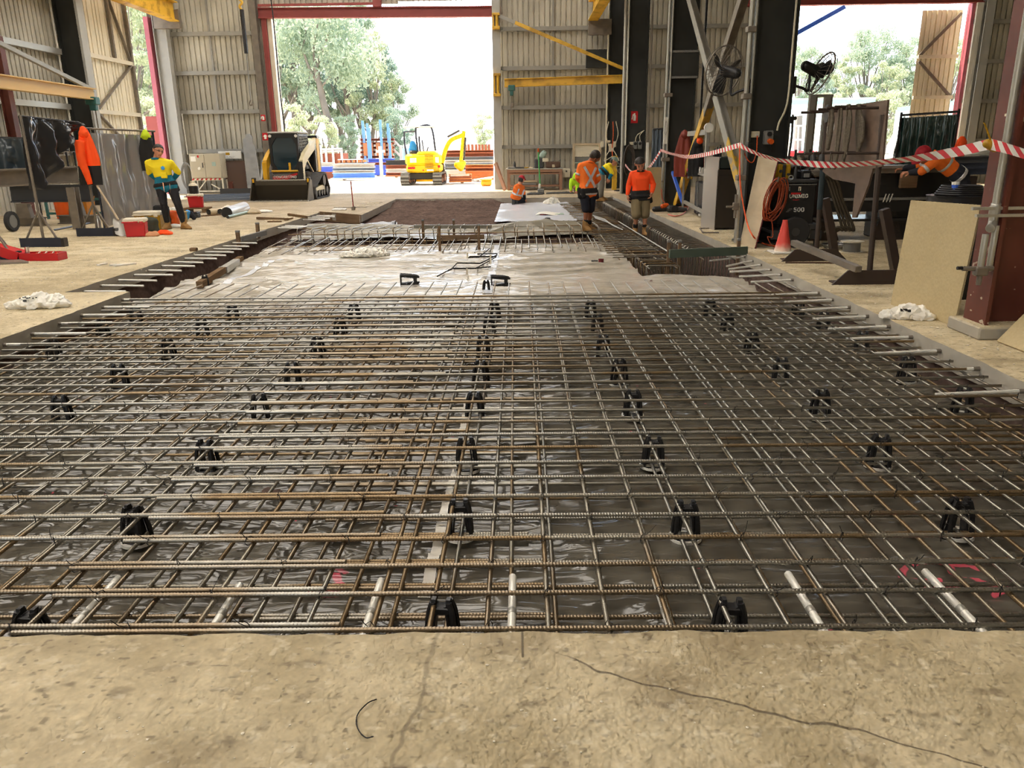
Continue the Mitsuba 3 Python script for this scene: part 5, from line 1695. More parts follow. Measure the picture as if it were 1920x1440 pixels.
thing('spray_can', 'small dark spray can with a cream cap on the left of the far bench', 'can', None, lathe([(0, 0), (.04, 0), (.045, .02), (.045, .16), (.03, .19), (.03, .23), (0, .23)], 14, (at(965, 310, y=29)[0], 29.0, bz)), 'm_dkgrey', 40)
onbench('level', 'long dark tool with a yellow end lying on the far bench', 'tool', 952, 988, bz, .05, .08, 'm_dkgrey')
onbench('level', 'yellow spirit level lying on the far bench', 'tool', 983, 991, bz, .045, .08, 'm_mustard', 28.8)
k = thing('bench_grinder', 'dark bench machine with a pale rounded cover on the far bench', 'machine')
xg = at(1017, 300, y=29.1)[0]
part(k, 'base', rbox(xg - .28, xg + .05, 28.95, 29.3, bz, bz + .32, .03), 'm_dkgrey')
part(k, 'cover', lump([(xg - .02, 29.1, bz + .42), (xg + .05, 29.1, bz + .5)], [.10, .11], .04), 'm_palegreen', True)
part(k, 'tray', rbox(xg + .0, xg + .2, 28.9, 29.1, bz + .22, bz + .34, .01), 'm_cream')
k = thing('vice', 'long dark steel vice block on the right of the far bench', 'vice')
xg = at(1040, 305, y=29)[0]
part(k, 'body', rbox(xg - .32, xg + .2, 28.85, 29.2, bz, bz + .22, .03), 'm_rustframe' if False else 'm_brownsheet')
part(k, 'jaw', rbox(xg - .1, xg + .0, 28.84, 28.9, bz + .02, bz + .12, .01), 'm_ply')
for i, (u0, u1, z, h, m, lab) in enumerate(((958, 999, .60, .06, 'm_dkgrey', 'dark steel bar lying on the middle shelf of the far bench'), (960, 998, .66, .07, 'm_brownsheet', 'brown steel bar on top of the dark bar on the middle bench shelf'), (985, 1000, .73, .06, 'm_ply', 'short pale block lying on the brown bar on the middle bench shelf'),
                                             (1018, 1036, .60, .10, 'm_dkgrey', 'dark box on the right of the middle bench shelf'), (980, 1006, .17, .09, 'm_grey', 'grey pipe lying on the bottom shelf of the far bench'), (978, 1008, .27, .07, 'm_ply', 'pale timber on the bottom shelf of the far bench'))):
    onbench('steel_stock', lab, 'stock', u0, u1, z, h, .3, m)
# broom
a, b = at(1009, 279, y=26.2), at(1013, 357, y=26.2)
k = thing('broom', 'broom with a bright green handle standing upright on the slab before the far bench', 'broom')
pm('m_green', srgb(70, 170, 90), .4)
part(k, 'handle', tube([a, b], .022, 8), 'm_green', True)
part(k, 'grip', tube([a + [0, 0, .02], a + (b - a) * .08], .025, 8), 'm_orangeplastic', True)
part(k, 'head', rbox(b[0] - .08, b[0] + .12, 26.05, 26.35, .05, .17, .02), 'm_grey')
part(k, 'bristles', rbox(b[0] - .09, b[0] + .13, 26.02, 26.38, 0, .06, .01), 'm_dkgrey')
part(k, 'collar', rbox(b[0] - .06, b[0] + .02, 26.12, 26.28, .17, .34, .03), 'm_disc')
soft('dark_bag', 'dark flat sack on the slab left of the broom head', 'sack', 1003, 365, .5, .3, .07, 'm_dkgrey', 20)
soft('dark_bag', 'flat dark tool roll on the slab right of the broom head', 'sack', 1050, 363, .9, .3, .06, 'm_dkgrey', 21)
# framed panel leaning
a, b = at(1075, 318, y=29.4), at(1126, 269, y=29.4)
k = thing('framed_panel', 'cream framed panel with a drawer-like lower half leaning on the far wall', 'panel')
part(k, 'panel', box(a[0], b[0], 29.45, 29.5, a[2] + .45, b[2]), 'm_cream')
part(k, 'frame', cat([box(a[0] - .03, a[0] + .05, 29.4, 29.46, .1, b[2]), box(b[0] - .05, b[0] + .03, 29.4, 29.46, .1, b[2]), box(a[0], b[0], 29.4, 29.46, b[2] - .05, b[2] + .02), box(a[0], b[0], 29.4, 29.46, a[2] - .03, a[2] + .03)]), 'm_ply')
part(k, 'glass', box(a[0] + .05, b[0] - .05, 29.47, 29.48, a[2] + .03, a[2] + .45), 'm_grey')
part(k, 'rail', box(a[0] + .05, b[0] - .05, 29.42, 29.46, a[2] + .22, a[2] + .26), 'm_palegreen')
part(k, 'lower_panel', box(a[0], b[0], 29.45, 29.5, .35, a[2] - .03), 'm_palegreen')
k = thing('switch_box', 'pale grey switch box low on the far wall between the bench and the framed panel', 'electrical box')
a, b = at(1054, 333, y=29.6), at(1069, 316, y=29.6)
part(k, 'case', rbox(a[0], b[0], 29.5, 30.02, a[2], b[2], .02), 'm_cream')
part(k, 'switch', rbox(a[0] + .12, a[0] + .18, 29.48, 29.5, b[2] - .12, b[2] - .06, .005), 'm_dkgrey')
# sockets by the far column
k = thing('power_board', 'cluster of cream power sockets and cables beside the far wall column', 'electrical box')
c = at(1146, 277, y=29.3)
for dx, dz, w, h in ((0, 0, .18, .28), (-.33, .12, .10, .22), (-.10, .22, .12, .08), (.12, .12, .10, .2)):
    part(k, 'box', rbox(c[0] + dx - w / 2, c[0] + dx + w / 2, 29.25, 29.35, c[2] + dz - h / 2, c[2] + dz + h / 2, .01), 'm_cream')
for i, (du, m) in enumerate(((-.2, 'm_cream'), (.05, 'm_orangecable'), (.22, 'm_cream'))):
    if m not in scene:
        pm(m, srgb(232, 96, 42), .45)
    part(k, 'cable', tube(curve([(c[0] + du * .4, 29.22, c[2]), (c[0] + du, 29.2, c[2] + .45), (c[0] + du * .6, 29.2, c[2] + .9)], 8), .015, 5), m, True)
    part(k, 'cable', tube(curve([(c[0] + du * .4, 29.22, c[2] - .1), (c[0] + du * 1.3, 29.18, c[2] - .45), (c[0] + du * .3 + .1, 29.2, c[2] - .3)], 8), .015, 5), m, True)
k = thing('gate_post', 'yellow steel guard post beside the far wall column, behind the bending worker', 'post')
a = at(1153, 352, y=28.2)
part(k, 'post', box(a[0] - .1, a[0] + .06, 28.2, 28.35, 0, 1.15), 'm_yellow')
k = thing('pedestal_fan', 'grey wire pedestal fan standing between two dark columns', 'fan')
c = at(1168, 310, y=27.2)
ring = [(c[0] + .22 * math.cos(t), 27.2, c[2] + .30 * math.sin(t)) for t in np.linspace(0, 6.283, 24)]
part(k, 'guard', cat([tube(ring, .012, 5)] + [tube([(c[0], 27.2, c[2]), ring[i]], .004, 4) for i in range(0, 24, 2)]), 'm_grey')
part(k, 'motor', lump([(c[0], 27.3, c[2]), (c[0], 27.45, c[2])], [.07, .05], .03), 'm_black', True)
part(k, 'stem', tube([(c[0], 27.4, 0.02), (c[0], 27.4, c[2])], .02, 6), 'm_black')
part(k, 'foot', cyl((c[0], 27.4, 0), (c[0], 27.4, .03), .25, 16), 'm_black')
# sockets on the column with the red sign
k = thing('power_socket', 'cream double socket with a grey twin isolator on the column with the red sign', 'electrical box')
c = at(1184, 269, y=25.95)
part(k, 'plate', rbox(c[0] - .06, c[0] + .06, 25.93, 25.98, c[2] - .05, c[2] + .05, .01), 'm_cream')
c2 = at(1195, 272, y=25.95)
for s in (-.075, .075):
    part(k, 'isolator', rbox(c2[0] + s - .065, c2[0] + s + .065, 25.88, 25.98, c2[2] - .13, c2[2] + .12, .015), 'm_grey')
    part(k, 'dial', cyl((c2[0] + s, 25.87, c2[2] + .04), (c2[0] + s, 25.89, c2[2] + .04), .045, 12), 'm_black')
    part(k, 'cable', tube(curve([(c2[0] + s, 25.9, c2[2] + .12), (c2[0] + s * .6 + .02, 25.9, c2[2] + .3), (c2[0] + .2, 25.9, c2[2] + .45)], 6), .014, 5), 'm_cream', True)
k = thing('hose', 'coil of olive hoses on the red-sign column behind the man in orange', 'hose')
c = at(1181, 298, y=25.8)
for i in range(5):
    part(k, 'loop', tube([(c[0] - .03 + (.22 + .025 * i) * math.cos(t) * .55, 25.8 - .03 * i, c[2] - .05 + (.36 + .03 * i) * math.sin(t)) for t in np.linspace(0, 6.283, 22)], .018, 5), 'm_brownblack', True)

# blue curtain, light tube and board behind the spliced column
a, b = at(1224, 243, y=23.0), at(1243, 241, y=23.0)
k = thing('welding_screen', 'narrow blue-grey vinyl screen hanging left of the spliced column', 'welding screen')
part(k, 'curtain', hang(a, b, lambda u: a[2] - 1.15 + 0 * u, 2.5, .05, 40, 30, seed=4), 'm_bluevinyl2' if 'm_bluevinyl2' in scene else pm('m_bluevinyl2', (.10, .13, .16), .2, 0, .7), True)
part(k, 'frame', cat([tube([a, b], .03, 6), tube([(a[0], 23.0, 0), a], .02, 6), tube([(b[0], 23, 0), b], .02, 6)]), 'm_dkgrey')
a = at(1214, 288, y=24.0)
thing('tube_lamp', 'white batten standing upright in the gap between two dark columns', 'batten', None, box(a[0] - .035, a[0] + .035, 24.0, 24.05, 0, at(1214, 267, y=24)[2]), 'm_white')
a, b = at(1222, 396, y=18.9), at(1240, 316, y=18.9)
k = thing('mdf_sheet', 'brown chipboard sheet standing upright against the spliced column', 'board')
part(k, 'sheet', xf(rbox(-.22, .22, -.009, .009, 0, b[2] - a[2], .003), ((a[0] + b[0]) / 2, 19.2, 0), .5, rx=-.05), 'm_mdf')
a, b = at(1247, 270, y=20.0), at(1247, 220, y=20.0)
k = thing('sign_strip', 'narrow white sign hung on the pipe of the spliced column', 'sign')
part(k, 'plate', box(a[0] - .045, a[0] + .045, 19.98, 20.0, a[2], b[2]), 'm_white')
part(k, 'symbol', tube([(a[0] + .025 * math.cos(t), 19.975, b[2] - .25 + .16 * math.sin(t)) for t in np.linspace(0, 6.283, 18)], .006, 4), 'm_grey')

# ---- workshop corner between the columns: frame, jackets, bag, tool cabinet
yb = 16.2
k = thing('workshop_stand', 'pale steel frame with a shelf and upright holding jackets, behind the mustard brace', 'frame')
yo = lambda u: 15.8 + (1324 - u) / 41 * 2.6
P = lambda u, v, y=None: at(u, v, y=yo(u) if y is None else y)
ux = P(1324, 300)[0]
for u, y in ((1324, yo(1324)), (1283, yo(1283))):
    xx = at(u, 330, y=y)[0]
    part(k, 'leg', box(xx - .02, xx + .02, y, y + .04, 0, .98), 'm_galv')
yb = 15.8
part(k, 'upright', box(ux - .01, ux + .05, yb + .05, yb + .11, .9, P(1324, 235)[2]), 'm_galv')
zs = P(1320, 326)[2]
part(k, 'shelf', prism([P(1287, 326)[:2], [ux, yb], [ux + .35, yb + .1], P(1287, 326)[:2] + [.35, .1]], .04, off=zs - .04), 'm_galv')
zt = P(1320, 248)[2]
part(k, 'arm', beam(P(1291, 250) * [1, 1, 0] + [0, 0, zt], [ux, yb + .1, zt], .05, .10), 'm_girt')
part(k, 'bottom_rail', beam(P(1283, 390) * [1, 1, 0] + [0, 0, .22], P(1323, 402) * [1, 1, 0] + [0, 0, .16], .05, .07), 'm_galv')
part(k, 'wheel_cover', cyl((ux + .02, yb + .0, zt + .08), (ux + .02, yb + .05, zt + .08), .09, 18), 'm_white')
k = jacket('rust red leather welding jacket hanging behind the mustard brace', (P(1284, 245)[0], yo(1284), P(1284, 245)[2]), 1.0, .34, 'm_leather' if 'm_leather' in scene else pm('m_leather', srgb(122, 46, 34), .6), 'm_leather', .5, 3.0, False)
k = jacket('black jacket with an orange collar hanging from the pale steel frame', (P(1309, 262)[0], yo(1309), P(1309, 260)[2]), .75, .28, 'm_blackcloth', 'm_blackcloth', .5, 4.0, False)
part(k, 'collar', lump([(P(1309, 262)[0] + .02, yo(1309) - .08, P(1309, 262)[2] - .02)], [.07], .03, noise_amp=.01), 'm_orangecloth', True)
p = P(1306, 310)
g_ = lump([p + [-.16, -.05, -.09], p + [.0, -.05, -.02], p + [.14, -.03, .12], p + [.1, -.03, -.02]], [.05, .08, .07, .06], .03, noise_amp=.02, seed=3)
thing('welding_helmet', 'shiny red welding shield lying on the shelf of the pale steel frame', 'helmet', None, g_, 'm_red', True)
for i, (u, m, lab) in enumerate(((1313, 'm_disc', 'small white jar on the pale frame shelf, left of two'), (1318, 'm_galv', 'small steel jar on the pale frame shelf, right of two'))):
    q = P(u, 326)
    thing('jar', lab, 'jar', None, lathe([(0, 0), (.03, 0), (.03, .09), (.022, .1), (.022, .12), (0, .12)], 14, (q[0], yo(u) + .02, zs)), m, 40)
for i, (u, lab) in enumerate(((1291, 'grey cloth hook hanging under the pale frame shelf'), (1297, 'yellow padlock hanging under the pale frame shelf'))):
    q = P(u, 333)
    thing('hanging_tool', lab, 'tool', None, rbox(q[0] - .02, q[0] + .02, yo(u), yo(u) + .03, zs - .16, zs - .045, .006), ('m_grey', 'm_mustard')[i])
k = thing('press_machine', 'black machine in the shadow under the pale steel frame', 'machine')  # plain machine base of no known type
part(k, 'body', rbox(P(1295, 330)[0] + .1, P(1295, 330)[0] + .65, 16.6, 17.6, .02, zs - .2, .03), 'm_black')
part(k, 'pedal', rbox(P(1300, 384)[0], P(1300, 384)[0] + .12, 16.7, 16.8, .03, .08, .01), 'm_disc')
part(k, 'rod', tube([(P(1305, 360)[0], 16.8, .1), (P(1305, 330)[0], 16.8, zs - .05)], .012, 6), 'm_grey')
thing('blue_post', 'blue steel bar leaning behind the mustard brace', 'bar', None, beam(at(1280, 380, y=18.5), at(1261, 323, y=19.5), .06, .07), 'm_blue')
k = thing('tool_cabinet', 'tall dark tool cabinet with a bare metal side and a cabinet box on top', 'cabinet')
yc = 14.2
q0, q1 = at(1318, 410, y=yc)[0], at(1388, 410, y=yc)[0]
q0 += .10
pm('m_baremetal', srgb(172, 165, 156), .45, .4)
pm('m_darkbrown', (.028, .02, .013), .5)
zt = at(1350, 318, y=yc)[2]
part(k, 'body', rbox(q0 + .12, q1, yc, yc + .7, .03, zt, .008), 'm_darkbrown')
part(k, 'side', beam((q0, yc + .55, zt / 2), (q0 + .115, yc - .005, zt / 2), .012, zt), 'm_baremetal')
zt2 = at(1350, 294, y=yc)[2]
part(k, 'top_box', rbox(q0 + .14, q1, yc + .02, yc + .6, zt + .005, zt2, .02), pm('m_darkgreen', (.022, .03, .026), .4))
part(k, 'top_side', beam((q0 + .01, yc + .5, (zt + zt2) / 2), (q0 + .13, yc + .0, (zt + zt2) / 2), .012, zt2 - zt), 'm_baremetal')
part(k, 'handle', tube(curve([(q0 + .34, yc - .01, zt2 - .1), (q0 + .36, yc - .04, zt2 - .14), (q0 + .46, yc - .04, zt2 - .14), (q0 + .48, yc - .01, zt2 - .1)], 5), .008, 6), 'm_dkgrey')
part(k, 'door_line', box(q0 + .13, q1 - .01, yc - .006, yc, zt - .10, zt - .09), 'm_black')
for i, (u, h, lab) in enumerate(((1340, .14, 'short dark bottle on top of the tool cabinet, leftmost'), (1344, .17, 'dark bottle on top of the tool cabinet, second from left'), (1350, .2, 'dark canister on top of the tool cabinet, right'))):
    q = at(u, 290, y=yc + .3)
    thing('bottle', lab, 'bottle', None, lathe([(0, 0), (.03, 0), (.03, h * .6), (.014, h * .8), (.014, h), (0, h)], 14, (q[0], yc + .3, zt2)), 'm_blacksatin', 40)
q = at(1360, 420, z=0)
thing('timber_block', 'short timber block lying on the floor against the tool cabinet', 'block', None, rbox(at(1358, 428, z=0)[0], at(1379, 428, z=0)[0], 13.3, 13.45, 0, .10, .006), 'm_timber')
k = thing('wire_frame', 'flat U-shaped steel frame lying on the slab in front of the tool cabinet', 'frame')
part(k, 'bar', tube([at(1339, 428, z=.012), at(1312, 428, z=.012), at(1318, 436, z=.012), at(1348, 436, z=.012)], .012, 6), 'm_darksteel')

# power tools and cords on the slab
k = thing('power_tool', 'black and orange cordless tool lying on the slab left of the mustard brace foot', 'tool')
q = at(1245, 398, z=0)
part(k, 'body', lump([(q[0] - .22, q[1], .07), (q[0] + .12, q[1], .09)], [.06, .07], .03), 'm_black', True)
part(k, 'battery', lump([(q[0] - .05, q[1] - .05, .14), (q[0] + .05, q[1], .15)], [.05, .06], .03), 'm_orangeplastic', True)
k = thing('power_tool', 'dark power saw lying on the slab at the foot of the mustard brace', 'tool')
q = at(1268, 398, z=0)
part(k, 'body', lump([(q[0] - .16, q[1], .08), (q[0] + .2, q[1], .05)], [.08, .05], .03), 'm_dkgrey', True)
part(k, 'guard', cyl((q[0] - .05, q[1] - .08, .08), (q[0] - .05, q[1] - .03, .08), .08, 16), 'm_black')
_cord = curve([at(1240, 355, z=.55), at(1243, 375, z=.25), at(1257, 391, z=.02), at(1275, 388, z=.02), at(1290, 388, z=.02), at(1283, 399, z=.02), at(1268, 405, z=.02), at(1253, 402, z=.02)], 10)
thing('extension_lead', 'pinkish orange power cord looping on the slab by the mustard brace', 'cord', None, tube(_cord, .014, 6), 'm_cordpink' if 'm_cordpink' in scene else pm('m_cordpink', srgb(214, 120, 100), .5), True)
_cord = curve([at(1387, 273, y=12.0), at(1387, 310, y=11.95), at(1388, 345, y=11.9), at(1395, 392, y=11.8), at(1403, 425, y=11.6), at(1413, 444, y=11.4), at(1424, 453, z=.02), at(1440, 459, z=.02), at(1456, 461, z=.02)], 10)
thing('extension_lead', 'orange power cord running down from the tape post to the floor by the leaning plywood', 'cord', None, tube(_cord, .011, 6), 'm_orangecable', True)
k = thing('power_socket', 'cream double socket with an orange plug on the dark column by the right-hand doorway', 'electrical box')
c = at(1416, 252, y=12.28)
part(k, 'plate', rbox(c[0] - .065, c[0] + .065, 12.27, 12.32, c[2] - .045, c[2] + .045, .008), 'm_cream')
part(k, 'plug', rbox(c[0] + .0, c[0] + .04, 12.24, 12.27, c[2] - .03, c[2] + .01, .006), 'm_white')
part(k, 'cord', tube(curve([(c[0] + .02, 12.24, c[2] - .02), (c[0] + .02, 12.22, c[2] - .25), (c[0] - .03, 12.2, c[2] - .40), (c[0] - .14, 12.15, c[2] - .34), (c[0] - .25, 12.1, c[2] - .1)], 8), .008, 6), 'm_orangecable', True)
k = thing('power_socket', 'grey industrial socket with an orange plug on the dark column', 'electrical box')
c = at(1440, 258, y=12.28)
part(k, 'case', rbox(c[0] - .065, c[0] + .065, 12.22, 12.33, c[2] - .10, c[2] + .10, .012), 'm_grey')
part(k, 'dial', cyl((c[0], 12.20, c[2] + .05), (c[0], 12.22, c[2] + .05), .035, 14), 'm_black')
part(k, 'plug', cyl((c[0] + .01, 12.12, c[2] - .06), (c[0] + .01, 12.22, c[2] - .05), .038, 14), 'm_orangeplastic')
part(k, 'tail', tube([(c[0] + .04, 12.2, c[2] - .1), (c[0] + .04, 12.2, c[2] - .2)], .01, 6), 'm_black')


# ---- wire cage wall fans
def wire_fan(label, c, axis, r, arm_to):
    k = thing('wall_fan', label, 'fan')
    c = np.array(c, float)
    d = np.array(axis, float); d /= np.linalg.norm(d)
    a, b, _ = frame_of(d)
    R = lambda rr, o, n=40: [c + d * o + rr * (math.cos(t) * a + math.sin(t) * b) for t in np.linspace(0, 2 * math.pi, n)]
    ms = [tube(R(r, 0), .011, 6), tube(R(r * .97, .05), .004, 4), tube(R(r * .97, -.05), .004, 4), tube(R(r * .55, .09), .003, 4), tube(R(r * .18, .10), .004, 4)]
    for t in np.linspace(0, 2 * math.pi, 25)[:-1]:
        e = math.cos(t) * a + math.sin(t) * b
        ms.append(tube([c + d * .10 + e * r * .18, c + d * .09 + e * r * .55, c + d * .05 + e * r * .9, c + e * r, c - d * .05 + e * r * .9, c - d * .10 + e * r * .3], .0034, 4, cap=False))
    part(k, 'guard', cat(ms), 'm_darksteel')
    for t in (.4, 2.5, 4.6):
        e = math.cos(t) * a + math.sin(t) * b
        e2 = np.cross(d, e)

        def bl(u, v):
            w = .03 + .045 * np.sin(u * 2.4)
            return c + (e * (.05 + (r - .09) * u[..., None])) + (e2 * ((v - .5) * 2 * w)[..., None]) + d * ((v - .5) * .10)[..., None]
        part(k, 'blade', thick(grid(bl, 10, 6), .004), 'm_black', True)
    part(k, 'motor', lump([c - d * .03, c - d * .26], [.085, .075], .03), 'm_black', True)
    part(k, 'hub', cyl(c + d * .06, c - d * .03, .05, 12), 'm_black')
    at_ = np.array(arm_to, float)
    m_ = c - d * .18
    part(k, 'bracket', tube(curve([m_ + [0, 0, -.05], m_ + [0, 0, -.30], m_ + (at_ - m_) * .4 + [0, 0, -.18], at_], 8), .02, 8), 'm_blacksatin', True)
    part(k, 'wall_plate', rbox(at_[0] - .03, at_[0] + .03, at_[1] - .05, at_[1] + .05, at_[2] - .12, at_[2] + .12, .01), 'm_blacksatin')
    return k


c = at(1357, 133, y=12.6)
wire_fan('large wire cage fan on the left side of the dark column, behind the crossed braces', c, (-.60, .95, .25), .36, (3.40, 12.3, at(1395, 165, y=12.3)[2]))
c = at(1538, 138, y=12.5)
wire_fan('wire cage fan seen from the side against the sky, right of the dark column', c, (.95, .12, -.42), .32, (4.05, 12.3, at(1470, 160, y=12.3)[2]))

# ---- barrier tape
def tx_tape(p, n, uv):
    s = uv.x * 1.0 + uv.y * .09
    f = s / .20
    return mix((.74, .72, .68), (.62, .03, .045), smoothstep(.48, .52, f - dr.floor(f)) * smoothstep(1.0, .96, f - dr.floor(f)))


mat('m_barrier', {'type': 'principled', 'base_color': mikit.proc(tx_tape), 'roughness': .35, 'specular': .5})


def tape(owner_label, pts, w, twist, first=None):
    c = curve(pts, 30)
    t = np.gradient(c, axis=0)
    t /= np.linalg.norm(t, axis=1, keepdims=True)
    s = np.concatenate([[0], np.cumsum(np.linalg.norm(np.diff(c, axis=0), axis=1))])
    tw = np.interp(np.linspace(0, 1, len(c)), np.linspace(0, 1, len(twist)), twist)
    side = np.cross(t, [0, 0, 1.0]); side /= np.linalg.norm(side, axis=1, keepdims=True)
    upv = np.cross(side, t)
    e = upv * np.cos(tw)[:, None] + side * np.sin(tw)[:, None]
    n = 5
    vv = np.linspace(-.5, .5, n)
    P_ = c[:, None] + e[:, None] * (vv[None, :, None] * w)
    uv = np.stack([np.repeat(s[:, None], n, 1), np.repeat(vv[None], len(c), 0)], -1).reshape(-1, 2)
    i, j = np.meshgrid(np.arange(len(c) - 1), np.arange(n - 1), indexing='ij')
    q = np.stack([i * n + j, (i + 1) * n + j, (i + 1) * n + j + 1, i * n + j + 1], -1).reshape(-1, 4)
    return trimesh.Trimesh(P_.reshape(-1, 3), np.vstack([q[:, [0, 1, 2]], q[:, [0, 2, 3]]]), process=False), uv


bt = thing('barrier_tape', 'red and white striped barrier tape strung between the columns on the right', 'tape')
A0, A1, A2, A3 = at(1172, 309, y=25.6), at(1239, 282, y=19.9), at(1387, 272, y=12.0), at(1856, 270, y=5.86)
for pts, tw in (([A0, at(1185, 322, y=24.0), at(1205, 325, y=22.6), at(1222, 308, y=21.0), A1], (0, .5, .3, 0)),
                ([A1, at(1262, 289, y=18.3), at(1290, 294, y=16.4), at(1330, 288, y=14.2), A2], (.2, .6, .2, -.2, 0)),
                ([A2, at(1410, 284, y=11.5), at(1455, 299, y=10.6), at(1530, 308, y=9.4), at(1600, 308, y=8.3), at(1700, 299, y=7.1), at(1780, 287, y=6.4), A3], (.1, .5, .9, .2, .9, 1.0, .3, 0)),
                ([A3, at(1890, 279, y=5.5), at(1930, 292, y=5.2), at(2000, 318, y=4.8)], (0, .3, .4, .2))):
    m_, uv_ = tape('', pts, .075, tw)
    k_ = key(bt + '__run')
    scene[k_] = mikit.ply(m_, 'm_barrier', True, uv=uv_)
part(bt, 'knot', lump([A3 + [-.03, -.02, .0], A3 + [.03, -.02, -.03]], [.03, .03], .012, noise_amp=.008), 'm_mustard', True, label='yellow rag knot')
part(bt, 'rag_end', thick(grid(lambda u, v: (A3 + np.array([-.02, -.03, .02])) + np.stack([-.07 * u + .02 * v, 0 * u, .13 * u - .012 * v], -1), 8, 4), .004), 'm_mustard', True)

# ---- leaning sheets on the right
def sheet_panel(label, c0, c1, c2, c3, t, m, name='plywood_sheet', edge=None, group=None):
    """Board with bottom edge c0-c1 and top edge c3-c2."""
    c = [np.array(x, float) for x in (c0, c1, c2, c3)]
    n = np.cross(c[1] - c[0], c[3] - c[0]); n /= np.linalg.norm(n)
    v = np.array(c + [x + n * t for x in c])
    f = np.array([[0, 2, 1], [0, 3, 2], [4, 5, 6], [4, 6, 7], [0, 1, 5], [0, 5, 4], [1, 2, 6], [1, 6, 5], [2, 3, 7], [2, 7, 6], [3, 0, 4], [3, 4, 7]])
    k = thing(name, label, 'board')
    part(k, 'sheet', trimesh.Trimesh(v, f, process=False), m)
    if edge:
        part(k, 'edge', cat([tube([c[1] + n * t / 2, c[2] + n * t / 2], t * .62, 5)]), edge, label='dark red sealed edge')
    return k


b0, b1 = at(1388, 458, z=.01), at(1416, 464, z=.01)
t0, t1 = at(1425, 287, y=11.9), at(1461, 297, y=11.3)
b0, b1 = np.array([3.30, 11.55, .0]), np.array([3.42, 10.85, 0])
sheet_panel('tall pale plywood sheet leaning on the dark column, dark red edges', at(1389, 457, z=0), at(1417, 466, z=0), at(1461, 298, y=11.55), at(1425, 287, y=12.1), .017, 'm_ply', edge='m_maroon2' if 'm_maroon2' in scene else pm('m_maroon2', srgb(96, 22, 26), .5))
sheet_panel('chipboard sheet with faint printing standing upright behind the red column', (3.50, 7.25, 0), (3.60, 6.32, 0), (3.66, 6.32, .98), (3.56, 7.25, .96), .018, 'm_mdf', 'mdf_sheet', edge=None)
pm('m_faintprint', (.27, .21, .115), .7)
_g = np.random.default_rng(51)
for i in range(2):
    ms, z = [], .86
    while z > .22:
        h = _g.uniform(.012, .030)
        y = 6.84 - .055 * i
        for q in range(2):
            yy = y - .018 * q - _g.uniform(0, .006)
            x = 3.50 + (7.25 - yy) / .93 * .10 + z * .0625
            ms.append(beam((x - .0012, yy, z), (x - .0012 - .0625 * h, yy, z - h), .002, .008, up=(0, 1, 0)))
        z -= h + _g.uniform(.004, .03)
    part('mdf_sheet_001', 'printing', cat(ms), 'm_faintprint')
sheet_panel('chipboard sheet leaning at the right edge in front of the red column', (3.62, 5.76, 0), (3.66, 4.4, 0), (4.62, 4.4, 1.18), (4.58, 5.76, 1.18), .018, 'm_mdf', 'mdf_sheet')
thing('power_switch', 'grey switch box on the web of the red column at the right edge', 'electrical box', None, cat([rbox(at(1898, 220, y=6)[0], at(1925, 220, y=6)[0], 5.96, 6.03, at(1905, 228, y=6)[2], at(1905, 203, y=6)[2], .01), box(at(1885, 216, y=6)[0], at(1900, 216, y=6)[0], 5.99, 6.01, at(1890, 218, y=6)[2], at(1890, 213, y=6)[2])]), 'm_cream')
thing('green_rope', 'thin green cord hanging down in front of the upright chipboard sheet', 'cord', None, tube(curve([at(1711, 480, y=7.3), at(1708, 520, y=7.3), at(1704, 563, y=7.25)], 6), .006, 6), 'm_green', True)

# ---- welding machine with reel and hose coil
def to_pt(u, v, y):
    return at(u, v, y=y)


yw = 11.65
w0, w1 = at(1458, 420, y=yw)[0], at(1524, 420, y=yw)[0]
zt = at(1490, 343, y=yw)[2]
k = thing('welding_machine', 'black welding machine on a wheeled cart with white lettering, behind the red cone', 'welder')
part(k, 'body', rbox(w0, w1, yw, yw + .46, .32, zt, .015), 'm_black')
part(k, 'top_tray', rbox(w0 - .02, w1 + .02, yw - .02, yw + .48, zt, zt + .05, .012), 'm_dkgrey')
part(k, 'front_edge', rbox(w0, w1, yw - .012, yw, zt - .03, zt - .015, .003), 'm_grey')
lw = w1 - w0
part(k, 'lettering', text_xz('UNIMIG', .052, (w0 + .10 * lw + .08, yw - .004, at(1490, 371, y=yw)[2]), .004, True, width=lw * .52), 'm_white', label='white maker lettering')
part(k, 'lettering', text_xz('500', .060, (w0 + .40 * lw, yw - .004, at(1490, 397, y=yw)[2]), .004, True, width=lw * .30), 'm_disc', label='pale numeral 500')
part(k, 'lettering', text_xz('POWER', .018, (w0 + .36 * lw, yw - .004, at(1490, 376, y=yw)[2]), .003, True, width=lw * .18), 'm_red', label='small red lettering')
part(k, 'badge', rbox(w0 + .30 * lw, w0 + .58 * lw, yw - .008, yw, at(1490, 365, y=yw)[2], at(1490, 361, y=yw)[2], .002), 'm_red')
for a_, b_, m in ((.16, .26, 'm_grey'), (.50, .57, 'm_cream')):
    part(k, 'panel_icon', cat([box(w0 + a_ * lw, w0 + a_ * lw + .012, yw - .006, yw, at(1490, 358, y=yw)[2], at(1490, 350, y=yw)[2]), box(w0 + b_ * lw - .012, w0 + b_ * lw, yw - .006, yw, at(1490, 358, y=yw)[2], at(1490, 350, y=yw)[2]), box(w0 + a_ * lw, w0 + b_ * lw, yw - .006, yw, at(1490, 351.5, y=yw)[2], at(1490, 350, y=yw)[2])]), m)
for i in range(3):
    part(k, 'stripe', box(w0 + .28 * lw - .02 * i, w0 + .37 * lw - .02 * i, yw - .005, yw, at(1490, 391 + 2.6 * i, y=yw)[2] - .008, at(1490, 391 + 2.6 * i, y=yw)[2]), 'm_grey')
zc = .28
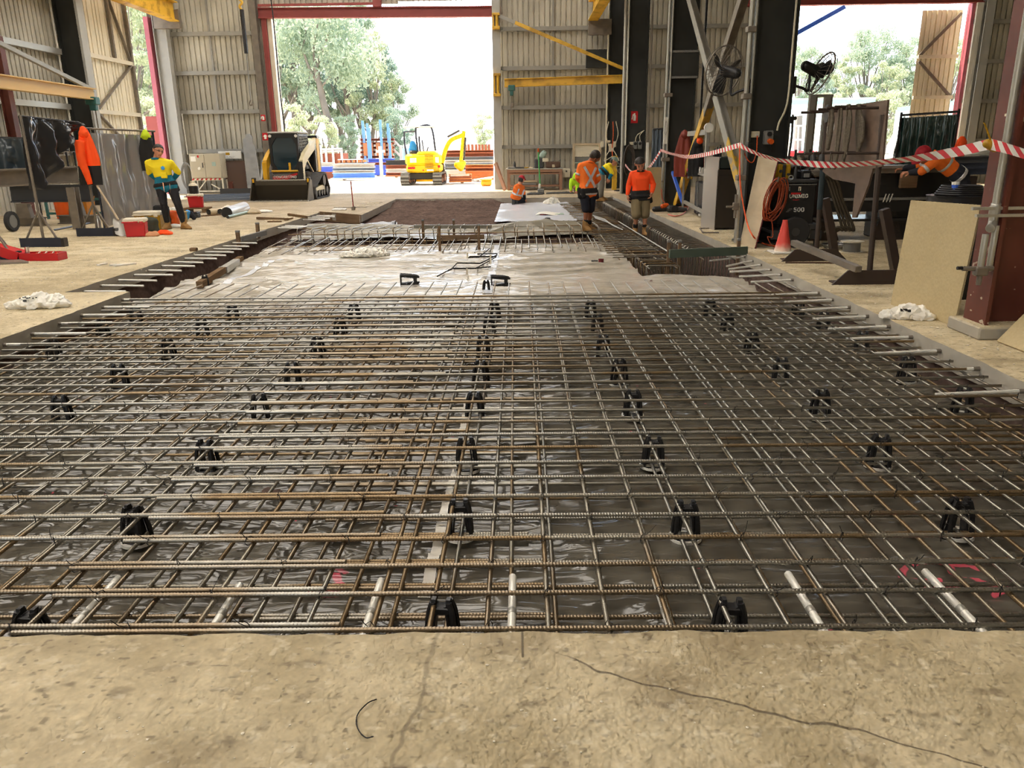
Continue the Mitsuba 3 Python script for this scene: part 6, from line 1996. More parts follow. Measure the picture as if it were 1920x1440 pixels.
part(k, 'cart', cat([rbox(w0 - .1, w1 + .12, yw - .05, yw + .48, .20, .25, .01), box(w0 - .1, w1 + .12, yw - .06, yw - .04, .12, .25)]), 'm_dkgrey')
part(k, 'cart_box', rbox(w0 + .52 * lw, w1 + .1, yw - .08, yw + .5, .26, .34, .01), 'm_dkgrey')
part(k, 'control_panel', cat([rbox(w0 + .62 * lw, w0 + .88 * lw, yw - .1, yw - .08, .14, .28, .004)] + [cyl((w0 + (.66 + .06 * (i % 4)) * lw, yw - .112, .17 + .05 * (i // 4)), (w0 + (.66 + .06 * (i % 4)) * lw, yw - .1, .17 + .05 * (i // 4)), .011, 8) for i in range(8)]), 'm_grey')
for i, xx in enumerate((w0 + .02, w1 + .08)):
    part(k, 'castor', cat([xf(lathe([(.02, -.02), (.065, -.022), (.07, 0), (.065, .022), (.02, .02)], 18), (xx, yw, .07), ry=math.pi / 2), box(xx - .03, xx + .03, yw - .02, yw + .02, .1, .2)]), 'm_black')
part(k, 'wheel', xf(lathe([(.03, -.05), (.20, -.05), (.215, -.03), (.215, .03), (.20, .05), (.03, .05)], 32), (w0 + .22, yw - .11, .235), rx=math.pi / 2), 'm_rubber', 30)
part(k, 'wheel_hub', xf(lathe([(0, -.055), (.06, -.055), (.06, .055), (0, .055)], 20), (w0 + .22, yw - .11, .235), rx=math.pi / 2), 'm_dkgrey', 30)
part(k, 'wire_feeder', cat([rbox(w0 + .62 * lw, w0 + .92 * lw, yw + .1, yw + .4, zt + .05, zt + .17, .02), tube(curve([(w0 + .64 * lw, yw + .2, zt + .17), (w0 + .66 * lw, yw + .2, zt + .22), (w0 + .88 * lw, yw + .2, zt + .22), (w0 + .90 * lw, yw + .2, zt + .17)], 5), .014, 6)]), 'm_black')
part(k, 'feeder_face', rbox(w0 + .68 * lw, w0 + .84 * lw, yw + .09, yw + .1, zt + .07, zt + .13, .003), 'm_grey')
part(k, 'lift_eye', tube([(w0 + .25 * lw + .03 * math.cos(t), yw - .02, zt + .075 + .03 * math.sin(t)) for t in np.linspace(0, 6.283, 14)], .008, 5), 'm_galv')
pm('m_torchhose', srgb(62, 54, 40), .6)
for i in range(4):
    o = .04 * i
    part(k, 'torch_hose', tube(curve([(w0 + .8 * lw, yw - .02 - o, zt + .14 - .01 * i), (w1 + .06 + o, yw - .08 - o, zt + .12 - .02 * i), (w1 + .22 + o, yw - .15, zt - .25), (w1 + .36 + o * 1.4, yw - .2, zt - .65), (w1 + .30 + o, yw - .2, .30), (w1 + .12 + o, yw - .15, .22)], 10), .021, 7), 'm_torchhose', True)
# boxes on the welder
for i, (u0, u1, m) in enumerate(((1459, 1467, 'm_mustard'), (1467.5, 1473, 'm_dkgrey'), (1473.5, 1482, 'm_mustard'))):
    xa, xb = at(u0, 330, y=yw + .2)[0], at(u1, 330, y=yw + .2)[0]
    k_ = thing('battery_charger', ('yellow charger box on the welding machine, left of three', 'dark box between two yellow ones on the welding machine', 'yellow charger box on the welding machine, right of three')[i], 'box')
    part(k_, 'case', rbox(xa, xb, yw + .2, yw + .4, zt + .05, zt + .26, .012), m)
    part(k_, 'dial' if i == 0 else 'label_plate', cyl(((xa + xb) / 2, yw + .185, zt + .16), ((xa + xb) / 2, yw + .2, zt + .16), .022, 12) if i == 0 else rbox(xa + .012, xb - .012, yw + .19, yw + .2, zt + .1, zt + .13, .002), 'm_dkgrey')
xa = at(1489, 330, y=yw + .2)[0]
thing('spray_can', 'slim dark spray can standing on the welding machine', 'can', None, lathe([(0, 0), (.026, 0), (.026, .13), (.014, .16), (.014, .19), (0, .19)], 14, (xa, yw + .15, zt + .05)), 'm_dkgrey', 40)
# orange hose coil
k = thing('air_hose', 'big hanging coil of thin orange air hose beside the leaning plywood', 'hose')
pm('m_orangehose', srgb(150, 62, 30), .5)
c = at(1453, 376, y=11.5)
_h = np.random.default_rng(9)
for i in range(11):
    rx_, rz_ = .075 + .05 * _h.random(), .24 + .10 * _h.random()
    o = _h.normal(0, .03, 3)
    part(k, 'loop', tube([(c[0] + o[0] + rx_ * math.cos(t) + .05 * math.sin(t), 11.45 + .04 * o[1] + .1 * i / 11, c[2] + o[2] + rz_ * math.sin(t) * (1.0 if math.sin(t) > 0 else .8)) for t in np.linspace(0, 6.283, 26)], .009, 5), 'm_orangehose', True)
part(k, 'tail', tube(curve([(c[0] - .05, 11.42, c[2] - .25), (c[0] - .02, 11.4, c[2] - .5), (c[0] - .10, 11.38, .18), (c[0] - .02, 11.36, .05), (c[0] + .10, 11.34, .015)], 8), .009, 5), 'm_orangehose', True)
part(k, 'hook', tube([(c[0], 11.66, c[2] + .30), (c[0], 11.44, c[2] + .27), (c[0], 11.42, c[2] + .33)], .012, 6), 'm_darksteel')
# traffic cone
q = at(1467, 474, z=0)
k = thing('traffic_cone', 'faded red traffic cone standing on the slab in front of the welding machine', 'traffic cone')


def tx_cone(p, n, uv):
    f = fbm(p.x * 20, p.y * 20, p.z * 12, 3)
    return mix(C3(.70, .60, .47), C3(.72, .075, .055), smoothstep(.02, .16, p.z + .08 * (f - .5)))


pm('m_cone', mikit.proc(tx_cone), .5)
part(k, 'cone', lathe([(.118, .02), (.035, .43), (.034, .455), (.026, .455), (.026, .44)], 28, (q[0], q[1], 0)), 'm_cone', 40)
part(k, 'base', cat([rbox(q[0] - .17, q[0] + .17, q[1] - .16, q[1] + .16, 0, .028, .008)]), 'm_disc')
# cable reel and coil
q = at(1596, 473, z=0)
k = thing('cable_reel', 'cream plastic wire reel with grey wire standing on the floor', 'reel')
part(k, 'flange', cyl((q[0], q[1], 0), (q[0], q[1], .012), .155, 32), 'm_cream', 40)
part(k, 'flange', lathe([(.04, .145), (.155, .145), (.155, .158), (.04, .158), (.04, .145)], 32, (q[0], q[1], 0)), 'm_cream', 40)
part(k, 'wire', lathe([(.115, .012)] + [(.112 + .006 * (i % 2), .012 + .008 * i) for i in range(17)], 28, (q[0], q[1], 0)), 'm_grey', True)
q = at(1570, 466, z=0)
k = thing('cable_coil', 'black coil of cable lying on the floor behind the trestle base', 'cable')
for i in range(5):
    part(k, 'loop', tube([(q[0] + (.17 + .012 * i) * math.cos(t), q[1] + (.17 + .01 * i) * math.sin(t), .015 + .012 * i) for t in np.linspace(0, 6.283, 26)], .011, 5), 'm_blacksatin' if i % 2 else 'm_chrome', True)
# bin
q = at(1690, 437, z=0)
k = thing('rubbish_bin', 'galvanised ribbed rubbish bin standing in the shade behind the trestle', 'bin')
part(k, 'body', lathe([(0, .01), (.17, .01), (.175, .05)] + [(.18 + .045 * i / 9 + .004 * (i % 2), .06 + i * .045) for i in range(9)] + [(.235, .5), (.235, .52), (.22, .52), (.17, .04), (0, .04)], 30, (q[0], q[1], 0)), 'm_galv', 30)
part(k, 'handle', tube(curve([(q[0] - .2, q[1] - .13, .38), (q[0] - .19, q[1] - .2, .36), (q[0] - .09, q[1] - .24, .36), (q[0] - .08, q[1] - .2, .38)], 6), .007, 6), 'm_darksteel')

# ---- rope rack: two A-frame trestles, a board with pegs and ropes
pm('m_brownsteel', (.055, .038, .030), .5, .2)
def aframe(label, u0, u1, vb, y, u_post, v_post, u_brace, v_brace):
    x0, x1 = at(u0, vb, y=y)[0], at(u1, vb, y=y)[0]
    k = thing('trestle', label, 'trestle')
    h = .155
    part(k, 'base_plate', prism([(x0, 0), (x1, 0), (x1 - .16, h), (x0 + .16, h)], .02, 'xz', y), 'm_brownsteel')
    part(k, 'base_flange', box(x0 + .05, x1 - .05, y, y + .22, 0, .015), 'm_brownsteel')
    a = at(u_post[0], vb - 30, y=y + .06); b_ = at(u_post[1], v_post, y=y + .06)
    a[2] = .02
    part(k, 'post', tube([a, b_], .03, 10), 'm_brownsteel', True)
    c_ = at(u_brace[0], vb - 15, y=y + .12); d_ = at(u_brace[1], v_brace, y=y + .10)
    c_[2] = .05
    part(k, 'brace', beam(c_, d_, .085, .085), 'm_brownsteel')
    return k, a, b_


kf, fa, fb = aframe('dark steel A-frame trestle on a flared base, nearer of two', 1560, 1703, 531, 8.35, (1632, 1656), 215, (1683, 1658), 392)
kr, ra, rb = aframe('dark steel A-frame trestle on a flared base, farther of two', 1466, 1589, 489, 10.15, (1532, 1551), 210, (1566, 1547), 372)
part(kr, 'rope_wrap', tube([ra + (rb - ra) * t for t in np.linspace(.35, .68, 8)], .036, 8), 'm_bluerag' if 'm_bluerag' in scene else pm('m_bluerag', srgb(44, 56, 62), .8), True, label='blue and yellow wrapping on the post')
thing('steel_box_section', 'grey steel box section lying slantwise from the far trestle to the near one', 'steel bar', None, beam(at(1488, 455, y=9.6), at(1610, 505, y=8.28), .075, .065), 'm_darksteel')
thing('steel_flat', 'thin rusty bar lying on the floor before the farther trestle', 'steel bar', None, tube([at(1473, 492, z=.01), at(1568, 493, z=.01)], .012, 6), 'm_brownsheet')
# board
pm('m_ropeboard', mikit.proc(lambda p, n, uv: mix((.075, .048, .032), (.15, .10, .07), fbm(p.x * 3, p.y * 6, p.z * 10, 4))), .6)
k = thing('peg_board', 'brown plywood board with long pegs holding ropes, mounted on the two trestles', 'board')
yf, yr = 8.30, 10.25
zz = lambda u, v, y: at(u, v, y=y)
# board plane between the two posts
B = {}
xF, xR = at(1663, 250, y=yf)[0], at(1549, 250, y=yr)[0]
def bp(u, v):
    """Point on the board's plane at the photo's (u, v)."""
    d = _R.T @ np.array([(u - 960) / _F, (v - 720) / _F, 1.0])
    n_ = np.array([-(yr - yf), xR - xF, 0.0]); n_ /= np.linalg.norm(n_)
    t = np.dot(n_, np.array([xF, yf, 0]) - _eye) / np.dot(n_, d)
    return _eye + t * d
n_ = np.array([-(yr - yf), xR - xF, 0.0]); n_ /= np.linalg.norm(n_)
if n_[0] > 0: n_ = -n_
e_ = np.array([xF - xR, yf - yr, 0.0]); Lb = np.linalg.norm(e_); e_ /= Lb
def b2(u, v):
    p = bp(u, v)
    return (np.dot(p - np.array([xR, yr, 0]), e_), p[2])
poly = sg.Polygon([b2(1551, 205), b2(1668, 187), b2(1657, 312), b2(1640, 316), b2(1632, 345), b2(1608, 408), b2(1601, 408), b2(1607, 344), b2(1565, 336), b2(1540, 318)])
def board_mesh(poly, t, off=0.0):
    m_ = trimesh.creation.extrude_polygon(poly, t, engine='earcut')
    v = m_.vertices
    P_ = np.array([xR, yr, 0]) + v[:, :1] * e_ + np.outer(v[:, 1], [0, 0, 1.0]) + np.outer(v[:, 2] + off, n_)
    f = m_.faces
    return trimesh.Trimesh(P_, f, process=False)
part(k, 'board', board_mesh(poly, .02), 'm_ropeboard')
part(k, 'paint_splash', board_mesh(sg.Point(b2(1558, 243)).buffer(.09).union(sg.Point(b2(1564, 238)).buffer(.07)).union(sg.Point(b2(1556, 250)).buffer(.05)), .002, .021), 'm_disc', label='white paint splash')
pegs = []
for (u, v) in ((1556, 210), (1573, 208), (1592, 204), (1610, 201), (1627, 199), (1651, 202), (1546, 288), (1563, 287), (1582, 286), (1600, 286), (1618, 286), (1652, 287)):
    p0_ = bp(u, v)
    q_ = p0_ + n_ * .34 + e_ * -.02
    pegs.append((p0_, q_))
    part(k, 'peg', tube([p0_ - n_ * .01, q_], .014, 8), 'm_brownsteel')
part(k, 'disc', cyl(bp(1560, 213) + n_ * .05, bp(1560, 213) + n_ * .07, .105, 24), 'm_dkgrey')
# ropes
pm('m_rope', mikit.proc(lambda p, n, uv: mix((.075, .06, .042), (.15, .125, .088), fbm(p.x * 60, p.y * 60, p.z * 60, 2))), .85)


def rope(label, top, bottom, spread, r, loops, twist=True, extra=None):
    k = thing('rope', label, 'rope')
    top, bottom = np.array(top), np.array(bottom)
    for i in range(loops):
        o = e_ * spread * (i - (loops - 1) / 2) / max(1, loops)
        b_ = bottom + o * 1.4 + np.array([0, 0, .05 * ((i * 7) % 3)])
        w = e_ * (.035 + .012 * i)
        pts = curve([top + o + w * .3 + n_ * .01 * i, top + o + w + [0, 0, -.12], (top + b_) / 2 + o + w * 1.1, b_ + w * .6 + [0, 0, .05], b_, b_ - w * .6 + [0, 0, .05], (top + b_) / 2 + o - w * 1.1, top + o - w + [0, 0, -.12], top + o - w * .3 + n_ * .01 * i], 6)
        part(k, 'strand', tube(pts, r, 6), 'm_rope', True)
    return k


def mid(i, f=.55, dz=.02):
    return pegs[i][0] + (pegs[i][1] - pegs[i][0]) * f + [0, 0, dz]


rope('thick twisted rope loop hanging alone on the left part of the peg board', mid(2), mid(2) + [0, 0, -.46], .02, .020, 2)
rope('brown rope bundle hanging in the middle of the peg board, reaching the lower pegs', mid(3), mid(3) + [0, 0, -.68], .03, .013, 2)
rope('long rope bundle next to the rightmost one on the peg board', mid(4), mid(4) + [0, 0, -.62], .05, .015, 3)
rope('fat bundle of grey-brown rope on the right of the peg board', mid(4, .25), mid(4, .25) + [0, 0, -.50] + e_ * .14, .07, .018, 3)
rope('rope loop hanging from the lower pegs below the tape', mid(9), mid(9) + [0, 0, -.12] + e_ * .02, .02, .012, 1)
rope('thin rope loop below the barrier tape under the peg board', mid(8, .4), mid(8, .4) + [0, 0, -.2], .02, .010, 1)
for i, lab in ((6, 'dark tool hanging from the lowest left peg of the peg board'), (7, 'dark clamp hanging from the second lower peg of the peg board')):
    q = mid(i, .4, 0)
    thing('hanging_tool', lab, 'tool', None, lump([q + [0, 0, -.03], q + e_ * .03 + [0, 0, -.16]], [.03, .04], .02, noise_amp=.01, seed=i), 'm_dkgrey', True)

# ---- black benches, machine stock and beams in the shade behind
yk = 12.2
k = thing('work_bench', 'long dark steel work bench where the worker in orange and navy leans', 'bench')
x0, x1 = at(1540, 330, y=yk)[0], at(1800, 330, y=yk)[0]
zt = at(1660, 312, y=yk)[2]
part(k, 'top', box(x0, x1, yk, yk + 1.0, zt - .10, zt), 'm_darksteel')
part(k, 'top_edge', box(x0, x1, yk - .03, yk, zt - .03, zt + .01), 'm_girt')
part(k, 'apron', box(x0 + .05, x1, yk + .08, yk + .1, .45, zt - .1), 'm_black')
for xx in (x0 + .2, x0 + 1.2, x1 - .3):
    part(k, 'leg', ibeam((xx, yk + .4, 0), (xx, yk + .4, zt - .1), .2, .25, .03, up=(0, 1, 0)), 'm_brownsteel')
    part(k, 'gusset', prism([(xx - .25, 0), (xx + .25, 0), (xx + .04, .6), (xx - .04, .6)], .015, 'xz', yk + .2), 'm_brownsteel')
part(k, 'lower_shelf', box(x0 + .1, x1 - .1, yk + .1, yk + .9, .30, .34), 'm_blacksatin')
part(k, 'shelf_rail', box(x0 + .1, x1 - .1, yk + .06, yk + .1, .62, .66), 'm_grey')
part(k, 'sticker', text_xz('///', .10, (at(1655, 377, y=yk + .04)[0], yk + .05, at(1655, 377, y=yk + .04)[2]), .004, True), 'm_white')
k = thing('steel_beam', 'long brown steel plate girder lying behind the rope rack', 'steel beam')
part(k, 'beam', ibeam(at(1478, 332, y=12.9), at(1665, 326, y=13.6), .2, .34, .03), 'm_brownsteel')
k = thing('steel_beam', 'dark blue steel beams stacked behind the worker in orange and navy', 'steel beam')
for i in range(3):
    a_, b_ = at(1790, 300 + 11 * i, y=13.2), at(1862, 298 + 11 * i, y=12.9)
    part(k, 'beam', ibeam(a_, b_ + (b_ - a_) * 1.5, .18, .1, .015), ('m_dkgrey', 'm_navypaint', 'm_navypaint')[i])
part(k, 'support', box(at(1815, 330, y=13.1)[0] - .1, at(1815, 330, y=13.1)[0] + .1, 13.0, 13.2, 0, at(1815, 330, y=13.1)[2]), 'm_brownsteel')
k = thing('machine_cabinet', 'black machine cabinet in the deep shade under the bench', 'machine')
part(k, 'body', rbox(at(1700, 400, y=11.7)[0], at(1830, 400, y=11.7)[0], 12.4, 13.1, 0, .62, .02), 'm_black')
part(k, 'panel', rbox(at(1640, 352, y=12.9)[0], at(1672, 352, y=12.9)[0], 12.9, 12.95, .3, .75, .01), 'm_black')
# coil of cable and a can on top of a low drum by the upright chipboard
k = thing('cable_coil', 'black cable coil lying on a drum behind the upright chipboard sheet', 'cable')
q = at(1812, 362, y=7.6)
for i in range(5):
    part(k, 'loop', tube([(q[0] + (.22 - .012 * i) * math.cos(t), 7.7 + (.2 - .01 * i) * math.sin(t), .985 + .018 * i) for t in np.linspace(0, 6.283, 28)], .011, 5), 'm_blacksatin', True)
thing('steel_drum', 'dark drum hidden behind the upright chipboard sheet, carrying the cable coil', 'drum', None, lathe([(0, 0), (.28, 0), (.28, .3), (.29, .31), (.28, .32), (.28, .6), (.29, .61), (.28, .62), (.28, .95), (.29, .97), (0, .97)], 28, (q[0], 7.72, 0)), 'm_blacksatin', 35)
q = at(1841, 350, y=7.2)
k = thing('paint_can', 'small blue and white can standing beside the cable coil', 'can')
part(k, 'body', lathe([(0, 0), (.035, 0), (.035, .10), (0, .10)], 18, (q[0] - .02, 7.6, .975)), 'm_blue', 40)
part(k, 'lid', lathe([(0, .10), (.036, .10), (.036, .125), (0, .125)], 18, (q[0] - .02, 7.6, .975)), 'm_white', 40)
thing('timber_support', 'timber packer carrying the bench top where the worker leans', 'timber', None, rbox(at(1688, 330, y=yk)[0], at(1720, 330, y=yk)[0], yk - .04, yk + .03, zt - .32, zt - .12, .01), 'm_timber')

# ---- green black screen by the right-hand doorway
a, b = at(1690, 216, y=16.0), at(1798, 209, y=15.2)
k = thing('welding_screen', 'dark green crinkled vinyl welding screen in a frame by the right-hand doorway', 'welding screen')
zb = at(1690, 322, y=16)[2]
part(k, 'curtain', hang(a + [0, 0, -.05], b + [0, 0, -.05], lambda u: zb + 0 * u, 7, .045, 110, 70, seed=13), 'm_greenvinyl', True)
part(k, 'rail', tube([a, b], .02, 6), 'm_blacksatin')
for p_ in (a, b):
    part(k, 'post', tube([(p_[0], p_[1], 0), p_ + [0, 0, .05]], .022, 6), 'm_blacksatin')
    part(k, 'foot', beam((p_[0], p_[1] - .4, .03), (p_[0], p_[1] + .4, .03), .06, .05), 'm_blacksatin')
for t in np.linspace(.06, .94, 8):
    p_ = a + (b - a) * t
    part(k, 'ring', tube([p_ + [.0, .02 * math.cos(q), -.03 + .03 * math.sin(q)] for q in np.linspace(0, 6.283, 9)], .006, 5), 'm_galv')
a, b = at(1680, 265, y=17.0), at(1699, 252, y=16.4)
thing('welding_screen', 'narrow green vinyl flap left of the framed dark green screen', 'welding screen', None, hang(a, b, lambda u: zb - .05 + 0 * u, 2, .06, 40, 40, seed=3), 'm_greenvinyl', True)
p = at(1800, 258, y=15.1)
jacket('orange jacket hanging on the right post of the dark green screen', (p[0] + .04, 15.1, p[2]), .6, .26, 'm_orangecloth', 'm_orangecloth', .5, 6.0, False)

# ---- pillar drill, gantry posts and racks in front of the right-hand doorway
k = thing('pillar_drill', 'dark pillar drill silhouetted against the right-hand doorway', 'machine')
q = at(1471, 250, y=16.5)
part(k, 'column', tube([(q[0], 16.5, 0), (q[0], 16.5, at(1471, 200, y=16.5)[2])], .03, 8), 'm_black')
part(k, 'head', cat([rbox(q[0] - .12, q[0] + .1, 16.3, 16.7, at(1471, 232, y=16.5)[2], at(1471, 222, y=16.5)[2], .02), rbox(q[0] - .08, q[0] + .16, 16.3, 16.6, at(1471, 226, y=16.5)[2], at(1471, 219, y=16.5)[2], .02)]), 'm_black')
part(k, 'belt_arm', tube([(q[0] - .14, 16.5, at(1471, 206, y=16.5)[2]), (q[0] + .02, 16.5, at(1471, 204, y=16.5)[2])], .02, 6), 'm_black')
part(k, 'cable', tube(curve([at(1462, 300, y=16.4), at(1466, 250, y=16.4), at(1472, 205, y=16.4), at(1480, 180, y=16.3), at(1488, 155, y=16.2)], 8), .010, 5), 'm_black', True)
part(k, 'cable', tube(curve([at(1478, 300, y=16.4), at(1484, 260, y=16.4), at(1487, 215, y=16.4)], 8), .02, 5), 'm_dkgrey', True)
part(k, 'base', rbox(q[0] - .25, q[0] + .25, 16.2, 16.8, 0, .06, .02), 'm_black')
k = thing('gantry_frame', 'grey steel goal-post frame standing in front of the right-hand doorway', 'frame')
za = at(1530, 177, y=20)[2]
for u in (1520, 1548):
    xx = at(u, 250, y=20)[0]
    part(k, 'post', box(xx - .09, xx + .05, 20, 20.12, 0, za), 'm_girt')
    part(k, 'inner_post', box(xx + .06, xx + .09, 20, 20.12, 0, za), 'm_darksteel')
part(k, 'rail', box(at(1520, 250, y=20)[0], at(1550, 250, y=20)[0], 20, 20.1, at(1530, 212, y=20)[2], at(1530, 208, y=20)[2]), 'm_darksteel')
part(k, 'top', box(at(1518, 250, y=20)[0], at(1556, 250, y=20)[0], 20, 20.12, za - .06, za), 'm_girt')
k = thing('steel_rack', 'cluttered steel stock rack before the right-hand doorway, left of the rope rack', 'rack')
x0, x1 = at(1478, 300, y=17)[0], at(1545, 300, y=17)[0]
for z in (.75, 1.0):
    part(k, 'shelf', box(x0, x1, 17, 17.5, z, z + .05), 'm_girt')
for i in range(6):
    xx = x0 + (x1 - x0) * i / 5
    part(k, 'post', box(xx - .02, xx + .02, 17, 17.04, 0, 1.35 if i % 2 else 1.15), 'm_dkgrey')
_g = np.random.default_rng(21)
for i in range(14):
    xx = x0 + (x1 - x0) * (i + .5) / 14
    h = .08 + .12 * _g.random()
    part(k, 'stock', rbox(xx - .05, xx + .05, 17.02, 17.4, 1.05, 1.05 + h, .01), ('m_dkgrey', 'm_cream', 'm_darksteel')[i % 3])
k = thing('tall_pole', 'thin dark pole standing outside, rising above the dark green screen', 'pole')
q = at(1735, 200, y=33)
part(k, 'shaft', tube([(q[0], 33, 0), at(1737, 112, y=33)], .025, 6), 'm_darksteel')
k = thing('wall_heater', 'white tubular machine on the bench behind the worker, against the wall', 'machine')
q = at(1838, 285, y=14.5)
part(k, 'body', lump([q + [-.25, 0, -.05], q + [.15, 0, .04], q + [.3, 0, .0]], [.10, .14, .10], .05), 'm_white', True)
part(k, 'bench', box(q[0] - .9, q[0] + .6, 14.3, 14.8, q[2] - .2, q[2] - .15), 'm_dkgrey')
for i in range(7):
    part(k, 'tool', rbox(q[0] - .85 + .2 * i, q[0] - .75 + .2 * i, 14.35, 14.6, q[2] - .15, q[2] - .15 + .04 + .05 * (i % 3), .01), ('m_black', 'm_dkgrey', 'm_orangeplastic')[i % 3])
part(k, 'leg', box(q[0] - .85, q[0] - .8, 14.4, 14.5, 0, q[2] - .2), 'm_dkgrey')
part(k, 'leg', box(q[0] + .5, q[0] + .55, 14.4, 14.5, 0, q[2] - .2), 'm_dkgrey')

# ---- bags lying about
def plastic_bag(label, u, v, w, d, h, rz, seed, z=0.0, m='m_bagwhite', pts=None):
    if 'm_bagwhite' not in scene:
        mat('m_bagwhite', {'type': 'principled', 'base_color': rgb(.78, .76, .68), 'roughness': .3, 'specular': .5})
    p = at(u, v, z=z)
    _q = np.random.default_rng(seed)
    pts = pts or [(-.42, 0, .10), (-.2, .1, .3), (-.15, -.2, .25), (.1, .0, .6), (.15, -.25, .35), (.35, .1, .4), (.45, -.1, .12), (0, .3, .3)]
    P_ = [(x * w, y * d, zz * h) for x, y, zz in pts]
    g = lump(P_, [max(.02, h * .22)] * len(P_), .014, noise_amp=0)
    nn = np.array(g.vertex_normals)
    cr = 1 - np.abs(2 * meshkit.fbm(g.vertices * 11 + seed, 3, seed) - 1)
    cr2 = 1 - np.abs(2 * meshkit.fbm(g.vertices * 26 + seed, 2, seed + 1) - 1)
    g.vertices = g.vertices + nn * ((cr - .75) * .10 * h / .15 * .8 + (cr2 - .7) * .03)[:, None]
    g = xf(g, (p[0], p[1], z), rz)
    g.vertices[:, 2] = np.maximum(g.vertices[:, 2], z + .002)
    k = thing('plastic_bag', label, 'plastic bag')
    part(k, 'film', g, m, 28)
    return k, p


k, p = plastic_bag('white plastic bag with small dark print slumped on the left slab, nearest to the camera', 70, 577, .62, .30, .17, .12, 31)
part(k, 'print_patch', cat([xf(rbox(-.008, .008, -.002, .002, -.006, .006, .001), (p[0] - .10 + .022 * i, p[1] - .085 + .02 * math.sin(i), .112 + .004 * (i % 3)), rx=-.5) for i in range(8)] + [xf(rbox(-.016, .016, -.002, .002, -.012, .012, .004), (p[0] - .05, p[1] - .095, .088), rx=-.5)]), 'm_dkgrey', label='small dark print')
k, p = plastic_bag('white crumpled plastic bag with black patches beside the upright chipboard sheet', 1698, 597, .40, .24, .15, -.25, 33)
for dx, dz, w in ((-.05, .10, .03), (.01, .085, .035)):
    part(k, 'print_patch', xf(rbox(-w, w, -.003, .003, -.012, .012, .002), (p[0] + dx, p[1] - .062 + (dx * -.2), .055 + dz * .3), 0, rx=-.6), 'm_black')
plastic_bag('crumpled clear plastic bag lying on the membrane in front of the starter bars', 682, 481, .85, .4, .18, .1, 35, z=-.25)
plastic_bag('white plastic bag heap on the silvery sheet', 1033, 383, .42, .3, .24, 0, 37, z=-.145)
# paper and bits on the silver sheet
k = thing('paper_sheet', 'white drawing paper lying on the silvery sheet', 'paper')
p0_ = at(1022, 402, z=-.145)
part(k, 'page', thick(grid(lambda u, v: np.stack([p0_[0] - .25 + .55 * u + .1 * v, p0_[1] - .2 + .5 * v, -.135 + .02 * np.sin(u * 5) + .02 * v], -1), 14, 8), .004), 'm_white', True)
thing('paper_sheet', 'dark printed card lying right of the white paper on the silvery sheet', 'paper', None, rbox(at(1040, 402, z=-.145)[0], at(1058, 402, z=-.145)[0], at(1040, 402, z=-.145)[1], at(1040, 402, z=-.145)[1] + .4, -.155, -.14, .003), 'm_palegreen')
for i, (u, v, m) in enumerate(((1016, 403, 'm_maroon'), (1023, 402, 'm_red'), (1027, 410, 'm_dkgrey'))):
    q = at(u, v, z=-.145)
    thing('marker', ('small dark red marker on the silvery sheet, left of three', 'small bright red marker on the silvery sheet, middle of three', 'small dark block on the silvery sheet, nearest of three')[i], 'marker', None, rbox(q[0] - .06, q[0] + .06, q[1] - .03, q[1] + .03, -.155, -.12, .01), m)
q = at(1127, 491, z=-.23)
k = thing('tape_roll', 'small dark red roll of tape standing on the membrane', 'tape roll')
part(k, 'roll', lathe([(.022, 0), (.04, 0), (.04, .05), (.022, .05), (.022, 0)], 20, (q[0], q[1], -.235)), 'm_maroon2', 40)
q = at(1115, 490, z=-.23)
thing('knife', 'small dark utility knife lying left of the red tape roll', 'knife', None, rbox(q[0] - .05, q[0] + .05, q[1], q[1] + .03, -.235, -.215, .005), 'm_dkgrey')
# tie wire offcut on the near slab and debris
_w = curve([at(706, 1311, z=.004), at(690, 1318, z=.01), at(672, 1337, z=.006), at(668, 1355, z=.004), at(674, 1372, z=.012), at(686, 1383, z=.006), at(700, 1381, z=.012)], 8)
thing('tie_wire', 'short curved piece of black tie wire lying on the near slab', 'wire', None, tube(_w, .0018, 5), 'm_tiewire', True)
_g = np.random.default_rng(77)
deb = []
for i in range(260):
    x, y = _g.uniform(-1.3, 1.4), _g.uniform(1.15, 2.05)
    r = _g.uniform(.0012, .0045) * (1.5 if _g.random() < .08 else 1)
    s = trimesh.creation.icosphere(0, r)
    s.apply_scale([1, _g.uniform(.5, 1), .5])
    s.apply_translation((x, y, r * .3))
    deb.append(s)
for i in range(420):
    side = _g.random() < .6
    x = _g.uniform(3.2, 3.9) if side else _g.uniform(-6.5, -4.5)
    y = _g.uniform(4.5, 14)
    r = _g.uniform(.004, .014)
    s = trimesh.creation.icosphere(0, r)
    s.apply_scale([1, _g.uniform(.5, 1), .5])
    s.apply_translation((x if side or y > 8.5 else _g.uniform(-6, -4.4), y, r * .3))
    deb.append(s)
scene['concrete_crumbs'] = mikit.ply(cat(deb), 'm_cream')
tag('concrete_crumbs', 'tiny crumbs of concrete scattered on the slab along the opening', 'debris', None, 'stuff')
# ================================================================ people
_S = trimesh.creation.icosphere(2, 1.0).vertices


def _ball(p, r):
    return np.asarray(p) + _S * (r if np.ndim(r) == 0 else np.asarray(r))


def bone(a, ra, b, rb):
    return m3.Manifold.hull_points(np.vstack([_ball(a, ra), _ball(b, rb)]).astype(np.float32))


def blob(*pr):
    return m3.Manifold.hull_points(np.vstack([_ball(p, r) for p, r in pr]).astype(np.float32))


def union(ms):
    return m3.Manifold.batch_boolean(ms, m3.OpType.Add)


def skinmesh(man, edge=.03, it=8):
    mm = man.refine_to_length(edge).to_mesh()
    t = trimesh.Trimesh(mm.vert_properties[:, :3], mm.tri_verts, process=True)
    trimesh.smoothing.filter_taubin(t, .5, .52, it)
    return t


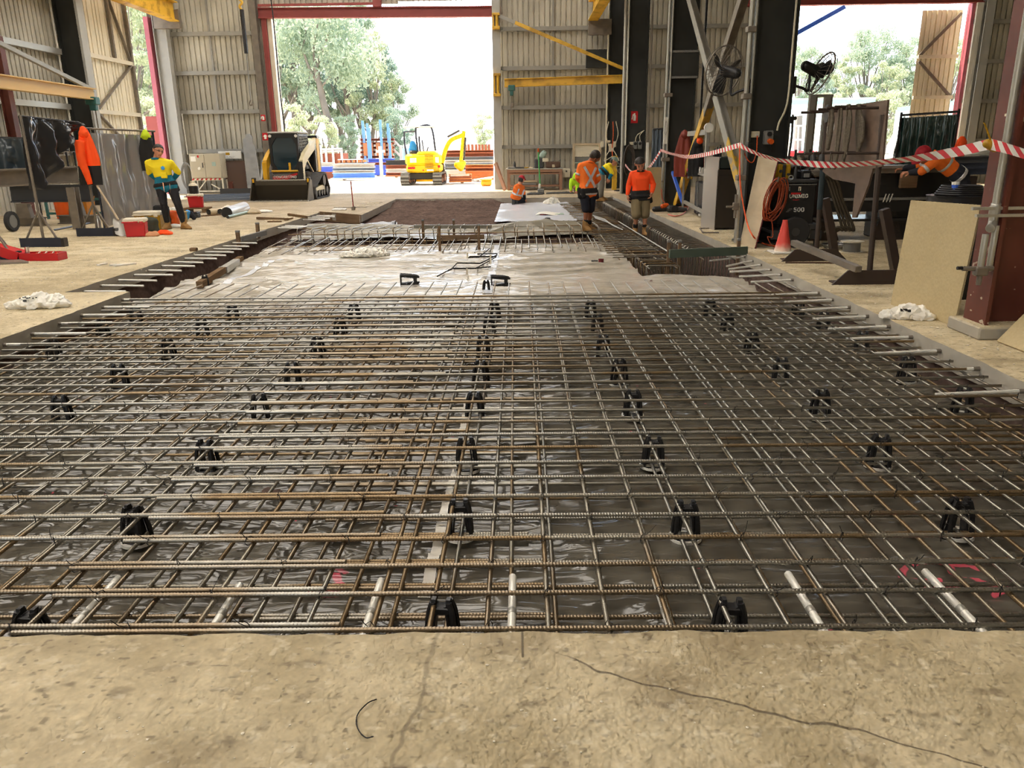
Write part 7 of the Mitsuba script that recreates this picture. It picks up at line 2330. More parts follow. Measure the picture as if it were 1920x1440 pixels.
def _n(v):
    v = np.asarray(v, float)
    return v / (np.linalg.norm(v) + 1e-9)


def hand(w, d, n, s=1.0, curl=.6, side=1):
    """Palm and five fingers: wrist w, direction d, palm normal n."""
    d = _n(d); n = _n(np.asarray(n) - d * np.dot(n, d)); t = np.cross(d, n) * side
    w = np.asarray(w, float)
    P = lambda a, b, c: w + (d * a + t * b + n * c) * s
    ms = [blob((P(.0, 0, 0), .026 * s), (P(.085, .030, 0), .014 * s), (P(.088, -.030, 0), .014 * s), (P(.03, .026, 0), .016 * s), (P(.03, -.026, 0), .016 * s))]
    for b, L in ((.031, .070), (.011, .080), (-.010, .075), (-.030, .058)):
        p0 = P(.085, b, 0)
        a1, a2 = curl * .7, curl * 1.6
        p1 = p0 + (d * math.cos(a1) + n * math.sin(a1)) * L * .55 * s + t * b * .25 * s
        p2 = p1 + (d * math.cos(a2) + n * math.sin(a2)) * L * .5 * s
        ms += [bone(p0, .0095 * s, p1, .0088 * s), bone(p1, .0088 * s, p2, .0075 * s)]
    q0, q1 = P(.025, .030, .004), P(.055, .062, .02)
    ms += [bone(q0, .013 * s, q1, .0105 * s), bone(q1, .0105 * s, q1 + (d * .8 + n * .5) * .032 * s, .009 * s)]
    return union(ms)


pm('m_skin', srgb(196, 138, 108), .55, 0, .35)
pm('m_skintan', srgb(150, 94, 66), .55, 0, .35)
pm('m_hair', (.022, .016, .012), .6)
pm('m_boot', srgb(150, 112, 62), .7)
pm('m_darkjeans', (.014, .014, .017), .85)
pm('m_shirtyellow', srgb(238, 216, 30), .8, sheen=.3)
pm('m_shirtteal', srgb(20, 112, 138), .8)
pm('m_shirtorange', srgb(246, 120, 40), .8, sheen=.3)
pm('m_shirtred', srgb(250, 80, 22), .8, sheen=.3)
pm('m_neon', srgb(190, 240, 40), .8, sheen=.3)
pm('m_khaki', srgb(128, 114, 84), .85)
pm('m_greytrouser', srgb(120, 114, 102), .85)
pm('m_capred', srgb(165, 26, 40), .75)
pm('m_capgreen', srgb(112, 128, 116), .75)
pm('m_reflect', srgb(205, 205, 205), .35, .3)


class Person:
    def __init__(self, label, y0, J, scale=1.0, skin='m_skin'):
        self.k = thing('person', label, 'person')
        self.J = {n: at(j[0], j[1], y=y0 + (j[2] if len(j) > 2 else 0)) for n, j in J.items()}
        self.s, self.skin = scale, skin

    def torso(self, g=0.0, part_='all'):
        J, s = self.J, self.s
        hl, hr, sl, sr = J['hipL'], J['hipR'], J['shL'], J['shR']
        hc, scn = (hl + hr) / 2, (sl + sr) / 2
        ax = _n(sr - sl)
        up = _n(scn - hc)
        f = np.cross(ax, up)
        wc = hc + (scn - hc) * .38
        r = lambda v: (v + g) * s
        out = []
        if part_ != 'upper':
            out.append(blob((hl, r(.105)), (hr, r(.105)), (wc - ax * .055 * s, r(.098)), (wc + ax * .055 * s, r(.098))))
        ch = hc + (scn - hc) * .78
        out.append(blob((wc - ax * .055 * s, r(.098)), (wc + ax * .055 * s, r(.098)), (ch - ax * .085 * s, r(.098)), (ch + ax * .085 * s, r(.098))))
        out.append(blob((ch - ax * .085 * s, r(.096)), (ch + ax * .085 * s, r(.096)), (sl, r(.050)), (sr, r(.050)), (J['neck'] * .7 + scn * .3, r(.055))))
        self.hc, self.sc, self.wc, self.up, self.ax, self.f = hc, scn, wc, up, ax, f
        return out

    def arm(self, side, g=0.0, t=1.0, hand_=False):
        J, s = self.J, self.s
        a, b, c = J['sh' + side], J['el' + side], J['wr' + side]
        r = lambda v: (v + g) * s
        out = [bone(a, r(.056), b, r(.043))]
        if t > 0:
            e = b + (c - b) * t
            out.append(bone(b, r(.044), b + (c - b) * min(t, .35), r(.042)))
            out.append(bone(b + (c - b) * min(t, .35), r(.042), e, r(.042 + (.028 - .042) * t)))
        return out

    def leg(self, side, g=0.0, t=2.0, g2=None):
        """t: 1 = to the knee, 2 = to the ankle."""
        J, s = self.J, self.s
        a, b, c = J['hip' + side], J['kn' + side], J['an' + side]
        g2 = g if g2 is None else g2
        r = lambda v, q=g: (v + q) * s
        th = min(t, 1.0)
        e = a + (b - a) * th
        out = [bone(a, r(.092), e, (.092 + (.058 - .092) * th + g + (g2 - g) * th) * s)]
        if t > 1:
            c_ = b + (c - b) * (t - 1)
            m_ = b + (c - b) * .32
            back = np.cross(np.cross(_n(c - b), self.J.get('face', np.array([0, -1, 0.0]))), _n(c - b))
            out.append(bone(b, (.056 + g2) * s, m_, (.056 + g2) * s))
            out.append(bone(m_, (.056 + g2) * s, c_, (.056 + (.038 - .056) * (t - 1) + g2) * s))
        return out

    def head(self, face, tilt=0.0, hair='short', hair_m='m_hair', cap=None, glasses=False):
        """face: direction the face looks in."""
        J, s = self.J, self.s * 1.1
        c = J['head']
        up = _n(c - J['neck'])
        f = _n(np.asarray(face, float))
        u2 = _n(up - f * np.dot(up, f) * .6) if abs(np.dot(up, f)) < .95 else up
        f = _n(f - u2 * np.dot(f, u2))
        a = np.cross(f, u2)
        P = lambda x, y, z: c + (a * x + f * y + u2 * z) * s
        ms = [blob((P(0, -.018, .03), .086 * s), (P(0, .012, .022), .078 * s), (P(0, .03, -.03), .062 * s)),
              blob((P(0, .025, -.02), .062 * s), (P(0, .052, -.085), .032 * s), (P(-.03, .01, -.06), .032 * s), (P(.03, .01, -.06), .032 * s)),
              bone(P(0, .09, .01), .010 * s, P(0, .108, -.028), .014 * s),
              bone(J['neck'] - up * .05, .058 * s, P(0, -.01, -.04), .055 * s)]
        for q in (-1, 1):
            ms.append(blob((P(q * .083, -.012, -.002), .012 * s), (P(q * .088, -.022, .018), .014 * s), (P(q * .083, -.015, -.025), .010 * s)))
        self.headP = P
        self.eyes = [P(q * .032, .083, .008) for q in (-1, 1)]
        self.mouth = (P(-.022, .082, -.062), P(.022, .082, -.062))
        self.hair_spec = (hair, hair_m, cap, glasses)
        return ms

    def finish_head(self):
        P, s = self.headP, self.s * 1.1
        hair, hm, cap, glasses = self.hair_spec
        for e in self.eyes:
            part(self.k, 'eye', trimesh.Trimesh(_ball(e, .0095 * s), trimesh.creation.icosphere(2, 1.0).faces), 'm_hair')
        part(self.k, 'mouth', tube([self.mouth[0], self.mouth[1]], .005 * s, 5), 'm_maroon2')
        for q in (-1, 1):
            part(self.k, 'eyebrow', tube([P(q * .018, .088, .030), P(q * .046, .080, .030)], .004 * s, 4), hm)
        if cap:
            cm = m3.Manifold.hull_points(np.vstack([_ball(P(0, -.018, .035), .096 * s), _ball(P(0, .01, .03), .088 * s)]).astype(np.float32)).trim_by_plane(tuple(_n(P(0, -.25, 1) - P(0, 0, 0))), float(np.dot(_n(P(0, -.25, 1) - P(0, 0, 0)), P(0, .05, .035))))
            c = part(self.k, 'cap', skinmesh(cm, .02, 3), cap, True)
            part(c, 'peak', trimesh.convex.convex_hull(np.vstack([[P(x, .08 + .085 * math.cos(x / .075 * 1.4), .045 - .012 * (abs(x) / .07)) + q for x in np.linspace(-.07, .07, 9)] for q in (np.zeros(3), (P(0, 0, .008) - P(0, 0, 0)))] + [[P(x, .05, .05), P(x, .05, .058)] for x in (-.07, .07)])), cap)
            part(self.k, 'hair', skinmesh(m3.Manifold.hull_points(np.vstack([_ball(P(0, -.028, .01), .088 * s), _ball(P(0, -.02, -.03), .075 * s)]).astype(np.float32)).trim_by_plane(tuple(_n(P(0, -1, .1) - P(0, 0, 0))), float(np.dot(_n(P(0, -1, .1) - P(0, 0, 0)), P(0, -.005, 0)))), .02, 3), hm, True)
        else:
            nn = _n(P(0, -.75, 1) - P(0, 0, 0))
            cm = m3.Manifold.hull_points(np.vstack([_ball(P(0, -.022, .036), .095 * s), _ball(P(0, .006, .032), .084 * s), _ball(P(0, -.03, -.02), .078 * s)]).astype(np.float32)).trim_by_plane(tuple(nn), float(np.dot(nn, P(0, .075, .06)) if False else np.dot(nn, P(0, .02, .035))))
            part(self.k, 'hair', skinmesh(cm, .02, 3), hm, True)
        if glasses:
            part(self.k, 'glasses', cat([tube([P(-.05, .092, .010), P(.05, .092, .010)], .006 * s, 5), tube([P(-.05, .092, .01), P(-.085, .0, .012)], .004 * s, 4), tube([P(.05, .092, .01), P(.085, .0, .012)], .004 * s, 4)]), 'm_black')

    def boot(self, side, toe_dir, m='m_boot', h=.14):
        J, s = self.J, self.s
        a = J['an' + side]
        d = _n(np.asarray(toe_dir, float))
        t = np.cross(d, [0, 0, 1.0])
        g = a + np.array([0, 0, -.085 * s])
        man = union([bone(a + [0, 0, h - .06], .056 * s, a + [0, 0, -.02], .058 * s),
                     blob((g - d * .055 * s + [0, 0, .0], .045 * s), (g + d * .15 * s + [0, 0, -.008], .038 * s), (g + d * .11 * s + t * .018 * s, .040 * s), (g + d * .10 * s - t * .018 * s, .040 * s), (a + [0, 0, -.02], .056 * s))])
        zf = g[2] - .042 * s
        man = man.trim_by_plane((0, 0, 1), float(zf))
        k = part(self.k, 'boot', skinmesh(man, .025, 3), m, True)
        sole = blob((g - d * .058 * s, .046 * s), (g + d * .155 * s, .042 * s), (g + d * .11 * s + t * .02, .042 * s), (g + d * .10 * s - t * .02, .042 * s)).trim_by_plane((0, 0, 1), float(zf - .004)).trim_by_plane((0, 0, -1), float(-(zf + .022)))
        part(k, 'sole', skinmesh(sole, .03, 1), 'm_rubber', True)
        return g

    def foot_skin(self, side, toe_dir):
        a = self.J['an' + side]
        d = _n(np.asarray(toe_dir, float))
        g = a + np.array([0, 0, -.07])
        return blob((a, .036), (g - d * .03, .03), (g + d * .12, .026))

    def band(self, man_big, n, o0, o1):
        n = _n(n)
        return man_big.trim_by_plane(tuple(n), float(o0)).trim_by_plane(tuple(-n), float(-o1))


def dress(p, spec):
    """Skin, then shirt, legwear, boots and head, from the spec."""
    face = spec['face']
    skin = p.torso(-.012)
    for sd in 'LR':
        skin += p.arm(sd, 0, 1)
        skin += p.leg(sd, -.008)
        skin.append(p.foot_skin(sd, spec['toe' + sd]))
        w = p.J['wr' + sd]
        d = spec.get('hand' + sd, w - p.J['el' + sd])
        skin.append(hand(w, d, spec.get('palm' + sd, (0, 1, 0)), .95 * p.s, spec.get('curl', .7), 1 if sd == 'L' else -1))
    skin += p.head(face, **spec.get('head', {}))
    part(p.k, 'body', skinmesh(union(skin), .022, 6), p.skin, True)
    p.finish_head()
    # shirt
    sh = p.torso(.016)
    for sd in 'LR':
        sh += p.arm(sd, .014, spec.get('sleeve', .92))
    shirt = union(sh)
    hem = p.hc + p.up * spec.get('hem', -.08)
    shirt = shirt.trim_by_plane(tuple(p.up), float(np.dot(p.up, hem)))
    nb = p.J['neck'] - p.up * .005
    big = shirt
    if 'split' in spec:
        o = float(np.dot(p.up, p.hc + p.up * spec['split']))
        core_u, core_l = union(p.torso(.016)).trim_by_plane(tuple(p.up), o), union(p.torso(.0155)).trim_by_plane(tuple(p.up), float(np.dot(p.up, hem))).trim_by_plane(tuple(-p.up), -o)
        ups = [core_u] + [m for sd in 'LR' for m in p.arm(sd, .015, 0)]
        k = part(p.k, 'shirt', skinmesh(union(ups), .02, 4), spec['shirt'], True)
        low = [core_l] + [m for sd in 'LR' for m in p.arm(sd, .012, spec.get('sleeve', .92))[1:]]
        lowm = union([core_l])
        part(k, 'lower_panel', skinmesh(lowm, .02, 4), spec['shirt_low'], True)
        for sd in 'LR':
            part(k, 'sleeve', skinmesh(union(p.arm(sd, .013, spec.get('sleeve', .92))[1:]), .028, 3), spec.get('cuff', spec['shirt_low']), True)
    else:
        k = part(p.k, 'shirt', skinmesh(shirt, .028, 5), spec['shirt'], True)
    p.shirt = k
    part(k, 'collar', tube([nb + (p.ax * math.cos(t) * .078 + p.f * math.sin(t) * .078) * p.s + p.up * .012 * math.sin(t) for t in np.linspace(0, 6.283, 16)], .022 * p.s, 6), spec.get('collar', spec['shirt']), True)
    # legwear
    lw = [blob((p.J['hipL'], .108 * p.s), (p.J['hipR'], .108 * p.s), (p.wc, .10 * p.s))]
    for sd in 'LR':
        lw += p.leg(sd, .016, spec.get('legs', 1.9), spec.get('flare', .016))
    man = union(lw).trim_by_plane(tuple(-p.up), float(-np.dot(p.up, p.wc + p.up * .02)))
    part(p.k, 'shorts' if spec.get('legs', 1.9) < 1.3 else 'trousers', skinmesh(man, .028, 5), spec['trousers'], True)
    # belt
    if spec.get('belt'):
        b = union(p.torso(.030))
        o = float(np.dot(p.up, p.hc + p.up * spec.get('belt_at', .07)))
        bw = spec.get('belt_w', .05)
        k = part(p.k, 'belt', skinmesh(p.band(b, p.up, o - bw / 2, o + bw / 2), .03, 1), 'm_blackcloth', True)
        for (ang, w_, h_) in spec.get('pouches', ()):
            c = p.hc + p.up * (spec.get('belt_at', .07) - .06) + (p.ax * math.cos(ang) * .20 + p.f * math.sin(ang) * .17) * p.s
            part(k, 'pouch', skinmesh(blob((c + p.up * h_ * .4, .035), (c - p.up * h_ * .4, .04), (c - p.up * h_ * .4 + p.ax * w_ * .3, .035), (c + p.up * h_ * .4 - p.ax * w_ * .3, .03)), .03, 2), 'm_blackcloth', True)
    for o0, o1 in spec.get('bands', ()):
        b = union(p.torso(.022))
        c0 = float(np.dot(p.up, p.hc))
        part(p.shirt, 'reflective_band', skinmesh(p.band(b, p.up, c0 + o0, c0 + o1), .03, 1), 'm_reflect', True)
    for sd, t0, t1 in spec.get('arm_bands', ()):
        a, b = p.J['sh' + sd], p.J['el' + sd]
        n = _n(b - a)
        m_ = bone(a, .078 * p.s, b, .064 * p.s)
        part(p.shirt, 'reflective_band', skinmesh(p.band(m_, n, np.dot(n, a + (b - a) * t0), np.dot(n, a + (b - a) * t1)), .03, 1), 'm_reflect', True)
    for sd in 'LR':
        if spec.get('boots', True):
            p.boot(sd, spec['toe' + sd], spec.get('boot_m', 'm_boot'))
        if spec.get('socks'):
            a, b = p.J['an' + sd], p.J['kn' + sd]
            part(p.k, 'sock', skinmesh(bone(a, .050 * p.s, a + (b - a) * .28, .052 * p.s), .03, 2), 'm_blackcloth', True)


def straps(p, segs, w=.05):
    """Reflective straps laid on the back of the shirt: pairs of points given as (across, up) on the side facing s."""
    for (a, b, sgn) in segs:
        pts = []
        for t in np.linspace(0, 1, 9):
            x, u = a[0] + (b[0] - a[0]) * t, a[1] + (b[1] - a[1]) * t
            # project on the torso from outside
            L_ = np.linalg.norm(p.sc - p.hc)
            base = p.hc + p.up * u * L_ + p.ax * x
            pts.append(base + p.f * sgn * (.132 * p.s * math.sqrt(max(.05, 1 - (x / .24) ** 2)) + .012))
        P_ = np.array(pts)
        t_ = _n(P_[-1] - P_[0])
        sd = np.cross(t_, p.f * sgn)

        def fn(u, v):
            i = np.clip((u * 8).astype(int), 0, 7)
            q = P_[i] + (P_[i + 1] - P_[i]) * (u * 8 - i)[..., None]
            return q + sd * ((v - .5) * w)[..., None]
        part(p.shirt, 'reflective_strap', thick(grid(fn, 17, 3), .006), 'm_reflect', True)


# 1 the man in the yellow and teal shirt
p = Person('person in a yellow and teal work shirt leaning sideways, hands behind the back, dark trousers', 15.6,
           dict(head=(297, 283.5), neck=(293, 298), shL=(278, 306), shR=(320, 306), elL=(280, 324, .10), elR=(334, 323, .10), wrL=(293, 336, .20), wrR=(324, 338, .20), hipL=(301, 350), hipR=(322, 350),
                knL=(307, 383, -.08), knR=(334, 384, -.05), anL=(314, 419, .0), anR=(345, 419, .0)), .96)
dress(p, dict(face=(.75, -.65, -.02), toeL=(-.25, -1, 0), toeR=(.95, -.4, 0), shirt='m_shirtyellow', shirt_low='m_shirtteal', split=.20, sleeve=.95, collar='m_shirtteal', trousers='m_darkjeans', belt=True, belt_at=.05, belt_w=.07,
              pouches=((-.2, .06, .12), (3.3, .06, .10)), hem=-.11, head=dict(glasses=True), handL=(1, .2, -.3), handR=(-1, .2, -.3), palmL=(0, 1, 0), palmR=(0, 1, 0)))
_c = p.hc + p.up * .36 + p.ax * .10 + p.f * (.135 if np.dot(p.f, [0, -1, 0]) > 0 else -.135)
part(p.shirt, 'chest_badge', xf(cyl((0, 0, 0), (0, .012, 0), .036, 16), (_c[0], _c[1] - .01, _c[2])), 'm_bluetool')
part(p.shirt, 'pocket', rbox(_c[0] - .06, _c[0] + .06, _c[1] - .012, _c[1] + .03, _c[2] - .19, _c[2] - .08, .01), 'm_shirtyellow')
# 2 the man seen from behind in orange with crossed reflective tape
p = Person('person seen from behind in an orange shirt with crossed reflective tape and navy shorts', 15.6,
           dict(head=(1116, 294, -.06), neck=(1107, 304), shL=(1089, 311, -.05), shR=(1114, 313, .06), elL=(1083, 332, -.02), elR=(1122, 335, .08), wrL=(1090, 345, .22), wrR=(1112, 347, .28), hipL=(1095, 361, -.03), hipR=(1109, 361, .05),
                knL=(1099, 393, -.03), knR=(1107, 393, .12), anL=(1097, 423, -.02), anR=(1104, 424, .16)), .93, 'm_skintan')
dress(p, dict(face=(.85, .35, -.45), toeL=(.6, -.5, 0), toeR=(.8, .2, 0), shirt='m_shirtorange', sleeve=.5, trousers='m_navycloth', legs=.95, flare=.035, belt=True, belt_at=.04, belt_w=.10, pouches=((3.0, .09, .18), (2.5, .08, .14), (.1, .07, .16)),
              hem=-.16, socks=True, handL=(.6, .4, 0), handR=(-.6, .4, 0), arm_bands=(('L', .62, .82), ('R', .62, .82)), bands=((-.045, .005),)))
s_ = 1 if np.dot(p.f, [0, -1, 0]) > 0 else -1
straps(p, [((-.13, .98), (.10, .22), s_), ((.13, .98), (-.10, .22), s_)])
# 3 the man in bright orange walking towards the camera
p = Person('person in a bright orange polo and khaki shorts walking towards the camera, head bowed', 15.3,
           dict(head=(1200, 308, -.10), neck=(1200.5, 321), shL=(1186, 327), shR=(1216, 327), elL=(1179, 347, .02), elR=(1225, 346, .02), wrL=(1176.5, 365, -.05), wrR=(1222, 361, -.10), hipL=(1192, 370), hipR=(1210, 370),
                knL=(1193, 405, -.08), knR=(1209, 404, .02), anL=(1191, 428, .06), anR=(1209, 431, .04)), .92)
dress(p, dict(face=(.05, -.8, -.55), toeL=(-.2, -1, 0), toeR=(.15, -1, 0), shirt='m_shirtred', shirt_low='m_blackcloth', split=.13, sleeve=.92, cuff='m_shirtred', collar='m_blackcloth', trousers='m_khaki', legs=.92, flare=.045, belt=True, belt_at=.03, belt_w=.055,
              pouches=((3.2, .05, .12), (.1, .05, .10)), hem=-.06, socks=True, handL=(.05, -.1, -1), handR=(-.2, -.2, -1), palmL=(1, 0, 0), palmR=(-1, 0, 0)))
part(p.k, 'sunglasses', tube([p.headP(-.06, .075, .085), p.headP(0, .095, .085), p.headP(.06, .075, .085)], .013, 6), 'm_black')
# 4 kneeling with the red cap
p = Person('person in an orange vest and red cap kneeling on the silvery sheet, turned away', 23.3,
           dict(head=(978, 337, .05), neck=(974, 346), shL=(968, 350, -.05), shR=(980, 352, .10), elL=(974, 362, .15), elR=(982, 363, .25), wrL=(978, 373, .35), wrR=(984, 373, .38), hipL=(964, 369), hipR=(971, 369, .12),
                knL=(975, 379, .30), knR=(981, 378, .40), anL=(963, 380.5, -.02), anR=(968, 380, .06)), .92)
dress(p, dict(face=(.55, .75, -.35), toeL=(-.3, -.4, -.9), toeR=(-.3, -.3, -.9), shirt='m_shirtorange', shirt_low='m_shirtorange', split=.02, sleeve=.95, cuff='m_navycloth', trousers='m_navycloth', legs=1.9, bands=((.06, .115),), hem=-.07, boot_m='m_dkgrey', head=dict(cap='m_capred'), handL=(.3, .3, -.8), handR=(.3, .3, -.8)))
s_ = 1 if np.dot(p.f, [0, -1, 0]) > 0 else -1
straps(p, [((-.10, .95), (-.10, .25), s_), ((.10, .95), (.10, .25), s_)], .055)
# 5 crouching in neon yellow
p = Person('person in a neon yellow-green shirt crouching on the slab, mostly hidden behind the standing worker', 26.4,
           dict(head=(1079, 331, -.1), neck=(1076, 336), shL=(1071.5, 338, -.08), shR=(1079, 338, .1), elL=(1070, 349, -.12), elR=(1082, 349, -.1), wrL=(1070.5, 357, -.15), wrR=(1081, 357, -.15), hipL=(1084, 352, .1), hipR=(1091, 352, .22),
                knL=(1077, 351, -.10), knR=(1084, 351, .0), anL=(1080, 359.5, .05), anR=(1086, 359.5, .15)), .95)
dress(p, dict(face=(-.5, -.6, -.5), toeL=(-.7, -.5, 0), toeR=(-.6, -.6, 0), shirt='m_neon', sleeve=.9, trousers='m_greytrouser', legs=1.9, hem=-.06, head=dict(cap='m_neon'), handL=(0, -.2, -1), handR=(0, -.2, -1)))
# 6 bending in yellow and teal
p = Person('person in a yellow and teal shirt and green-grey cap bending forward, khaki work trousers', 22.6,
           dict(head=(1151, 303), neck=(1145, 309), shL=(1140, 312, -.14), shR=(1141, 311, .14), elL=(1147.5, 325, -.16), elR=(1147, 324, .16), wrL=(1142, 335, -.14), wrR=(1143, 334, .14), hipL=(1128, 324, -.08), hipR=(1127.5, 323, .08),
                knL=(1128, 349, -.10), knR=(1127, 347, .10), anL=(1124, 370, -.1), anR=(1127, 368, .12)), .98)
dress(p, dict(face=(.75, -.2, -.65), toeL=(.9, -.4, 0), toeR=(.95, -.1, 0), shirt='m_shirtyellow', shirt_low='m_shirtteal', split=.14, sleeve=.92, trousers='m_greytrouser', legs=1.92, flare=.03, belt=True, belt_at=.06, belt_w=.06, hem=-.04, head=dict(cap='m_capgreen'), handL=(-.4, -.1, -.8), handR=(-.4, .1, -.8)))
# 7 leaning over the bench
p = Person('person in an orange and navy reflective shirt and red cap leaning over the dark bench', 11.75,
           dict(head=(1732, 291, -.05), neck=(1746, 292), shL=(1758, 299, -.16), shR=(1757, 294, .20), elL=(1728, 321, -.12), elR=(1720, 312, .34), wrL=(1706, 323.5, .12), wrR=(1693, 316, .45), hipL=(1801, 331, -.09), hipR=(1800, 329, .10),
                knL=(1815, 378, -.12), knR=(1808, 378, .08), anL=(1822, 425, -.1), anR=(1812, 425, .12)), 1.02)
dress(p, dict(face=(-.9, -.1, -.42), toeL=(-.9, -.3, 0), toeR=(-.95, -.1, 0), shirt='m_shirtorange', shirt_low='m_navycloth', split=.17, sleeve=.94, cuff='m_navycloth', trousers='m_navycloth', legs=1.92, hem=-.10, bands=((.29, .335), (.03, .075)),
              arm_bands=(('L', .66, .86), ('R', .66, .86)), head=dict(cap='m_capred'), handL=(-1, .1, -.05), handR=(-1, .1, .0), palmL=(0, .2, -1), palmR=(0, .2, -1), curl=.9))
# ================================================================ the yard outside
_t = np.random.default_rng(101)
for nm, c in (('m_leaf_a', (.44, .53, .41)), ('m_leaf_b', (.55, .61, .44)), ('m_leaf_c', (.36, .47, .40))):
    mat(nm, {'type': 'principledthin', 'base_color': rgb(*c), 'roughness': .55, 'diff_trans': 1.1, 'spec_trans': 0.0}, False)
dm('m_bark', mikit.proc(lambda p, n, uv: mix((.16, .14, .125), (.36, .32, .28), fbm(p.x * 3, p.y * 3, p.z * .8, 3))))


def tree_meshes(seed, h, spread, nblob, nleaf, lean=.0, leaf=.15, low=.35):
    g = np.random.default_rng(seed)
    tr = []
    top = np.array([lean * h, 0, h * .62])
    trunk = curve([(0, 0, -.3), (lean * h * .2 + g.normal(0, .1), g.normal(0, .1), h * .2), (lean * h * .5 + g.normal(0, .2), g.normal(0, .2), h * .42), top], 8)
    r0 = h * .021
    tr.append(tube(trunk, np.linspace(r0, r0 * .45, len(trunk)), 8))
    blobs = []
    for i in range(nblob):
        t = low + (1 - low) * (i + g.random()) / nblob
        a = g.uniform(0, 2 * np.pi)
        rr = spread * (1.0 - .75 * abs(t - .62) / .5) * (.35 + .65 * g.random())
        c = np.array([lean * h * t + rr * math.cos(a), rr * math.sin(a), h * (t * .93 + .06 * g.random())])
        blobs.append(c)
        k = trunk[int(np.clip(t * .72 * len(trunk), 2, len(trunk) - 1))]
        m_ = (k + c) / 2 + [0, 0, -.08 * h * g.random()]
        if i % 2 == 0:
            b_ = curve([k, m_, c], 5)
            tr.append(tube(b_, np.linspace(r0 * .38, r0 * .1, len(b_)), 5))
    blobs = np.array(blobs)
    n = nleaf
    w = g.integers(0, len(blobs), n)
    sz = spread * (.16 + .16 * g.random(len(blobs)))
    d = g.normal(0, 1, (n, 3))
    d /= np.linalg.norm(d, axis=1, keepdims=True)
    c = blobs[w] + d * (sz[w] * g.random(n) ** .45)[:, None] * [1, 1, .72]
    a = g.normal(0, 1, (n, 3)) + [0, 0, -.8]
    a /= np.linalg.norm(a, axis=1, keepdims=True)
    b = np.cross(a, g.normal(0, 1, (n, 3)))
    b /= np.linalg.norm(b, axis=1, keepdims=True)
    L_ = leaf * (.7 + .7 * g.random(n))[:, None]
    v = np.stack([c - a * L_, c + b * L_ * .42, c + a * L_, c - b * L_ * .42], 1).reshape(-1, 3)
    i = np.arange(n) * 4
    f = np.vstack([np.stack([i, i + 1, i + 2], 1), np.stack([i, i + 2, i + 3], 1)])
    return cat(tr), trimesh.Trimesh(v, f, process=False)


_kinds = []
for s, (h, sp, nb, nl, low) in enumerate(((15, 4.3, 44, 9000, .33), (13, 3.2, 34, 6500, .30), (14, 2.7, 30, 5200, .35), (9, 3.2, 26, 5000, .16))):
    a, b = tree_meshes(200 + s, h, sp, nb, nl, low=low, leaf=.17)
    _kinds.append((mikit.ply(a, 'm_bark', True), {q: mikit.ply(b, q) for q in ('m_leaf_a', 'm_leaf_b', 'm_leaf_c')}))


def tree(label, kind, x, y, s, rz, leaf):
    k = key('gum_tree')
    tag(k, label, 'tree', 'trees beyond the yard')
    W = T().translate([float(x), float(y), 0]).rotate([0, 0, 1], float(rz)).scale(float(s))
    scene[k + '__trunk'] = {**_kinds[kind][0], 'to_world': W}
    scene[k + '__foliage'] = {**_kinds[kind][1][leaf], 'to_world': W}
    tag(k + '__foliage', None, None, None, 'stuff')


# the large gum with a forking dark trunk: its own shape
k = thing('gum_tree', 'tall gum tree with a thick forking trunk in the middle of the main doorway', 'tree')
yt = 58.0
_pp = lambda u, v: at(u, v, y=yt)
tr = [curve([_pp(626, 290), _pp(617, 235), _pp(606, 190), _pp(597, 150), _pp(590, 125)], 8), curve([_pp(597, 155), _pp(580, 128), _pp(566, 90), _pp(548, 60)], 8), curve([_pp(592, 130), _pp(602, 100), _pp(617, 62), _pp(640, 20)], 8),
      curve([_pp(600, 165), _pp(622, 140), _pp(650, 112)], 8), curve([_pp(618, 238), _pp(600, 212), _pp(586, 190)], 8), curve([_pp(590, 125), _pp(588, 85), _pp(598, 30)], 8), curve([_pp(566, 90), _pp(572, 60), _pp(566, 20)], 8)]
rr = [(.30, .17), (.13, .05), (.14, .05), (.09, .04), (.09, .04), (.12, .05), (.08, .03)]
part(k, 'trunk', cat([tube(c + np.array([0, .02 * i, 0]), np.linspace(r[0], r[1], len(c)), 8) for i, (c, r) in enumerate(zip(tr, rr))]), 'm_bark', True)
g = np.random.default_rng(5)
bl = []
for (u, v) in [(540, 60), (560, 45), (575, 70), (600, 40), (620, 60), (640, 35), (655, 60), (672, 75), (650, 100), (668, 112), (545, 95), (530, 80), (585, 95), (610, 95), (630, 85), (690, 100), (560, 20), (600, 10), (640, 5), (570, 120), (645, 135), (620, 120), (585, 185), (660, 150), (675, 135)]:
    bl.append(at(u + g.normal(0, 5), v + g.normal(0, 5), y=yt + g.normal(0, 1.3)))
bl = np.array(bl)
n = 5600
w = g.integers(0, len(bl), n)
d = g.normal(0, 1, (n, 3)); d /= np.linalg.norm(d, axis=1, keepdims=True)
c = bl[w] + d * (1.35 * g.random(n) ** .5)[:, None] * [1, 1.2, .75]
a = g.normal(0, 1, (n, 3)) + [0, 0, -1]; a /= np.linalg.norm(a, axis=1, keepdims=True)
b = np.cross(a, g.normal(0, 1, (n, 3))); b /= np.linalg.norm(b, axis=1, keepdims=True)
L_ = .17 * (.7 + .7 * g.random(n))[:, None]
v = np.stack([c - a * L_, c + b * L_ * .42, c + a * L_, c - b * L_ * .42], 1).reshape(-1, 3)
i = np.arange(n) * 4
part(k, 'foliage', trimesh.Trimesh(v, np.vstack([np.stack([i, i + 1, i + 2], 1), np.stack([i, i + 2, i + 3], 1)]), process=False), 'm_leaf_a', kind='stuff')
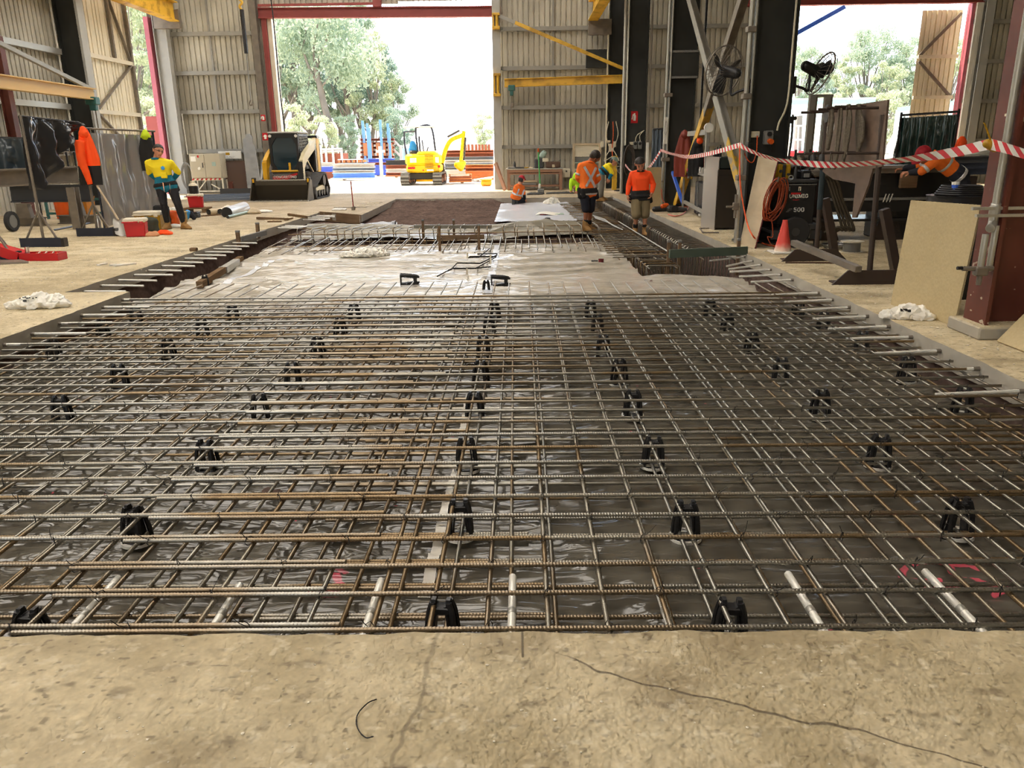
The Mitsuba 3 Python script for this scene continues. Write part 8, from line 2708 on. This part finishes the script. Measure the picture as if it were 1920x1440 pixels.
_spots = [  # u of the trunk, y, kind, scale, leaf, label
    (512, 62, 1, 1.0, 'm_leaf_a', 'slender gum at the left jamb of the main doorway'), (534, 70, 0, 1.0, 'm_leaf_c', 'gum tree second from the left jamb of the main doorway'),
    (560, 66, 2, .95, 'm_leaf_a', 'gum tree left of the forking trunk in the main doorway'), (585, 76, 0, 1.0, 'm_leaf_c', 'dark gum behind the forking trunk, left side'),
    (640, 74, 1, 1.05, 'm_leaf_a', 'gum right behind the forking trunk'), (660, 68, 2, .95, 'm_leaf_c', 'slim gum between the forking trunk and the blue rack posts'),
    (682, 72, 2, .98, 'm_leaf_a', 'slim gum left of the blue rack posts'), (700, 66, 1, .80, 'm_leaf_b', 'gum tree above the blue rack posts'),
    (722, 70, 2, .72, 'm_leaf_c', 'gum tree right of the blue rack posts'), (744, 68, 1, .58, 'm_leaf_a', 'lower gum second from the right end of the row'),
    (545, 50, 3, .48, 'm_leaf_b', 'bushy sapling behind the loader cab'), (606, 52, 3, .40, 'm_leaf_b', 'bushy sapling at the foot of the forking trunk'),
    (655, 56, 3, .42, 'm_leaf_a', 'low bush right of the forking trunk'), (741, 62, 3, .50, 'm_leaf_c', 'rounded dark bush at the right end of the tree row')]
for i, (u, y, kd, s, lf, lab) in enumerate(_spots):
    tree(lab, kd, at(u, 280, y=y)[0], y, s, _t.uniform(0, 360), lf)
for i, (u, y, kd, s, lf, lab) in enumerate(((262, 52, 0, .80, 'm_leaf_b', 'pale green tree filling the left-hand doorway'), (285, 60, 1, .85, 'm_leaf_a', 'tree at the right of the left-hand doorway'), (240, 58, 0, .85, 'm_leaf_b', 'tree at the left of the left-hand doorway'), (275, 47, 3, .5, 'm_leaf_b', 'bush low in the left-hand doorway'),
                                         (1488, 118, 0, 1.0, 'm_leaf_a', 'far gum beside the dark column in the right-hand doorway'), (1530, 125, 1, 1.0, 'm_leaf_c', 'far gum behind the side-on fan'), (1575, 118, 2, .95, 'm_leaf_b', 'far gum above the rope rack, left'),
                                         (1612, 122, 0, 1.18, 'm_leaf_a', 'far gum above the rope rack, tallest'), (1650, 116, 1, .95, 'm_leaf_b', 'far gum right of the peg board'), (1690, 120, 0, 1.08, 'm_leaf_a', 'far gum left of the tall thin pole'),
                                         (1722, 118, 2, 1.12, 'm_leaf_b', 'far slim gum beside the tall thin pole'), (1765, 116, 0, 1.02, 'm_leaf_b', 'far gum at the right jamb of the right-hand doorway'), (1548, 112, 3, .9, 'm_leaf_b', 'far bush low behind the goal-post frame'), (1660, 110, 3, .9, 'm_leaf_b', 'far bush low behind the peg board'),
                                         (905, 140, 3, .8, 'm_leaf_b', 'small hazy yellow tree far off at the right of the main doorway'))):
    tree(lab, kd, at(u, 270, y=y)[0], y, s, _t.uniform(0, 360), lf)

# ---- excavator
pm('m_digger', srgb(252, 200, 20), .4)
ye = 34.4
xe = at(796, 345, y=ye)[0]
ex = thing('mini_excavator', 'yellow mini excavator with an open canopy and raised boom outside the main doorway', 'excavator')
E_ = lambda x0, x1, y0, y1, z0, z1, r=.05: rbox(xe + x0, xe + x1, ye + y0, ye + y1, z0, z1, r)
bd = part(ex, 'body', cat([E_(-.78, .72, .1, 1.7, .50, .86, .08), E_(-.80, .70, 0, 1.2, .80, 1.28, .10), E_(-.30, .55, .05, 1.0, 1.2, 1.38, .08)]), 'm_digger')
for i in range(9):
    part(bd, 'vent_slat', E_(.06, .42, -.012, .02, .72 + .06 * i, .745 + .06 * i, .004), 'm_dkgrey' if i % 9 == 0 else 'm_mustard')
part(bd, 'rear_panel', E_(-.58, -.30, -.015, .01, .92, 1.12, .01), 'm_disc')
part(bd, 'lamp', E_(.50, .66, -.015, .02, .90, 1.14, .01), 'm_disc')
part(bd, 'number_plate', E_(.12, .42, -.015, .01, .56, .64, .004), 'm_white')
part(bd, 'decal', E_(-.68, -.38, -.015, .01, .66, .74, .004), 'm_red')
part(bd, 'decal', E_(.60, .70, -.015, .01, .70, .80, .004), 'm_red')
part(bd, 'reflector', cyl((xe - .03, ye - .015, .60), (xe - .03, ye + .02, .60), .03, 12), 'm_red')
part(ex, 'canopy', cat([tube(curve([(xe - .82, ye + .9, 1.15), (xe - .90, ye + .9, 1.7), (xe - .90, ye + .9, 2.2)], 6), .035, 8), tube(curve([(xe - .28, ye + .5, 1.3), (xe - .34, ye + .5, 2.2), (xe - .22, ye + .5, 2.38), (xe + .32, ye + .5, 2.38), (xe + .48, ye + .5, 1.4)], 6), .035, 8),
                        tube([(xe - .9, ye + .9, 2.2), (xe - .34, ye + .5, 2.2)], .03, 8), tube([(xe - .2, ye + .6, 1.3), (xe - .22, ye + .6, 2.0)], .03, 8)]), 'm_navypaint')
part(ex, 'canopy_roof', E_(-.88, .44, .4, 1.6, 2.36, 2.42, .02), 'm_white')
part(ex, 'seat', lump([(xe - .58, ye + .7, 1.45), (xe - .52, ye + .7, 1.70), (xe - .40, ye + .7, 1.45)], [.12, .12, .12], .05), 'm_blue' if False else pm('m_skyblue', srgb(40, 140, 215), .6), True)
part(ex, 'seat_base', E_(-.66, -.32, .5, 1.0, 1.2, 1.42), 'm_dkgrey')
part(ex, 'levers', cat([tube([(xe - .06, ye + .8, 1.3), (xe - .12, ye + .8, 1.85)], .02, 6), tube([(xe + .05, ye + .9, 1.35), (xe + .12, ye + .9, 1.55)], .02, 6)]), 'm_navypaint')
_e = lambda u, v, yy=ye + 1.2: at(u, v, y=yy)
bpts = [_e(829, 305), _e(836, 280), _e(846, 263), _e(866, 254), _e(870, 250)]
bm = curve(bpts, 8)
boom = part(ex, 'boom', cat([beam(bm[i] - (bm[i + 1] - bm[i]) * .15, bm[i + 1] + (bm[i + 1] - bm[i]) * .15, .16, .24, up=(0, 1, 0)) for i in range(0, len(bm) - 1)]), 'm_digger')
part(boom, 'hydraulic_ram', tube([_e(840, 262) + [0, -.15, .12], _e(862, 247) + [0, -.15, .05]], .04, 8), 'm_dkgrey')
part(ex, 'stick', beam(_e(870, 246), _e(864, 305), .14, .18, up=(0, 1, 0)), 'm_digger')
part(ex, 'stick_ram', tube([_e(873, 258) + [0, -.1, 0], _e(870, 300) + [0, -.1, 0]], .04, 8), 'm_dkgrey')
part(ex, 'bucket', lump([_e(858, 309), _e(868, 306), _e(864, 316)], [.16, .14, .12], .06), 'm_digger', True)
part(ex, 'swing_post', beam(_e(830, 322), _e(827, 300), .2, .14, up=(0, 1, 0)), 'm_dkgrey')
for s in (-1, 1):
    x0, x1 = (xe - .98, xe - .62) if s < 0 else (xe + .40, xe + .78)
    ti = sg.LineString([(ye - .1, .24), (ye + 1.8, .24)]).buffer(.24)
    tk = part(ex, 'track', prism(ti.difference(ti.buffer(-.05)), x1 - x0, 'yz', x0), 'm_trackrubber')
    for yy in (-.1, .5, 1.1, 1.8):
        part(tk, 'roller', cyl((x0 + .04, ye + yy, .24 if yy in (-.1, 1.8) else .15), (x1 - .04, ye + yy, .24 if yy in (-.1, 1.8) else .15), .18 if yy in (-.1, 1.8) else .09, 14), 'm_rustframe')
    lg = []
    for t in np.arange(0, ti.exterior.length, .15):
        q = ti.exterior.interpolate(t)
        lg.append(box(x0, x1, q.x - .03, q.x + .03, q.y - .03, q.y + .03))
    part(tk, 'tread_lug', cat(lg), 'm_grey', kind='stuff')
part(ex, 'undercarriage', E_(-.7, .5, .4, 1.3, .2, .5, .04), 'm_dkgrey')
part(ex, 'blade', E_(-.95, .75, 2.0, 2.1, .05, .45, .02), 'm_digger')

# ---- stacked steel in the yard
pm('m_rustbeam', srgb(150, 84, 60), .6)
pm('m_tanbeam', srgb(196, 124, 76), .6)
pm('m_palebeam', srgb(200, 196, 190), .5)
pm('m_bluebeam', srgb(110, 160, 226), .45)
pm('m_deepblue', srgb(82, 108, 205), .45)


def stack(name, where, u0, u1, layers, y, d=.35, group=None):
    """Layers from the bottom: (v of the bottom, v of the top, material, colour word)."""
    prev = .05
    for i, (vb, vt, m, col) in enumerate(layers):
        a, b = at(u0, vb, y=y), at(u1, vt, y=y)
        z0, z1 = prev, b[2]
        h = max(.06, z1 - z0)
        prev = z0 + h
        lab = f'{col} steel section {where}, {ORD[i]} from the bottom'
        thing(name, lab, 'steel section', group, ibeam((a[0], y + .03 * (i % 3), z0 + h / 2), (b[0], y + .05 * (i % 2), z0 + h / 2), d, h, .03), m)
        thing('stack_packer', f'timber packer under the steel {where}', 'packer', None, box(a[0] + .5, a[0] + .62, y - .1, y + .3, 0, z0), 'm_rustframe') if i == 0 else None


stack('steel_section', 'in the blue stack behind the loader', 625, 702, [(337, 334, 'm_palebeam', 'pale'), (334, 323.5, 'm_bluebeam', 'bright blue'), (322, 319, 'm_palebeam', 'white'), (318, 314, 'm_bluesteel', 'grey'), (313, 306, 'm_palebeam', 'pale')], 41.0, .5)
stack('steel_section', 'on the rack behind the blue stack', 690, 740, [(313, 309, 'm_deepblue', 'deep blue'), (307, 304, 'm_rustbeam', 'rust'), (303, 297, 'm_deepblue', 'royal blue')], 47.0, .4)
stack('steel_section', 'left of the blue stack', 596, 626, [(330, 322, 'm_rustbeam', 'rust'), (320, 312, 'm_deepblue', 'deep blue'), (310, 304, 'm_palebeam', 'pale')], 43.0, .4)
stack('steel_section', 'between the blue stack and the excavator', 724, 764, [(334, 329, 'm_tanbeam', 'tan'), (327, 323, 'm_rustbeam', 'rust'), (321, 316, 'm_palebeam', 'pale'), (315, 309, 'm_rustbeam', 'dark rust'), (306, 300, 'm_dkgrey', 'dark grey')], 44.0, .4)
stack('steel_section', 'in the near tan pile beside the excavator', 843, 884, [(350, 345.5, 'm_tanbeam', 'tan'), (345, 341, 'm_rustbeam', 'rust'), (340.5, 336, 'm_tanbeam', 'light tan'), (335, 331, 'm_rustbeam', 'dark rust'), (330.5, 326, 'm_tanbeam', 'orange tan')], 35.5, .5)
stack('steel_section', 'in the middle pile by the right jamb', 873, 925, [(325, 320, 'm_tanbeam', 'tan'), (319, 314, 'm_rustbeam', 'rust'), (313, 308, 'm_tanbeam', 'light tan')], 37.5, .5)
stack('steel_section', 'in the far grey pile by the jamb', 834, 925, [(320, 317, 'm_palebeam', 'pale'), (316, 312, 'm_bluesteel', 'grey blue'), (310, 305, 'm_bluesteel', 'blue grey'), (303, 299, 'm_palebeam', 'white'), (298, 293, 'm_bluesteel', 'dull grey'), (291, 286, 'm_rustbeam', 'rust'), (285, 281, 'm_rustbeam', 'dark rust')], 42.0, .5)
for i, u in enumerate((873, 879, 886, 893, 899, 905, 911, 917)):
    a, b = at(u, 288, y=41.8), at(u, 271, y=41.8)
    thing('rack_post', f'rust brown upright on the far grey pile, {ORD[i]} from the left', 'post', 'uprights on the far grey pile', box(a[0] - .06, a[0] + .06, 41.7, 41.85, at(886, 281, y=42)[2] - .02, b[2]), 'm_rustbeam')
a, b = at(842, 283, y=41.6), at(925, 283, y=41.6)
# brown pallet rack with blue posts
k = thing('pallet_rack', 'rust brown steel rack with tall bright blue posts in front of the trees', 'rack')
yr_ = 50.0
for u, v in ((684, 226), (688, 238), (698, 232), (701, 240), (722, 225), (733, 232), (737, 240)):
    a = at(u, 300, y=yr_); b = at(u, v, y=yr_)
    part(k, 'post', box(a[0] - .07, a[0] + .07, yr_ - .5 * (u % 3), yr_ + .12 - .5 * (u % 3), 0, b[2]), 'm_bluebeam', label='tall bright blue post')
for v in (296, 287, 279, 271, 264):
    a, b = at(677, v, y=yr_), at(740, v - 4, y=yr_)
    part(k, 'shelf', ibeam((a[0], yr_ - .2, (a[2] + b[2]) / 2), (b[0], yr_ - .2, (a[2] + b[2]) / 2), .6, .14, .03), 'm_rustbeam')
for u in (682, 692, 706, 716, 728):
    a, b = at(u, 292, y=yr_ - .6), at(u + 6, 268, y=yr_ - .6)
    part(k, 'block', box(a[0], b[0], yr_ - .6, yr_ - .2, a[2], b[2]), 'm_rustbeam' if u % 2 else 'm_tanbeam')
a, b = at(735, 298, y=yr_), at(750, 258, y=yr_)
part(k, 'side_frame', cat([beam(at(737, 262, y=yr_), at(750, 275, y=yr_), .1, .12), beam(at(738, 280, y=yr_), at(750, 292, y=yr_), .1, .12), box(b[0] - .08, b[0] + .08, yr_, yr_ + .1, 0, at(750, 272, y=yr_)[2])]), 'm_palebeam')
k = thing('sign_post', 'white cross-topped post standing before the brown rack', 'post')
a, b = at(714, 306, y=45), at(713, 274, y=45)
part(k, 'post', box(a[0] - .09, a[0] + .09, 45, 45.1, 0, b[2]), 'm_palebeam')
part(k, 'arm', box(a[0] - .25, a[0] + .25, 45, 45.1, b[2] - .35, b[2] - .2), 'm_palebeam')
k = thing('skip_bin', 'brown open skip with white rails at the left of the yard, right of the loader', 'skip')
a, b = at(604, 312, y=46), at(642, 286, y=46)
part(k, 'body', box(a[0], b[0], 46, 47.5, 0, at(604, 288, y=46)[2]), 'm_rustbeam')
for v in (281, 285):
    part(k, 'rail', tube([at(592, v, y=45.9), at(642, v - 2, y=45.9)], .06, 6), 'm_palebeam')
for u in (594, 603, 612, 625, 641):
    part(k, 'upright', box(at(u, 300, y=45.8)[0] - .06, at(u, 300, y=45.8)[0] + .06, 45.8, 45.9, 0, at(u, 272 if u in (603, 625) else 281, y=45.8)[2]), 'm_palebeam' if u != 594 else 'm_bluebeam')
k = thing('pallet', 'grey timber pallet on the ground behind the blue stack', 'pallet')
a, b = at(634, 305, y=44), at(676, 298, y=44)
for i in range(6):
    part(k, 'block', box(a[0] + i * .27, a[0] + i * .27 + .12, 44, 44.5, a[2], b[2] - .05), 'm_tanbeam')
part(k, 'deck', box(a[0], b[0], 43.9, 44.6, b[2] - .05, b[2]), 'm_palebeam')
part(k, 'support', box(a[0], b[0], 44.05, 44.4, 0, a[2]), 'm_grey')
k = thing('shipping_container', 'pale blue container behind the excavator canopy', 'container')
a, b = at(752, 305, y=56), at(772, 278, y=56)
part(k, 'shell', box(a[0], b[0], 56, 58.4, 0, b[2]), pm('m_paleblue', srgb(170, 205, 225), .5))
part(k, 'door_bar', cat([box(a[0] + .3 + .35 * i, a[0] + .34 + .35 * i, 55.95, 56, .2, b[2] - .1) for i in range(3)]), 'm_grey')
a, b = at(902, 354, y=32.6), at(921, 336, y=32.6)
k = thing('plastic_crate', 'bright orange-yellow plastic bin outside by the right jamb of the main doorway', 'bin')
part(k, 'body', rbox(a[0], b[0], 32.6, 33.1, 0, b[2] - .04, .05), pm('m_orangeyellow', srgb(250, 165, 30), .4))
part(k, 'rib', cat([box(a[0] + .1 + .14 * i, a[0] + .14 + .14 * i, 32.57, 32.6, .03, b[2] - .08) for i in range(3)]), 'm_orangeyellow')
part(k, 'rim', rbox(a[0] - .03, b[0] + .03, 32.57, 33.13, b[2] - .05, b[2], .015), 'm_orangeyellow')
thing('plank', 'pale plank lying on top of the tan pile by the orange-yellow bin', 'plank', None, beam(at(886, 338, y=35.2), at(925, 332, y=35.6), .3, .06), 'm_palebeam')
thing('plank', 'pale board lying across the near tan pile', 'plank', None, beam(at(845, 329, y=35.3), at(880, 328, y=35.3), .3, .07), 'm_palebeam')

# ---- behind the right-hand doorway: teal shed, rails and a lift
pm('m_tealshed', srgb(205, 226, 224), .5)
k = thing('metal_shed', 'pale teal metal shed beyond the yard in the right-hand doorway', 'shed')
ys_ = 75.0
a, b = at(1440, 300, y=ys_), at(1640, 186, y=ys_)
for i in range(14):
    x0 = a[0] + (b[0] - a[0]) * i / 14
    part(k, 'wall_sheet', sheet((x0, ys_, 0), (1, 0, 0), (b[0] - a[0]) / 14, 0, b[2] - .3, (0, -1, 0)), 'm_tealshed')
part(k, 'fascia', box(a[0], b[0], ys_ - .2, ys_, b[2] - .35, b[2]), 'm_teal2' if 'm_teal2' in scene else pm('m_teal2', srgb(150, 200, 192), .5))
part(k, 'roof', box(a[0], b[0], ys_ - .3, ys_ + 14, b[2], b[2] + .15), 'm_tealshed')
k = thing('metal_shed', 'second teal shed with a sloping roof, beside the dark green screen', 'shed')
a, b = at(1670, 300, y=68), at(1830, 200, y=68)
m_ = at(1670, 206, y=68)
part(k, 'wall', prism([(a[0], 0), (b[0], 0), (b[0], at(1830, 188, y=68)[2]), (a[0], m_[2])], .2, 'xz', 68), 'm_tealshed')
part(k, 'fascia', beam((a[0], 67.9, m_[2]), (b[0], 67.9, at(1830, 188, y=68)[2]), .1, .35), 'm_teal2')
part(k, 'window', box(at(1688, 270, y=67.9)[0], at(1700, 270, y=67.9)[0], 67.85, 67.95, at(1690, 270, y=67.9)[2], at(1690, 250, y=67.9)[2]), 'm_grey')
k = thing('guard_rail', 'white pipe guard rail in the yard behind the goal-post frame', 'rail')
for v in (236, 262):
    part(k, 'rail', tube([at(1478, v, y=40), at(1548, v, y=40)], .05, 6), 'm_palebeam')
for u in (1480, 1497, 1513, 1530, 1546):
    part(k, 'post', tube([(at(u, 290, y=40)[0], 40, 0), at(u, 236, y=40)], .05, 6), 'm_palebeam')
k = thing('boom_lift', 'red and grey lift machine parked in the yard seen beside the dark column', 'machine')
a = at(1495, 290, y=46)
part(k, 'base', rbox(a[0] - .9, a[0] + 1.2, 46, 47.4, .3, 1.1, .1), 'm_red')
for s in (-.6, .9):
    part(k, 'wheel', xf(lathe([(.1, -.12), (.4, -.14), (.42, 0), (.4, .14), (.1, .12)], 20), (a[0] + s, 45.95, .42), rx=math.pi / 2), 'm_rubber', 30)
part(k, 'mast', beam((a[0] + .2, 46.6, 1.0), (a[0] + .1, 46.6, 3.0), .3, .3), 'm_grey')
for i, (u0, u1, v0, v1, m, lab) in enumerate(((1690, 1706, 262, 310, 'm_palebeam', 'white vehicle side seen left of the dark green screen'), (1640, 1668, 300, 312, 'm_orangeyellow', 'orange bin outside, seen below the peg board'))):
    a, b = at(u0, v1, y=38), at(u1, v0, y=38)
    thing('yard_bin', lab, 'bin', None, rbox(a[0], b[0], 38, 39.5, 0, b[2], .08), m)
thing('low_wall', 'rusty red upright panel outside the left-hand doorway', 'wall', None, box(at(292, 260, y=33)[0] - .3, at(292, 260, y=33)[0] + .25, 33, 33.2, 0, at(292, 218, y=33)[2]), 'm_maroon')  # hanging panel, drawn down to the ground
